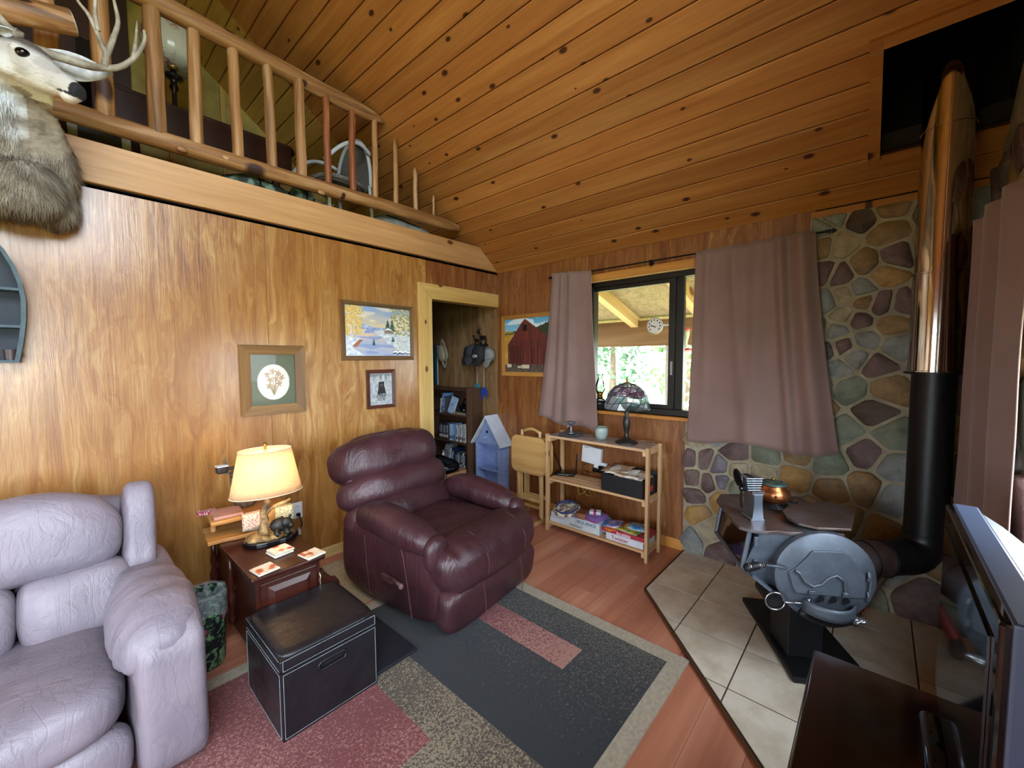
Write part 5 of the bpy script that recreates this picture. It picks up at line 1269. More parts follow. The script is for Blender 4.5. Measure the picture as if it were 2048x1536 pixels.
# ---------------------------------------------------------------- television and its stand
m_walnut = wood('dark_walnut', '#140803', '#200e06', '#2b1409', 'y', .14, .8, 0, bump=.02, var=.03)
T = thing('tv_stand', 'dark walnut television stand in the right foreground', 'tv stand', (-2.05, -3.30, 0.0))
MB().rbox((0, 0, .535), (.89, .55, .03), .012).build('top', m_walnut, T, auto=40)
MB().bb((-.43, -.26, .08), (.43, .26, .52)).build('cabinet_body', m_walnut, T)
for x in (-.215, .215):
    d1 = MB().bb((x - .20, .26, .10), (x + .20, .275, .50)).build('door', m_walnut, T, bevel=.003)
    MB().pad((x + (.16 if x < 0 else -.16), .285, .30), (.025, .025, .025), 2, 6).build('knob', m_brass, d1, smooth=True)
MB().bb((-.42, -.25, .0), (.42, .25, .08)).build('plinth', m_walnut, T)
T = thing('television', 'black-fronted television with silver casing on the walnut stand', 'television', (-1.985, -3.31, .55))
m_tvs = plain('tv_silver', '#47526a', .38, .3, var=.03)
m_tvb = NT('tv_black'); m_tvb.color('#050507'); m_tvb.set(rough=.05, spec=.5); m_tvb = m_tvb.m
m_tvg = plain('tv_back_grey', '#3a3f42', .35)
X0, X1, HT = -.345, .345, .58
MB().bb((X0, -.06, .05), (X1, 0.0, HT)).build('front_bezel', m_tvb, T, bevel=.006)
MB().bb((X0 + .05, .0005, .12), (X1 - .05, .004, HT - .05)).build('screen', m_tvb, T)
MB().bb((X0 - .004, -.062, .05), (X1 + .004, -.012, HT + .004)).build('casing', m_tvs, T, bevel=.006)
bk = [[(X0, -.06, .06), (X1, -.06, .06), (X1, -.06, HT - .005), (X0, -.06, HT - .005)], [(X0 + .02, -.10, .06), (X1 - .02, -.10, .06), (X1 - .02, -.10, HT - .03), (X0 + .02, -.10, HT - .03)], [(X0 + .06, -.17, .07), (X1 - .06, -.17, .07), (X1 - .06, -.17, HT - .09), (X0 + .06, -.17, HT - .09)], [(X0 + .14, -.24, .09), (X1 - .14, -.24, .09), (X1 - .14, -.24, HT - .2), (X0 + .14, -.24, HT - .2)]]
MB().loft([[Vector(p) for p in r] for r in bk]).build('back_housing', m_tvg, T, bevel=.01)
MB().rbox((0, -.08, .025), (.42, .24, .05), .015).build('foot', m_tvb, T, auto=40)
# ---------------------------------------------------------------- hallway: bookcase and its contents
m_bcase = wood('walnut_laminate', '#3a281b', '#4d3625', '#5f4631', 'z', .5, 1, 0, var=.05)
T = thing('bookcase', 'dark laminate bookcase in the hallway behind the doorway', 'bookcase', (-.125, .64, 0))
for y in (-.39, .39): MB().bb((-.125, y - .009, 0), (.12, y + .009, 1.215)).build('side_panel', m_bcase, T)
MB().bb((.108, -.38, 0), (.118, .38, 1.2)).build('back_panel', m_bcase, T)
for z in (.06, .275, .59, .905, 1.20): MB().bb((-.122, -.381, z - .018), (.108, .381, z)).build('shelf', m_bcase, T)
SP = {'k': '#1b1c20', 'w': '#c9c9c6', 'b': '#5f7fa8', 'n': '#1c2747', 'g': '#7c7d7c', 't': '#8d7f66', 'r': '#5a2323', 'l': '#9db4cc', 's': '#3b3b40'}
SPM = {k: plain('spine_' + k, c, .45, var=.15, scale=40) for k, c in SP.items()}
CN = {'k': 'black', 'w': 'white', 'b': 'blue', 'n': 'navy', 'g': 'grey', 't': 'tan', 'r': 'dark red', 'l': 'pale blue', 's': 'charcoal'}
def spine(lb_, y, z, w_, h, d, k, tilt=0, nm='video_case', cat='video case', grp=None, x=-.225):
    T = thing(nm, lb_, cat, (x, y, z), group=grp, rot=(rad(tilt), 0, 0))
    MB().bb((0, -w_ / 2, 0), (d, w_ / 2, h)).build('case', SPM[k], T, bevel=.001)
    MB().bb((-.0008, -w_ * .32, h * .12), (.0, w_ * .32, h * .3)).build('spine_label', SPM['w' if k in 'knsr' else 's'], T)
    if h > .1: MB().bb((-.0008, -w_ * .25, h * .4), (.0, w_ * .25, h * .85)).build('spine_title', SPM['g' if k in 'kw' else 'l'], T)
seq = 'kskrksllbwgwtw'; y = .775; n = len(seq); ordn = ['first', 'second', 'third', 'fourth', 'fifth', 'sixth', 'seventh', 'eighth', 'ninth', 'tenth', 'eleventh', 'twelfth', 'thirteenth', 'fourteenth']
for i, k in enumerate(seq):
    w_ = [.026, .03, .028, .03, .026, .03, .034, .034, .03, .036, .03, .036, .03, .03][i]
    if i in (6, 9): y -= .02
    spine('%s video case, %s from the left on the middle bookcase shelf' % (CN[k], ordn[i]), y - w_ / 2, .591, w_ - .002, .19 + .006 * (i % 3), .12, k, grp='video cases on the middle shelf'); y -= w_
seq = 'ksgkswk'; y = .49
for i, k in enumerate(seq):
    spine('%s disc case, %s from the left on the low bookcase shelf' % (CN[k], ordn[i]), y - .013, .276, .024, .19, .13, k, nm='disc_case', cat='disc case', grp='disc cases on the low shelf'); y -= .027
for i, (y, w_, h, k, t_) in enumerate(((.755, .016, .17, 'w', 7), (.72, .03, .235, 'b', 7), (.685, .02, .2, 's', 8))):
    spine(['thin white book leaning at the left of the top bookcase shelf', 'tall blue book leaning on the top bookcase shelf', 'charcoal booklet beside the blue book on the top bookcase shelf'][i], y, .907, w_, h, .15, k, t_, 'book', 'book', 'books on the top shelf')
T = thing('book', 'pale grey paperback leaning face out on the top bookcase shelf', 'book', (-.20, .60, .907), group='books on the top shelf', rot=(rad(14), rad(12), 0))
MB().bb((0, -.055, 0), (.02, .055, .20)).build('block', SPM['l'], T, bevel=.001)
MB().bb((-.001, -.03, .10), (0, .03, .112)).build('cover_title', SPM['g'], T)
T = thing('book', 'tan book lying flat under the black bag on the bookcase', 'book', (-.15, .40, .906), group='books on the top shelf')
MB().bb((-.075, -.12, 0), (.07, .12, .022)).build('block', SPM['t'], T)
T = thing('camera_bag', 'small black camera bag with looped strap on the top bookcase shelf', 'bag', (-.15, .38, .929))
MB().pad((0, 0, .05), (.12, .20, .10), (3, 2.6, 2.4), 10, lambda p: p * (1 + .1 * noise.noise(p * 20))).build('bag_body', m_blk, T, smooth=True)
MB().tube([(-.03, -.05 + .06 * cos(t), .10 + .06 * sin(t)) for t in [pi * k / 10 for k in range(11)]], .008, 8).build('strap', m_blk, T, smooth=True)
MB().pad((-.062, -.04, .03), (.01, .02, .03), 3, 4).build('buckle', m_steel, T)
T = thing('spray_bottle', 'white plastic bottle on the low bookcase shelf', 'bottle', (-.18, .76, .276))
MB().lathe([(.022, 0), (.024, .01), (.024, .10), (.012, .12), (.012, .14), (0, .142)], 16).build('bottle_body', m_white, T, smooth=True)
MB().lathe([(.014, .138), (.014, .16), (0, .162)], 14).build('cap', SPM['g'], T, auto=40)
T = thing('paper_file', 'grey paper file standing on the low bookcase shelf', 'file', (-.19, .69, .276))
MB().prism([(0, 0), (.15, 0), (.15, .25), (.03, .25), (0, .19)], -.035, .035, 1).build('file_body', SPM['g'], T, bevel=.003)
spine('white book leaning in the middle of the low bookcase shelf', .62, .277, .022, .22, .15, 'w', 14, 'book', 'book', 'books on the low shelf')
spine('wide navy book leaning on the low bookcase shelf', .555, .277, .05, .225, .15, 'n', 10, 'book', 'book', 'books on the low shelf')
T = thing('storage_tin', 'olive storage box at the bottom of the bookcase', 'box', (-.14, .40, .062))
MB().rbox((0, 0, .08), (.18, .17, .16), .01).build('box_body', plain('olive_grey', '#55564a', .6), T, auto=40)
MB().rbox((0, 0, .165), (.186, .176, .02), .006).build('lid', plain('olive_lid', '#62635a', .6), T, auto=40)
m_card = plain('cardboard', '#a97f56', .8, var=.06)
T = thing('cardboard_box', 'open cardboard box full of black folders in the hallway', 'cardboard box', (-.46, .40, 0))
bx_ = MB(); H_ = .33
for (a, b) in (((-.14, -.22, 0), (.14, -.214, H_)), ((-.14, .214, 0), (.14, .22, H_)), ((-.14, -.22, 0), (-.134, .22, H_)), ((.134, -.22, 0), (.14, .22, H_)), ((-.14, -.22, 0), (.14, .22, .006))): bx_.bb(a, b)
bx_.build('carton', m_card, T)
MB().box((-.145, -.19, H_ - .02), (.006, .05, .05)).build('flap', m_card, T)
for y in (.03, .08): MB().bb((-.1412, -y - .03, .255), (-.1402, -y, .27)).build('stamp', plain('stamp_brown', '#8a623d', .8), T)
T = thing('folder_bundle', 'black folders and cords heaped on the cardboard box', 'folders', (-.46, .40, .331))
MB().pad((0, .03, .05), (.26, .40, .12), (4, 4, 2.5), 10, lambda p: p + Vector((0, 0, .22 * p.y * .5))).build('folders', m_blk, T, smooth=True)
MB().box((-.05, -.10, .06), (.12, .16, .01), Matrix.Rotation(rad(25), 3, 'X')).build('binder', plain('binder_slate', '#4a5060', .5), T)
for k in range(6): MB().box((-.133, -.17 + k * .06, .018 + .008 * k), (.012, .03, .02)).build('cord_clip', SPM['g' if k % 2 else 's'], T)

# hats and hooks on the hallway wall
T = thing('hook_rack', 'cast deer coat hook rack on the hallway wall', 'hook rack', (-.006, .245, 1.70))
m_castb = plain('cast_brown', '#2a211b', .5, .4)
MB().rbox((0, 0, 0), (.014, .20, .025), .004).build('bar', m_castb, T)
for (y, s_, an) in ((-.03, 1.0, 1), (.075, .72, 0)):
    d_ = MB().pad((-.008, y, .085 * s_), (.022, .11 * s_, .05 * s_), 2.4, 8)
    for q in (-.045, -.03, .03, .045): d_.tube([(-.008, y + q * s_, .075 * s_), (-.008, y + q * s_ * 1.05, .012)], [.009 * s_, .005 * s_], 6)
    d_.tube([(-.008, y + .045 * s_, .10 * s_), (-.01, y + .065 * s_, .15 * s_)], [.014 * s_, .011 * s_], 8).pad((-.012, y + .078 * s_, .158 * s_), (.02, .05 * s_, .025 * s_), 2.2, 6)
    if an:
        for q in (-1, 1): d_.tube([(-.01 + q * .006, y + .065, .165), (-.01 + q * .02, y + .05, .20), (-.01 + q * .015, y + .07, .235)], [.005, .004, .002], 6)
    d_.build('deer_figure', m_castb, T, smooth=True)
for y in (-.08, 0, .08): MB().tube([(-.006, y, 0), (-.03, y, -.012), (-.045, y, .0), (-.046, y, .02)], .004, 6).build('hook', m_castb, T)
def cap(lb_, loc, k, rz, tilt, s_=1.0, logo=None):
    T = thing('ball_cap', lb_, 'cap', loc, group='caps on the hook rack', rot=(rad(tilt), 0, rad(rz)))
    mt = plain('cap_' + k, SP.get(k, k), .85, var=.12, scale=20, bump=.2, bscale=200)
    # crown hanging with its front face outward (-x), bill pointing down
    MB().pad((0, 0, -.075), (.12 * s_, .165 * s_, .18 * s_), (2.3, 2.4, 2.4), 12).build('crown', mt, T, smooth=True)
    def bl(u, v_):
        a = (u - .5) * 2
        return (-.05 - .03 * v_ + .022 * a * a, a * .072 * s_ * (1 - .2 * v_ * v_), -.125 - .095 * v_ * sqrt(max(0, 1 - .85 * a * a)))
    MB().grid(14, 5, bl).build('bill', mt, T, smooth=True).modifiers.new('t', 'SOLIDIFY').thickness = .005
    MB().pad((0, 0, .012), (.014, .014, .008), 2, 4).build('button', mt, T)
    return T
cap('black ball cap hanging hindmost on the hook rack', (-.055, .40, 1.69), 'k', 0, 8, .9)
cap('pale grey ball cap peeking out at the right of the hook rack', (-.06, .10, 1.66), 'g', 0, -14, .9)
cap('washed grey ball cap on the hook rack', (-.075, .325, 1.695), 's', 8, 6)
T = cap('charcoal ball cap with white letters on the hook rack', (-.115, .185, 1.675), 'k', 4, -6, 1.1)
lettering('OA', .045, m_white, T, (-.069, .04, -.115), (rad(90), 0, rad(-90)), .0006, bold=.0005)
T = thing('sun_hat', 'tan sun hat with brim hanging on the hallway wall', 'hat', (-.06, .90, 1.62))
m_tan = plain('tan_cotton', '#9c917a', .9, var=.1, bump=.3, bscale=150)
MB().pad((0, 0, 0), (.11, .15, .22), (2.4, 2.4, 2.4), 12, lambda p: p * (1 + .1 * noise.noise(p * 12)), Matrix.Rotation(rad(-15), 3, 'X')).build('crown', m_tan, T, smooth=True)
MB().grid(24, 4, lambda u, v_: (-.03 - .02 * sin(6.28 * u), -.055 + (.05 + .05 * v_) * cos(6.28 * u) * .6, -.01 + (.13 + .055 * v_) * sin(6.28 * u))).build('brim', m_tan, T, smooth=True).modifiers.new('t', 'SOLIDIFY').thickness = .004
T = thing('teal_towel', 'teal cloth hanging at the left inside the hallway', 'towel', (-.03, 1.07, 1.22))
MB().grid(6, 10, lambda u, v_: (-.02 - .02 * sin(u * 9), -.06 + .13 * u, .5 * v_)).build('cloth', plain('teal', '#16404a', .9), T, smooth=True).modifiers.new('t', 'SOLIDIFY').thickness = .008
MB().grid(2, 10, lambda u, v_: (-.025, -.075 + .015 * u, .5 * v_)).build('hem', m_white, T).modifiers.new('t', 'SOLIDIFY').thickness = .004
for (y, z, c, lb_) in ((.30, 1.13, '#3a7f8c', 'teal tag hanging below the caps in the hallway'), (.185, 1.09, '#1c3f96', 'blue tag hanging below the caps in the hallway')):
    T = thing('hanging_tag', lb_, 'tag', (-.03, y, z), group='tags under the caps')
    MB().prism([(-.05, .0), (-.045, .09), (-.02, .13), (.02, .13), (.045, .09), (.05, 0), (.03, -.01), (.02, .05), (-.03, .05)], -.012, .0, 0).build('tag_body', plain('tag_' + c, c, .4), T)
    MB().tube([(-.006, 0, .12), (-.006, 0, .22), (-.02, -.01, .45)], .0018, 5).build('string', m_white, T)

# ---------------------------------------------------------------- birdhouse shelf
T = thing('birdhouse_shelf', 'blue birdhouse-shaped shelf with white roof standing in the corner', 'shelf', (-.09, .012, 0))
m_bluep = plain('pale_blue_paint', '#8698c4', .6, var=.05, scale=20); m_roofp = plain('white_wash', '#c3ccd8', .6, var=.05)
a, b = .082, .172
for y in (-b, b): MB().bb((-a, y - .008, 0), (a, y + .008, .625)).build('side_panel', m_bluep, T)
MB().prism([(-b, 0), (b, 0), (b, .60), (0, .87), (-b, .60)], a - .012, a, 0).build('back_panel', m_bluep, T)
MB().prism([(-b, .615), (b, .615), (0, .865)], -a + .006, -a + .018, 0).build('gable_front', m_bluep, T)
for z in (.012, .32, .61): MB().bb((-a + .006, -b, z), (a, b, z + .014)).build('shelf_board', m_bluep, T)
for s_ in (-1, 1):
    d_ = Vector((0, s_ * .255, -.345)); 
    P = [(0, .90), (s_ * .225, .595), (s_ * .225 + s_ * .012, .603), (0 + s_ * .0, .925)]
    MB().prism(P, -a - .025, a + .005, 0).build('roof_panel', m_roofp, T)
MB().lathe([(0, 0), (.016, 0), (.016, .004), (0, .004)], 14, (-a + .003, .0, .745), Matrix.Rotation(rad(90), 3, 'Y')).build('entrance_hole', m_black, T)
MB().cyl((-a - .05, .0, .69), (-a + .01, .0, .69), .005, 8).build('perch', m_roofp, T)

# ---------------------------------------------------------------- folding tray tables
m_birch = wood('birch_tray', '#a9814a', '#be965c', '#cfaa70', 'y', .4, .9, 0, var=.04)
m_birchz = wood('birch_frame', '#b08c57', '#c7a56f', '#d6b885', 'z', .45, 1, 0, var=.05)
def rrect(y0, y1, z0, z1, r, n=6):
    P = []
    for (cy, cz_, t0) in ((y1 - r, z1 - r, 0), (y0 + r, z1 - r, 90), (y0 + r, z0 + r, 180), (y1 - r, z0 + r, 270)):
        for k in range(n + 1): t = rad(t0 + 90 * k / n); P.append((cy + r * cos(t), cz_ + r * sin(t)))
    return P
T = thing('tray_stand', 'birch storage stand for folding trays beside the pine shelf', 'tray stand', (-.29, -.72, 0), 0)
for y in (-.13, .16):
    MB().rbox((0, y, .018), (.30, .028, .036), .006).build('foot', m_birch, T, auto=40)
    MB().tube([(-.02, y, .03), (-.01, y * .8, .45), (0, y * .75, .86)], .016, 4).build('upright', m_birchz, T)
MB().bb((-.02, -.13, .20), (.0, .15, .24)).build('crossbar', m_birch, T)
MB().bb((-.02, -.11, .12), (.01, .14, .15)).build('crossbar', m_birch, T)
MB().tube([(0, -.10 + .20 * t, .845 + .03 * sin(pi * t)) for t in [k / 8 for k in range(9)]], .015, 8).build('handle', m_birch, T, smooth=True)
for i, (x, dz, lb_) in enumerate(((-.055, 0.0, 'front birch tray table hanging folded on its stand'), (.05, -.02, 'rear birch tray table folded behind the stand'))):
    T = thing('tray_table', lb_, 'tray table', (-.29 + x, -.73, .0), 0, 'folding tray tables')
    MB().prism(rrect(-.21, .205, .46 + dz, .815 + dz, .07), -.022, -.006, 0).build('tray_top', m_birch, T, bevel=.003)
    for y in (-.15, .135):
        MB().bb((-.004, y - .012, .06), (.012, y + .012, .72)).build('leg', m_birchz, T)
        MB().bb((.012, y * .82 - .012, .06), (.026, y * .82 + .012, .70)).build('leg', m_birchz, T)
    MB().bb((-.006, -.15, .20), (.008, .135, .235)).build('stretcher', m_birchz, T)

# ---------------------------------------------------------------- pine shelf unit
m_pine = wood('raw_pine', '#b78f62', '#c9a376', '#d8b68b', 'y', .55, 1, .25, '#7a4a26', .08, .08, 0, 4, .08)
m_pinez = wood('raw_pine_upright', '#b78f62', '#c9a376', '#d8b68b', 'z', .55, 1, .3, '#7a4a26', .08, .08, 0, 4, .08)
T = thing('pine_shelf', 'open slatted pine shelf unit below the window', 'shelf', (-.265, -1.44, 0))
for y in (-.465, .465):
    for x in (-.115, .115):
        p_ = MB().bb((x - .018, y - .012, 0), (x + .018, y + .012, .875)).build('post', m_pinez, T, bevel=.002)
        for z in (.05, .46, .84): MB().lathe([(0, 0), (.004, 0), (.004, .002), (0, .002)], 8, (x, y + (.0122 if y > 0 else -.0142), z), Matrix.Rotation(rad(-90 if y > 0 else 90), 3, 'X')).build('screw', m_iron, p_)
        MB().bb((x - .0, 0, 0), (x, 0, 0)) 
for z in (.085, .48, .862):
    for k in range(4):
        x = -.104 + k * .0693
        MB().bb((x - .031, -.452, z - .018), (x + .031, .452, z)).build('slat', m_pine, T, bevel=.002)
    for y in (-.44, .44): MB().bb((-.13, y - .012, z - .052), (.13, y + .012, z - .0185)).build('cleat', m_pine, T)
T = thing('shelf_liner', 'mottled marble-look liner on top of the pine shelf', 'shelf liner', (-.265, -1.44, .8625))
m_marb = NT('marble_liner'); v = m_marb.coords(); m_marb.color(m_marb.ramp(m_marb.noise(v, 9, 6, .65, 1.2), [(.3, '#75655e'), (.5, '#9c8e88'), (.7, '#bdb6b2')])); m_marb.set(rough=.3); m_marb = m_marb.m
MB().bb((-.133, -.45, 0), (.133, .45, .003)).build('sheet', m_marb, T)
MB().bb((-.1335, -.45, -.006), (-.1325, .45, .002)).build('front_lip', m_marb, T)
TOPZ = .866
T = thing('candle_holder', 'pewter candle holder standing on a plate on the pine shelf', 'candle holder', (-.26, -1.145, TOPZ + .013))
m_pew = plain('pewter', '#7b858a', .35, .7)
MB().lathe([(.03, 0), (.034, .004), (.016, .012), (.009, .03), (.013, .045), (.009, .06), (.012, .075), (.04, .095), (.046, .102), (.04, .104), (0, .09)], 22).build('stem', m_pew, T, smooth=True)
MB().tube([(-.012, .008, .065), (-.02, .03, .06), (-.015, .035, .04)], .003, 6).build('handle', m_pew, T)
T = thing('pewter_plate', 'round pewter plate under the candle holder', 'plate', (-.26, -1.145, TOPZ))
MB().lathe([(.0, .0), (.07, 0), (.11, .010), (.115, .012), (.108, .013), (.068, .006), (0, .006)], 28).build('plate_body', m_pew, T, smooth=True); T['category'] = 'plate'
MB().tube([(.113 * cos(2 * pi * k / 32), .113 * sin(2 * pi * k / 32), .0115) for k in range(32)], .002, 5, closed=True).build('rim', m_pew, T)
T = thing('stoneware_jar', 'small celadon stoneware jar on the pine shelf', 'jar', (-.255, -1.443, TOPZ))
MB().lathe([(0, 0), (.04, 0), (.05, .03), (.056, .07), (.05, .088), (.052, .098), (.046, .1), (.043, .088), (0, .085)], 26).build('jar_body', plain('celadon', '#93a39d', .3, var=.08, scale=30), T, smooth=True)
MB().lathe([(.0, .10), (.04, .102), (.045, .108), (.03, .112), (.0, .112)], 24).build('lid', plain('celadon_lid', '#84938d', .3), T, smooth=True)
# stained-glass lamp
T = thing('stained_glass_lamp', 'bronze lamp with leaded stained-glass dome shade before the window', 'table lamp', (-.265, -1.675, TOPZ))
m_brz = plain('dark_bronze', '#3b3833', .38, .7)
MB().lathe([(.085, 0), (.09, .006), (.075, .016), (.04, .03), (.02, .05), (.016, .08), (.024, .11), (.03, .16), (.024, .2), (.016, .215), (.02, .24), (.012, .26), (.012, .29)], 24).build('base', m_brz, T, smooth=True)
m_lead = plain('lead_came', '#202225', .5, .5)
GC = {'v': '#a493b0', 'w': '#dfe3e8', 'g': '#6d9384', 'l': '#b4c8dd', 'm': '#8f6a8a'}
GM = {}
for k, c in GC.items():
    t = NT('glass_' + k); _t2 = t.n('BsdfTranslucent'); _g2 = t.n('BsdfGlossy'); _t3 = t.n('BsdfTransparent'); _m1 = t.n('MixShader'); _m2 = t.n('MixShader')
    _t2.inputs[0].default_value = srgb(c); _t3.inputs[0].default_value = srgb(c); _g2.inputs['Roughness'].default_value = .12
    _m1.inputs[0].default_value = .5; _m2.inputs[0].default_value = .08
    t.l(_t2.outputs[0], _m1.inputs[1]); t.l(_t3.outputs[0], _m1.inputs[2]); t.l(_m1.outputs[0], _m2.inputs[1]); t.l(_g2.outputs[0], _m2.inputs[2])
    t.l(_m2.outputs[0], t.t.nodes['Material Output'].inputs['Surface']); GM[k] = t.m
NR, NS = 6, 16; rn = random.Random(4); gp = {}
for i in range(NR + 1):
    for j in range(NS):
        ph = .12 + (pi / 2 - .12) * i / NR; th_ = 2 * pi * (j + (.5 if i % 2 else 0)) / NS
        if 0 < i < NR: ph += rn.uniform(-.06, .06); th_ += rn.uniform(-.08, .08)
        gp[i, j] = Vector((.175 * sin(ph) * cos(th_), .175 * sin(ph) * sin(th_), .275 + .205 * cos(ph) ** .9))
lead = MB(); 
shd = lead
for i in range(NR):
    pal = ['w', 'wvl', 'vmwv', 'mvgv', 'gwlgv', 'wglw'][i]
    for j in range(NS):
        if i % 2 == 0: q = [gp[i, j], gp[i + 1, (j - 1) % NS], gp[i + 1, j], gp[i, (j + 1) % NS]]
        else: q = [gp[i, j], gp[i + 1, j], gp[i + 1, (j + 1) % NS], gp[i, (j + 1) % NS]]
        c = sum(q, Vector()) / 4; qq = [c + (p - c) * .93 for p in q]
        MB().add(qq, [(0, 1, 2, 3)]).build('pane', GM[rn.choice(pal)], T)
        for k in range(4): lead.tube([q[k], q[(k + 1) % 4]], .0022, 4, cap=False)
lead.build('leading', m_lead, T)
MB().lathe([(.02, .475), (.022, .485), (.008, .49), (.01, .505), (.004, .525), (0, .53)], 12).build('finial', m_brass, T, smooth=True)
MB().tube([(0, 0, .28), (0, 0, .48)], .004, 8).build('stem', m_brz, T)
MB().tube([(.07, -.03, .006), (.11, -.10, .012), (.15, -.16, .01), (.17, -.17, -.3), (.165, -.15, -.5)], .0035, 6).build('cord', plain('lamp_cord', '#8a6a4a', .6), T, smooth=True)

# ---------------------------------------------------------------- electronics on and behind the shelf
T = thing('modem_box', 'white modem box mounted on the plywood behind the pine shelf', 'modem', (-.03, -1.225, .655), rot=(rad(5), 0, 0))
MB().rbox((0, 0, 0), (.045, .20, .155), .006).build('housing', m_white, T, auto=40)
MB().rbox((-.002, -.065, -.09), (.04, .06, .04), .006).build('connector', m_white, T, auto=40)
MB().box((-.0232, .05, .065), (.001, .05, .006)).build('logo_mark', SPM['g'], T)
MB().tube([(0, -.06, -.11), (-.03, -.05, -.15), (-.02, .02, -.165), (-.03, .06, -.15), (-.02, .07, -.11), (-.01, .04, -.09)], .0045, 6).build('cable', m_blk, T, smooth=True)
T = thing('power_adapter', 'black power adapters plugged in under the modem', 'power adapter', (-.035, -1.33, .54))
MB().rbox((0, 0, 0), (.05, .06, .07), .008).rbox((-.01, .06, -.01), (.045, .05, .04), .008).build('adapter', m_blk, T, auto=40)
MB().rbox((.01, -.01, .03), (.03, .07, .06), .004).build('wall_plate', m_white, T, auto=40)
T = thing('wifi_router', 'flat black router with two antennas on the middle pine shelf', 'router', (-.22, -1.06, .4805), 14)
MB().rbox((0, 0, .016), (.12, .18, .028), .006).build('housing', m_blk, T, auto=40)
MB().bb((-.0615, -.05, .014), (-.0602, .05, .019)).build('label', SPM['g'], T)
for y, t_ in ((.06, -24), (-.08, 4)):
    R_ = Matrix.Rotation(rad(t_), 3, 'X'); MB().box(Vector((.055, y, .02)) + R_ @ Vector((0, 0, .085)), (.007, .011, .17), R_).build('antenna', m_blk, T)
T = thing('paper_box', 'black open box full of papers on the middle pine shelf', 'box', (-.255, -1.70, .4805), -2)
bx_ = MB()
for (a, b) in (((-.13, -.178, 0), (.13, -.174, .135)), ((-.13, .174, 0), (.13, .178, .135)), ((-.13, -.178, 0), (-.126, .178, .135)), ((.126, -.178, 0), (.13, .178, .16)), ((-.13, -.178, 0), (.13, .178, .004))): bx_.bb(a, b)
bx_.build('carton', plain('box_black', '#101216', .5), T)
MB().bb((-.02, -.1792, .03), (.04, -.1782, .075)).build('red_label', plain('box_red', '#b3262b', .5), T)
m_pap = plain('paper', '#cfc9bd', .8, var=.1)
for k in range(6):
    rn2 = random.Random(k); MB().grid(6, 6, lambda u, v_: (-.115 + .22 * u, -.155 + .05 * k * .6 + .20 * v_, .125 + .008 * k + .03 * noise.noise(Vector((u * 2, v_ * 2, k * 3.1))))).build('paper', [m_pap, plain('paper_kraft', '#b79b76', .8)][k % 3 == 2], T, smooth=True).modifiers.new('t', 'SOLIDIFY').thickness = .002
T = thing('ethernet_cable', 'looped yellow network cable hanging behind the pine shelf', 'cable', (-.06, -1.2, .25))
MB().tube([(0, .10, .17), (-.01, .12, .14), (0, .105, .06), (-.02, .08, .02), (-.01, .04, .05), (0, 0, .10), (-.01, .02, .12), (0, .06, .09), (0, .02, .03), (0, -.04, .03), (-.01, -.02, .08), (0, -.08, .09), (0, -.2, .09), (0, -.23, .12), (0, -.235, .17), (.02, -.15, .27)], .004, 6).build('cable', plain('yellow_cable', '#c7b24a', .5), T, smooth=True)
MB().rbox((0, .10, .175), (.012, .012, .02), .002).build('connector', m_white, T)

# ---------------------------------------------------------------- games on the bottom shelf
m_gw = plain('game_white', '#c6cdd4', .45, var=.04); m_blue_t = plain('blue_ink', '#44607e', .5); m_grn_t = plain('green_ink', '#3d6a3a', .5); m_red_t = plain('red_ink', '#a82336', .5)
RT = (rad(90), 0, rad(-90))
def gbox(lb_, y0, y1, z0, h, d, mt, txt=None, tm=None, ts=.03, ty=None, tz=None, sx=1.0, x=-.375, rz=0, nm='board_game'):
    T = thing(nm, lb_, 'board game', (x, (y0 + y1) / 2, z0), rz, 'games on the bottom shelf')
    hw_ = abs(y0 - y1) / 2
    MB().bb((.002, -hw_ + .002, 0), (d - .002, hw_ - .002, h * .6)).build('tray', m_gw, T)
    MB().bb((0, -hw_, h * .12), (d, hw_, h)).build('lid', mt, T, bevel=.002)
    if txt: lettering(txt, ts, tm, T, (-.0012, (ty if ty is not None else hw_ - .02), tz), RT, .0004, bold=.0004, sx=sx)
    return T
B0 = .0855
gbox('long white PAYDAY game box at the bottom of the left stack', -1.0, -1.50, B0, .042, .22, m_gw, 'PAYDAY', m_grn_t, .030, .04, .012, 1.15)
for k, c in enumerate((m_grn_t, m_red_t, m_blue_t)):
    pass
gbox('white game box under the round puzzle tin in the left stack', -1.01, -1.268, B0 + .043, .045, .22, m_gw)
gbox('white SEQUENCE game box with blue lettering', -1.272, -1.50, B0 + .043, .05, .2, m_gw, 'SEQUENCE', m_blue_t, .036, .105, .014, 1.05)
gbox('white Twister game box with red lettering on the right stack', -1.56, -1.875, B0, .05, .22, m_gw, 'Twister', m_red_t, .042, .11, .012, 1.1)
gbox('red Scrabble game box on top of the Twister box', -1.52, -1.885, B0 + .051, .038, .22, plain('game_red', '#a32a35', .45), 'Scrabble', m_white, .032, .05, .009, 1.1)
m_tin = NT('tin_print'); v = m_tin.coords(); m_tin.color(m_tin.ramp(m_tin.vor(v, 26).outputs['Distance'], [(.2, '#2a2f52'), (.35, '#c9bfa5'), (.5, '#6a4a34'), (.65, '#d9d6c6')], 'CONSTANT')); m_tin.set(rough=.4); m_tin = m_tin.m
T = thing('puzzle_tin', 'round patterned game disc on the left game stack', 'game disc', (-.30, -1.135, B0 + .089), rot=(0, rad(-14), 0))
MB().lathe([(0, 0), (.115, 0), (.12, .004), (.12, .018), (.115, .022), (0, .022)], 30, (0.0, 0, .02)).build('disc', m_tin, T, auto=40)
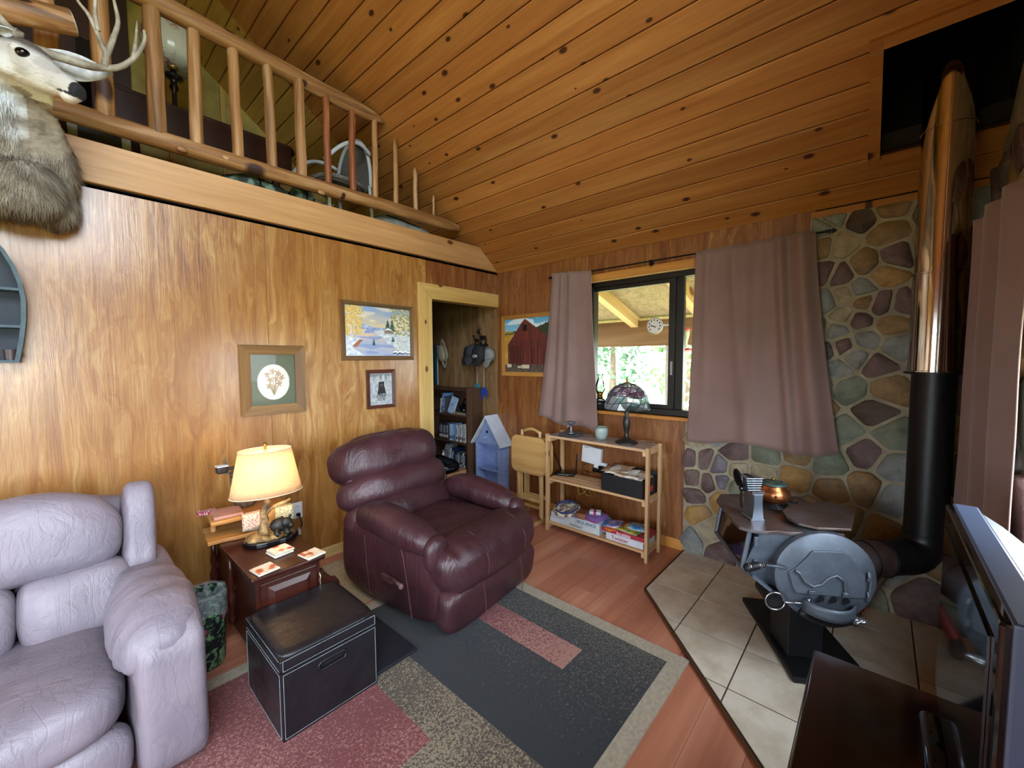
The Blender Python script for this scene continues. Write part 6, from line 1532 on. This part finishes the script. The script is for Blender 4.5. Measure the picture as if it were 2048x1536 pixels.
MB().tube([(.098 * cos(2 * pi * k / 36), .098 * sin(2 * pi * k / 36), .0425) for k in range(36)], .018, 8, closed=True, sq=.03).build('rim_print', plain('tin_blue', '#323c6e', .4), T)
T = thing('domino_box', 'small wooden box on the SEQUENCE game', 'box', (-.32, -1.31, B0 + .094), 8)
MB().rbox((0, 0, .022), (.11, .08, .044), .004).build('box_body', plain('brown_box', '#8c6045', .5), T, auto=40)
MB().rbox((0, 0, .048), (.112, .082, .008), .003).build('lid', plain('brown_lid', '#6b4230', .4), T, auto=40)
T = thing('card_box', 'purple card game box lying on the SEQUENCE game', 'card game', (-.285, -1.42, B0 + .094), -12)
MB().rbox((0, 0, .02), (.16, .13, .04), .003).build('box_body', plain('purple_box', '#7d5f9c', .4, var=.2), T, auto=40)
MB().bb((-.0805, -.06, .002), (-.0801, .06, .014)).build('stripe', plain('magenta', '#a0387e', .4), T)
T = thing('card_deck', 'white and magenta card deck on the purple box', 'card deck', (-.27, -1.40, B0 + .1345), 25)
MB().rbox((0, 0, .012), (.065, .095, .024), .002).build('deck', m_gw, T, auto=40)
MB().bb((-.034, -.01, -.0), (.034, .012, .0246)).build('band', plain('magenta_band', '#b02a6a', .4), T)
def magm(nm, cols, sc):
    t = NT(nm); v = t.coords(); t.color(t.ramp(t.noise(v, sc, 3), [(.3, cols[0]), (.45, cols[1]), (.55, cols[2]), (.68, cols[3])], 'CONSTANT')); t.set(rough=.3); return t.m
MG = [('blue and pink colouring book bent over the red game box', (-.28, -1.57, B0 + .09), 12, magm('mag_a', ['#3f74a8', '#b08ab0', '#d8cfd8', '#5a4a7a'], 12), .16, .14), ('yellow-green picture book on the red game box', (-.27, -1.74, B0 + .09), -8, magm('mag_b', ['#b0a63c', '#5a7f3a', '#d6cf8a', '#3f6ea8'], 12), .19, .18), ('blue picture book topmost on the right game stack', (-.24, -1.77, B0 + .104), 14, magm('mag_c', ['#3f86c4', '#78b0dc', '#c9a73c', '#2c4f8a'], 9), .15, .14)]
for (lb_, loc, rz, mt, dx, dy) in MG:
    T = thing('picture_book', lb_, 'book', loc, rz, 'children\'s books on the games')
    MB().grid(8, 8, lambda u, v_: ((u - .5) * dx, (v_ - .5) * dy, .008 + .018 * abs(noise.noise(Vector((u * 1.5, v_ * 1.5, dx * 50)))))).build('cover', mt, T, smooth=True).modifiers.new('t', 'SOLIDIFY').thickness = .006
    MB().bb((-dx / 2 + .004, -dy / 2 + .004, .0), (dx / 2 - .004, dy / 2 - .004, .007)).build('pages', m_pap, T)
T = thing('orange_card', 'orange paper card sticking out over the red game box', 'card', (-.37, -1.60, B0 + .0895), 10)
MB().add([(-.02, -.05, .0), (.08, -.05, .0), (.08, .06, .0), (-.02, .05, .0), (-.035, 0, -.012)], [(0, 1, 2, 3), (0, 3, 4)]).build('card', plain('orange', '#d9772f', .5), T)

# ---------------------------------------------------------------- pictures
def canvas(T, w_, h, nx, ny, fn, mat_, loc, rot, nm='print'):
    o = MB().grid(nx, ny, lambda u, v_: ((u - .5) * w_, (v_ - .5) * h, 0)).build(nm, mat_, T, loc=loc, rot=rot)
    vcol(o, lambda c: (lambda r_: tuple(r_) + (1,))(fn(c.x / w_ + .5, c.y / h + .5)))
    return o
def frame(T, w_, h, fw, mt, d=.02, nm='frame'):
    a, b = w_ / 2, h / 2
    def mit(p0, p1, q0, q1):     # one mitred stick, outer p0-p1, inner q0-q1 in local x,z
        return MB().add([(p0[0], 0, p0[1]), (p1[0], 0, p1[1]), (q1[0], 0, q1[1]), (q0[0], 0, q0[1]), (p0[0] * .985, -d, p0[1] * .985), (p1[0] * .985, -d, p1[1] * .985), (q1[0], -d * .55, q1[1]), (q0[0], -d * .55, q0[1])], [(0, 1, 5, 4), (1, 2, 6, 5), (2, 3, 7, 6), (3, 0, 4, 7), (4, 5, 6, 7), (3, 2, 1, 0)])
    O = [(-a, -b), (a, -b), (a, b), (-a, b)]; I = [(-a + fw, -b + fw), (a - fw, -b + fw), (a - fw, b - fw), (-a + fw, b - fw)]
    for k in range(4): mit(O[k], O[(k + 1) % 4], I[k], I[(k + 1) % 4]).build('frame_stick', mt[k % 2] if isinstance(mt, (list, tuple)) else mt, T)
m_art = painted('oil_paint', .55, .15); m_photo = painted('photo_print', .35, .03)
def lerp(a, b, t): t = max(0, min(1, t)); return tuple(a[i] + (b[i] - a[i]) * t for i in range(3))
def hx(s_): return srgb(s_)[:3]
def inpoly(x, y, P):
    c = False; j = len(P) - 1
    for i in range(len(P)):
        if (P[i][1] > y) != (P[j][1] > y) and x < (P[j][0] - P[i][0]) * (y - P[i][1]) / (P[j][1] - P[i][1]) + P[i][0]: c = not c
        j = i
    return c
def seg(x, y, a, b, w_):
    dx, dy = b[0] - a[0], b[1] - a[1]; t = max(0, min(1, ((x - a[0]) * dx + (y - a[1]) * dy) / (dx * dx + dy * dy)))
    return math.hypot(x - a[0] - t * dx, y - a[1] - t * dy) < w_ * (1 - .6 * t)
def nz3(x, y, s_): return noise.noise(Vector((x, y, s_)))
def winter(x, y):
    n1 = nz3(x * 5, y * 9, 1); n2 = nz3(x * 18, y * 18, 2); n3 = nz3(x * 45, y * 45, 3)
    c = lerp(hx('#d8c7a6'), hx('#8fa9cf'), (y - .62) * 3.2 + n1 * .5)
    if y > .56 and nz3(x * 3, y * 10, 5) > .12: c = lerp(c, hx('#e9dfc8'), .6)
    if .50 < y < .62 + .07 * math.exp(-((x - .27) / .09) ** 2) - .04 + .015 * n2 and x < .62: c = lerp(hx('#6f8fc4'), hx('#b7c6e2'), (y - .52) * 8 + n2)
    if y < .54:       # frozen river
        c = lerp(hx('#a8b4cf'), hx('#d9c3ac'), (y - .1) * 2 + n1 * .6)
        if nz3(x * 4, y * 12, 7) > .15: c = hx('#8f9fcb')
    if y < .52 and (x + .9 * (y - .3) > .62 + .05 * n1) : c = lerp(hx('#dfe5e6'), hx('#a9bccb'), .5 + n2)
    if inpoly(x, y, [(0, .0), (.0, .40), (.12, .38), (.27, .34), (.15, .26), (.10, .16), (.22, .06), (.3, 0)]): c = lerp(hx('#eef0f2'), hx('#b7c3da'), .5 + n2)
    if inpoly(x, y, [(.1, .2), (.2, .33), (.26, .33), (.15, .17)]): c = hx('#a8694a')
    if y > .42 and x < .26 and nz3(x * 22, y * 22, 9) > -.08 - .3 * (x < .2): c = lerp(hx('#c9a24a'), hx('#e6cf8d'), .5 + n3)
    if y > .44 and x > .68 and nz3(x * 22, y * 22, 11) > .0: c = lerp(hx('#7f8a4a'), hx('#b9b07a'), .5 + n3)
    for (tx, tb, tt, w_) in ((.63, .52, .78, .05), (.70, .52, .78, .045), (.41, .22, .37, .025), (.71, .30, .42, .03)):
        if tb < y < tt and abs(x - tx) < w_ * (tt - y) / (tt - tb) * (1 + .5 * n3): c = lerp(hx('#24404c'), hx('#45655c'), .5 + n2)
    if inpoly(x, y, [(.58, .47), (.58, .53), (.63, .58), (.70, .54), (.72, .49), (.72, .46)]): c = hx('#8a7a70')
    if inpoly(x, y, [(.57, .53), (.625, .585), (.665, .57), (.73, .51), (.70, .53), (.66, .545), (.6, .54)]): c = hx('#f0f2f3')
    for a, b, w_ in (((.08, .36), (.09, .62), .014), ((.11, .36), (.14, .66), .013), ((.05, .62), (.09, .52), .008), ((.8, .1), (.77, .42), .02), ((.77, .42), (.72, .5), .01), ((.87, .1), (.85, .45), .018), ((.85, .45), (.9, .55), .009), ((.94, .2), (.95, .6), .006)):
        if seg(x, y, a, b, w_): c = lerp(hx('#efeae2'), hx('#8a7a6c'), .3 + n3)
    for k in range(9):
        bx = .72 + k * .032
        if math.hypot((x - bx) / .02, (y - .075 - .012 * sin(k * 2.3)) / .035) < 1: c = hx('#f2f4f5') if y > .07 + .012 * sin(k * 2.3) else hx('#33485e')
    return [max(0, q * (1 + .12 * n3)) for q in c]
T = thing('painting', 'framed oil painting of a snowy river and cabin', 'painting', (-1.446, 0, 1.776), rot=(0, 0, 0), group='pictures on the plywood wall')
m_frw = wood('frame_walnut', '#4a3520', '#63482c', '#7a5c3a', 'x', .45, 1.5, 0); m_frz = wood('frame_walnut_z', '#4a3520', '#63482c', '#7a5c3a', 'z', .45, 1.5, 0)
frame(T, .672, .478, .036, [m_frw, m_frz])
canvas(T, .606, .412, 150, 104, winter, m_art, (0, -.006, 0), (rad(90), 0, 0), 'canvas')
MB().bb((-.30, -.004, -.206), (.30, -.001, .206)).build('backing', m_dark, T)
def flower(x, y):
    q = ((x - .5) / .345) ** 2 + ((y - .455) / .335) ** 2
    n3 = nz3(x * 40, y * 40, 3)
    if q > 1.0: return hx('#565c42') if q > 1.05 else hx('#d9d6c6')
    c = hx('#dedccf')
    for k, (fx, fy) in enumerate(((.36, .60), (.48, .66), (.60, .62), (.68, .54), (.42, .50), (.55, .52), (.62, .42), (.40, .38), (.52, .36))):
        d_ = math.hypot(x - fx, (y - fy) * 1.1)
        if d_ < .055 * (1 + .35 * sin(5 * atan2(y - fy, x - fx) + k)): c = lerp(hx('#a8845f'), hx('#c7aa85'), .5 + n3 * 2)
        if seg(x, y, (.5, .2), (fx, fy), .010): c = hx('#94805c')
    return c
T = thing('framed_embroidery', 'wide wood frame with oval flower print on green mat', 'picture', (-2.272, 0, 1.404), group='pictures on the plywood wall')
m_fro = wood('frame_oak', '#5f4122', '#7d5a30', '#936d3e', 'x', .45, 1.2, 0); m_froz = wood('frame_oak_z', '#5f4122', '#7d5a30', '#936d3e', 'z', .45, 1.2, 0)
frame(T, .412, .482, .066, [m_fro, m_froz], .026)
canvas(T, .29, .36, 96, 116, flower, m_photo, (0, -.006, 0), (rad(90), 0, 0))
MB().bb((-.14, -.012, -.175), (.14, -.010, .175)).build('glass', m_glass, T)
def bear(x, y):
    n1 = nz3(x * 9, y * 9, 1); n3 = nz3(x * 40, y * 40, 3)
    c = lerp(hx('#9aa1a6'), hx('#c4c7c6'), .5 + n1 + n3 * .4)
    if y > .88 + .04 * n1 * 3: c = lerp(hx('#5c6264'), hx('#9aa0a0'), .5 + n3)
    body = inpoly(x, y, [(.30, .12), (.30, .30), (.36, .44), (.38, .54), (.40, .66), (.40, .72), (.44, .74), (.47, .715), (.56, .715), (.60, .745), (.64, .72), (.63, .64), (.66, .54), (.70, .42), (.72, .30), (.68, .14)])
    if body and not (y < .36 and n3 > .1 - (.36 - y)): c = lerp(hx('#0f1012'), hx('#26282b'), .4 + n3)
    if math.hypot((x - .52) / .055, (y - .615) / .035) < 1: c = hx('#6d5c4c')
    if math.hypot((x - .52) / .02, (y - .612) / .012) < 1: c = hx('#101012')
    return c
T = thing('framed_photo', 'small framed photograph of a standing black bear', 'picture', (-1.444, 0, 1.292), group='pictures on the plywood wall')
m_frr = wood('frame_redbrown', '#3c1d12', '#53291a', '#683826', 'x', .4, 1.5, 0)
frame(T, .268, .33, .03, m_frr)
canvas(T, .212, .274, 76, 98, bear, m_photo, (0, -.006, 0), (rad(90), 0, 0))
MB().bb((-.105, -.009, -.136), (.105, -.0075, .136)).build('glass', m_glass, T)
def barn(x, y):
    n1 = nz3(x * 6, y * 8, 1); n3 = nz3(x * 45, y * 14, 3); pl_ = nz3(x * 60, y * 2, 8)
    c = lerp(hx('#4fa3cf'), hx('#9dcbe0'), (1 - y) * 3)
    if y > .80 and nz3(x * 4, y * 9, 4) > .05: c = lerp(c, hx('#e6edf0'), .8)
    if y < .70 + .07 * sin(x * 5 + 1.2) : c = lerp(hx('#a8812c'), hx('#c9a548'), .5 + n1)
    if x > .42 and y < .72 + .26 * (x - .42) * 1.4 + .03 * nz3(x * 30, 0, 2): c = lerp(hx('#1f2a1c'), hx('#3f4f30'), .5 + n3)
    if x < .4 and y < .78 - .25 * abs(x - .22) and y > .70 and nz3(x * 30, y * 30, 6) > -.1: c = hx('#3d5530')
    b = inpoly(x, y, [(.07, .12), (.07, .52), (.36, .90), (.45, .99), (.99, .60), (.99, .12)])
    if b:
        c = lerp(hx('#4a1f1b'), hx('#73342b'), .5 + pl_ * 1.2 + n3 * .4)
        if inpoly(x, y, [(.07, .52), (.36, .90), (.45, .99), (.99, .60), (.99, .66), (.45, 1.05), (.34, .95), (.04, .53)]): c = hx('#3c4349')
        if inpoly(x, y, [(.40, .76), (.40, .88), (.50, .88), (.50, .76)]): c = hx('#15100f')
        for q in (.16, .40, .58, .72):
            if abs(x - q) < .006 and y < .58: c = hx('#2a1210')
        if abs(y - .56) < .008 and .12 < x < .42: c = hx('#2e1412')
        if .12 < x < .38 and y < .5: c = lerp(c, hx('#3a1714'), .5)
    if y < .14 + .02 * n1: c = lerp(hx('#3d3530'), hx('#6a5a4c'), .5 + n3)
    for (px_, py_, w_, h_) in ((.10, .12, .05, .03), (.46, .11, .08, .035), (.33, .10, .04, .02)):
        if abs(x - px_) < w_ and abs(y - py_) < h_: c = hx('#c9bda2')
    return c
T = thing('painting', 'framed painting of an old red barn partly behind the curtain', 'painting', (0, -.43, 1.683), rot=(0, 0, rad(-90)), group='pictures by the window')
m_frp = wood('frame_pine', '#96642a', '#b07c3a', '#c4924e', 'x', .4, 1.2, .2); m_frpz = wood('frame_pine_z', '#96642a', '#b07c3a', '#c4924e', 'z', .4, 1.2, .2)
frame(T, .72, .655, .048, [m_frp, m_frpz])
canvas(T, .63, .565, 130, 116, barn, m_art, (0, -.006, 0), (rad(90), 0, 0), 'canvas')
MB().bb((-.31, -.004, -.28), (.31, -.001, .28)).build('backing', m_dark, T)

# ---------------------------------------------------------------- boat-shaped shelf at the left edge
T = thing('boat_shelf', 'dark teal boat-shaped shelf hanging at the left edge', 'shelf', (-3.565, -.001, 1.535))
m_teal = plain('teal_paint', '#3c5059', .6, var=.15, scale=20); m_tealin = plain('slate_paint', '#2c333d', .7, var=.1)
def hull(z): return .165 + .035 * sin(min(1, z / .3) * pi / 2) - .0 if z < .3 else .2 * sqrt(max(0, 1 - ((z - .3) / .345) ** 1.8))
zs_ = [.0, .06, .12, .2, .3, .38, .45, .52, .57, .61, .635, .645]
prof = [(hull(z), z) for z in zs_]
inn = [(max(0, r - .016), z if z < .6 else z - .014) for r, z in prof]
side = MB()
full = [(r, z) for r, z in prof] + [(-r, z) for r, z in reversed(prof[:-1])]
fin = [(r, z) for r, z in inn] + [(-r, z) for r, z in reversed(inn[:-1])]
n = len(full); P = []
for k in range(n): P += [(full[k][0], 0, full[k][1]), (full[k][0], -.115, full[k][1]), (fin[k][0], -.115, fin[k][1]), (fin[k][0], 0, fin[k][1])]
F_ = []
for k in range(n - 1):
    for q in range(4): F_.append((k * 4 + q, k * 4 + (q + 1) % 4, (k + 1) * 4 + (q + 1) % 4, (k + 1) * 4 + q))
side.add(P, F_).build('hull_side', m_teal, T)
MB().prism(full, -.008, 0, 1).build('back_panel', m_tealin, T)
for z in (.0, .165, .34): MB().bb((-hull(z + .01) + .014, -.11, z), (hull(z + .01) - .014, -.005, z + .012)).build('shelf_board', m_teal, T)
T = thing('small_mug', 'small dark mug on the lowest boat shelf level', 'mug', (-3.425, -.075, 1.5475))
MB().lathe([(0, 0), (.022, 0), (.024, .05), (.021, .05), (.019, .006), (0, .006)], 16).build('mug_body', plain('mug_brown', '#3a2a28', .4), T, auto=40)
MB().tube([(.022, 0, .04), (.036, 0, .036), (.036, 0, .016), (.022, 0, .012)], .003, 6).build('handle', plain('mug_brown2', '#3a2a28', .4), T)
# ---------------------------------------------------------------- mounted deer
T = thing('mounted_deer', 'mounted mule deer bust with antlers hanging at the loft beam', 'deer mount', (-3.34, 0, 2.40))
P0 = Vector((-3.325, -.47, 2.795)); Fd = Vector((.62, -.66, -.33)).normalized(); Rd = Fd.cross(Vector((0, 0, 1))).normalized(); Ud = Rd.cross(Fd).normalized()
def hp(s_, r_=0, u_=0): return P0 + Fd * s_ + Rd * r_ + Ud * u_
def ring(c, ax, bx, ra, rb, n=20, e=2.0): 
    out = []
    for k in range(n):
        t = 2 * pi * k / n; ct, st_ = cos(t), sin(t)
        out.append(c + ax * ra * math.copysign(abs(ct) ** (2 / e), ct) + bx * rb * math.copysign(abs(st_) ** (2 / e), st_))
    return out
mb = MB()
# head
hs = [(-.07, .045, .05, -.03), (-.04, .062, .075, -.022), (.02, .066, .085, -.012), (.07, .066, .082, -.018), (.11, .060, .072, -.030), (.15, .047, .058, -.040), (.19, .037, .047, -.046), (.23, .034, .041, -.050), (.26, .034, .036, -.054), (.278, .026, .028, -.056)]
mb.loft([ring(hp(s_, 0, o), Rd, Ud, a, b) for s_, a, b, o in hs])
mb.pad(hp(.235, 0, -.082), (.06, .06, .05), 2.2, 8)            # chin
for q in (-1, 1):
    mb.pad(hp(.055, q * .05, .012), (.05, .05, .05), 2.2, 8)      # brow
    mb.pad(hp(.02, q * .045, -.055), (.07, .07, .09), 2.2, 8)    # cheek
# neck and shoulders, swept from the wall out and up to the skull
X_ = Vector((1, 0, 0))
nk = [((-3.36, .0, 2.45), (0, 1, .0), .185, .22), ((-3.36, -.07, 2.45), (0, 1, 0), .20, .235), ((-3.355, -.16, 2.455), (0, 1, .12), .195, .225), ((-3.35, -.25, 2.49), (0, 1, .35), .17, .19), ((-3.342, -.33, 2.56), (0, 1, .65), .135, .152), ((-3.335, -.39, 2.64), (0, 1, .95), .108, .122), ((-3.33, -.43, 2.71), (0, 1, 1.1), .088, .10), ((-3.325, -.455, 2.765), (0, 1, 1.2), .068, .078)]
rg_ = []
for c, d_, ra, rb in nk:
    d_ = Vector(d_).normalized(); up_ = X_.cross(d_) * -1
    up_ = d_.cross(X_).normalized() * -1
    rg_.append([p for p in ring(Vector(c), X_, up_ if up_.z > 0 else -up_, ra, rb, 24)])
mb.loft(rg_)
mb.pad((-3.35, -.20, 2.34), (.27, .22, .26), 2.4, 10)               # brisket
for q in (-1, 1): mb.pad((-3.36 + q * .11, -.09, 2.31), (.17, .17, .22), 2.3, 10)
src_ = mb.build('tmp_deer', m_dark)
md = src_.modifiers.new('r', 'REMESH'); md.mode = 'VOXEL'; md.voxel_size = .0065
md = src_.modifiers.new('s', 'SMOOTH'); md.factor = .5; md.iterations = 8
me = bpy.data.meshes.new_from_object(src_.evaluated_get(bpy.context.evaluated_depsgraph_get()))
bpy.data.objects.remove(src_)
me.materials.clear()
m_fur = painted('deer_coat', .85, .3); me.materials.append(m_fur)
me.polygons.foreach_set('use_smooth', [True] * len(me.polygons))
def coat(p):
    q = p - P0; s_, r_, u_ = q.dot(Fd), q.dot(Rd), q.dot(Ud)
    n1 = noise.noise(p * 18); n2 = noise.noise(p * 60)
    body = lerp(hx('#695d4e'), hx('#a0968a'), .5 + n1 * .7 + n2 * .4)
    face = lerp(hx('#a09a92'), hx('#cfcbc4'), .6 + n1 * .5)
    c = body
    if q.y > -.5 and s_ < -.02: 
        thr = (p.z - 2.53) / .06
        front = (p.y + .26) < -.0 or p.z > 2.5
        w_ = max(0, min(1, thr * .5 + n1 * .8)) * max(0, min(1, (2.76 - p.z) / .05)) * max(0, min(1, (.06 - (p.y - (-.39 - (p.z - 2.64) * .6))) / .05 + n1 + .4)) * .9
        c = lerp(body, hx('#cdd2d6'), w_)
    if s_ > -.06 and q.length < .36 and u_ > -.125 + .02 * n1: 
        c = face
        if u_ > .018 and s_ < .17: c = lerp(face, hx('#574e45'), min(1, (u_ - .018) / .025))
        if .12 < s_ < .20 and u_ > -.02: c = lerp(c, hx('#8a8278'), .35)
        if u_ < -.075 and s_ < .2: c = lerp(c, hx('#e2e0da'), .7)
        if s_ > .257 and u_ > -.076: c = hx('#141318')
        if s_ > .19 and u_ < -.08: c = hx('#d4d0ca')
        if s_ > .21 and -.080 < u_ < -.072: c = hx('#1a171b')
    if p.z < 2.27: c = lerp(c, hx('#5a4a38'), min(1, (2.27 - p.z) / .06))
    return tuple(max(0, k_) for k_ in c) + (1,)
at = me.color_attributes.new('Col', 'FLOAT_COLOR', 'POINT')
for i, v_ in enumerate(me.vertices): at.data[i].color = coat(v_.co.copy())
# short coat relief
nrm = [v_.normal.copy() for v_ in me.vertices]
for i, v_ in enumerate(me.vertices):
    q = v_.co - P0
    if q.dot(Fd) < -.02: v_.co += nrm[i] * (.008 * noise.noise(v_.co * 26) + .004 * noise.noise(v_.co * 70))
off = Matrix.Translation(-Vector(T.location)); me.transform(off)
dob = bpy.data.objects.new('body', me); COL.objects.link(dob); dob.parent = T
# fur
rn = random.Random(2); fv, ff, fcol = [], [], []
tl = Vector(T.location); vs_list = list(me.vertices)
for i in range(26000):
    k = rn.randrange(len(vs_list)); p = vs_list[k].co + tl; nq = nrm[k]
    q = p - P0
    if p.y > -.01: continue
    s_ = q.dot(Fd); headz = s_ > -.04 and q.length < .36
    if headz and (s_ > .2): continue
    L_ = (.012 if headz else .045) * rn.uniform(.6, 1.3)
    lay = (-Fd if headz else Vector((0, .35, -1)))
    d_ = (lay - nq * lay.dot(nq)).normalized() + nq * .42 + Vector((rn.gauss(0, .18), rn.gauss(0, .18), rn.gauss(0, .18)))
    d_.normalize(); sd = d_.cross(nq).normalized() * (.0007 if headz else .0017)
    b = len(fv); p = p - tl
    fv += [p - sd, p + sd, p + d_ * L_]; ff.append((b, b + 1, b + 2))
    c = coat(p + tl); f_ = rn.uniform(.75, 1.3); fcol += [tuple(min(1, x * f_) for x in c[:3]) + (1,)] * 3
fm = bpy.data.meshes.new('fur'); fm.from_pydata([tuple(p) for p in fv], [], ff); fm.materials.append(m_fur)
at = fm.color_attributes.new('Col', 'FLOAT_COLOR', 'POINT')
at.data.foreach_set('color', [x for c in fcol for x in c])
fo = bpy.data.objects.new('fur', fm); COL.objects.link(fo); fo.parent = T; fo['kind'] = 'stuff'
def DW(mb, nm, mt, par=None, smooth=True): return mb.build(nm, mt, par or T, smooth=smooth, world=True)
for q in (1, -1):
    DW(MB().pad(hp(.085, q * .058, .002), (.044, .044, .036), 2, 8), 'eye', plain('deer_eye', '#050405', .05))
for q in (1, -1): DW(MB().pad(hp(.266, q * .016, -.045), (.014, .014, .012), 2, 6), 'nostril', m_black)
m_horn = NT('antler'); v = m_horn.coords(); m_horn.color(m_horn.ramp(m_horn.noise(v, 16, 4), [(.3, '#6e6455'), (.5, '#918774'), (.72, '#b9b19f')])); m_horn.set(rough=.55); m_horn.bump(m_horn.noise(v, 60, 3), .4, .004); m_horn = m_horn.m
def AN(pts, r0, r1, mb):
    n = len(pts); Q = []; Rr = []
    for i in range(n - 1):
        for k in range(4):
            t = k / 4; p0, p1, p2, p3 = pts[max(i - 1, 0)], pts[i], pts[i + 1], pts[min(i + 2, n - 1)]
            Q.append(.5 * ((2 * p1) + (p2 - p0) * t + (2 * p0 - 5 * p1 + 4 * p2 - p3) * t * t + (3 * p1 - p0 - 3 * p2 + p3) * t ** 3))
    Q.append(pts[-1]); m_ = len(Q); Rr = [r0 + (r1 - r0) * (i / (m_ - 1)) for i in range(m_)]
    return mb.tube(Q, Rr, 9)
def A(px, py, y):   # point at depth y seen in the photo at px,py
    d_ = cr * ((px - 1024) / 816.96) - cu * ((py - 768) / 816.96) + cf
    return CAM + d_ * ((y - CAM.y) / d_.y)
an = MB()
AN([hp(-.005, -.035, .06), A(165, 128, -.50), A(200, 135, -.47), A(240, 134, -.46), A(272, 112, -.47), A(289, 82, -.48), A(288, 60, -.49)], .019, .006, an)
AN([A(209, 133, -.47), A(212, 108, -.47), A(203, 88, -.47), A(180, 34, -.46), A(160, 8, -.45), A(148, -12, -.44)], .015, .004, an)
AN([A(196, 62, -.47), A(190, 25, -.48), A(192, -18, -.49)], .010, .006, an)
AN([A(213, 112, -.47), A(226, 78, -.46), A(236, 45, -.45), A(230, 10, -.44), A(224, -14, -.44)], .013, .005, an)
AN([A(268, 114, -.47), A(272, 80, -.46), A(274, 42, -.45)], .011, .003, an)
DW(an, 'antler', m_horn)
an = MB()
def mir(p):
    q = p - P0; return p - Rd * 2 * q.dot(Rd)
AN([hp(-.005, .035, .06), A(38, 66, -.50), A(8, 46, -.52), hp(-.03, .26, .20), hp(.02, .34, .30), hp(.06, .36, .42)], .019, .007, an)
AN([hp(-.03, .26, .20), hp(-.02, .27, .32), hp(.0, .24, .46)], .013, .004, an)
DW(an, 'antler', m_horn)
m_ear = plain('ear_fur', '#c3c3c1', .9, var=.12, scale=40, bump=.5, bscale=200); m_earb = plain('ear_back', '#8a8072', .9, var=.15, scale=40)
for base, tip, side_, nrm_ in ((hp(-.03, .055, .03), A(-16, 46, -.55), Vector((0, -.1, 1)), None), (hp(-.03, -.055, .02), A(226, 148, -.40), Vector((0, 0, 1)), None)):
    ax = tip - base; ln = ax.length; ax.normalize(); sd = ax.cross((CAM - base).normalized() + Vector((.2, 0, .2))); sd.normalize(); nn = ax.cross(sd).normalized()
    if nn.y > 0: nn = -nn
    def ear(u, v_):
        w_ = .056 * (sin(pi * min(1, u * .93 + .09)) ** .75) if u < .98 else .006
        a = (v_ - .5) * 2
        return base + ax * ln * u + sd * w_ * a - nn * (.032 * (1 - a * a) - .016) * (1 - u * .7)
    e_ = DW(MB().grid(14, 10, ear), 'ear', m_ear); e_.modifiers.new('t', 'SOLIDIFY').thickness = .005
DW(MB().pad((-3.36, -.005, 2.44), (.36, .02, .44), (2.6, 6, 2.6), 10), 'mounting_board', plain('mount_board', '#6b4a24', .5))
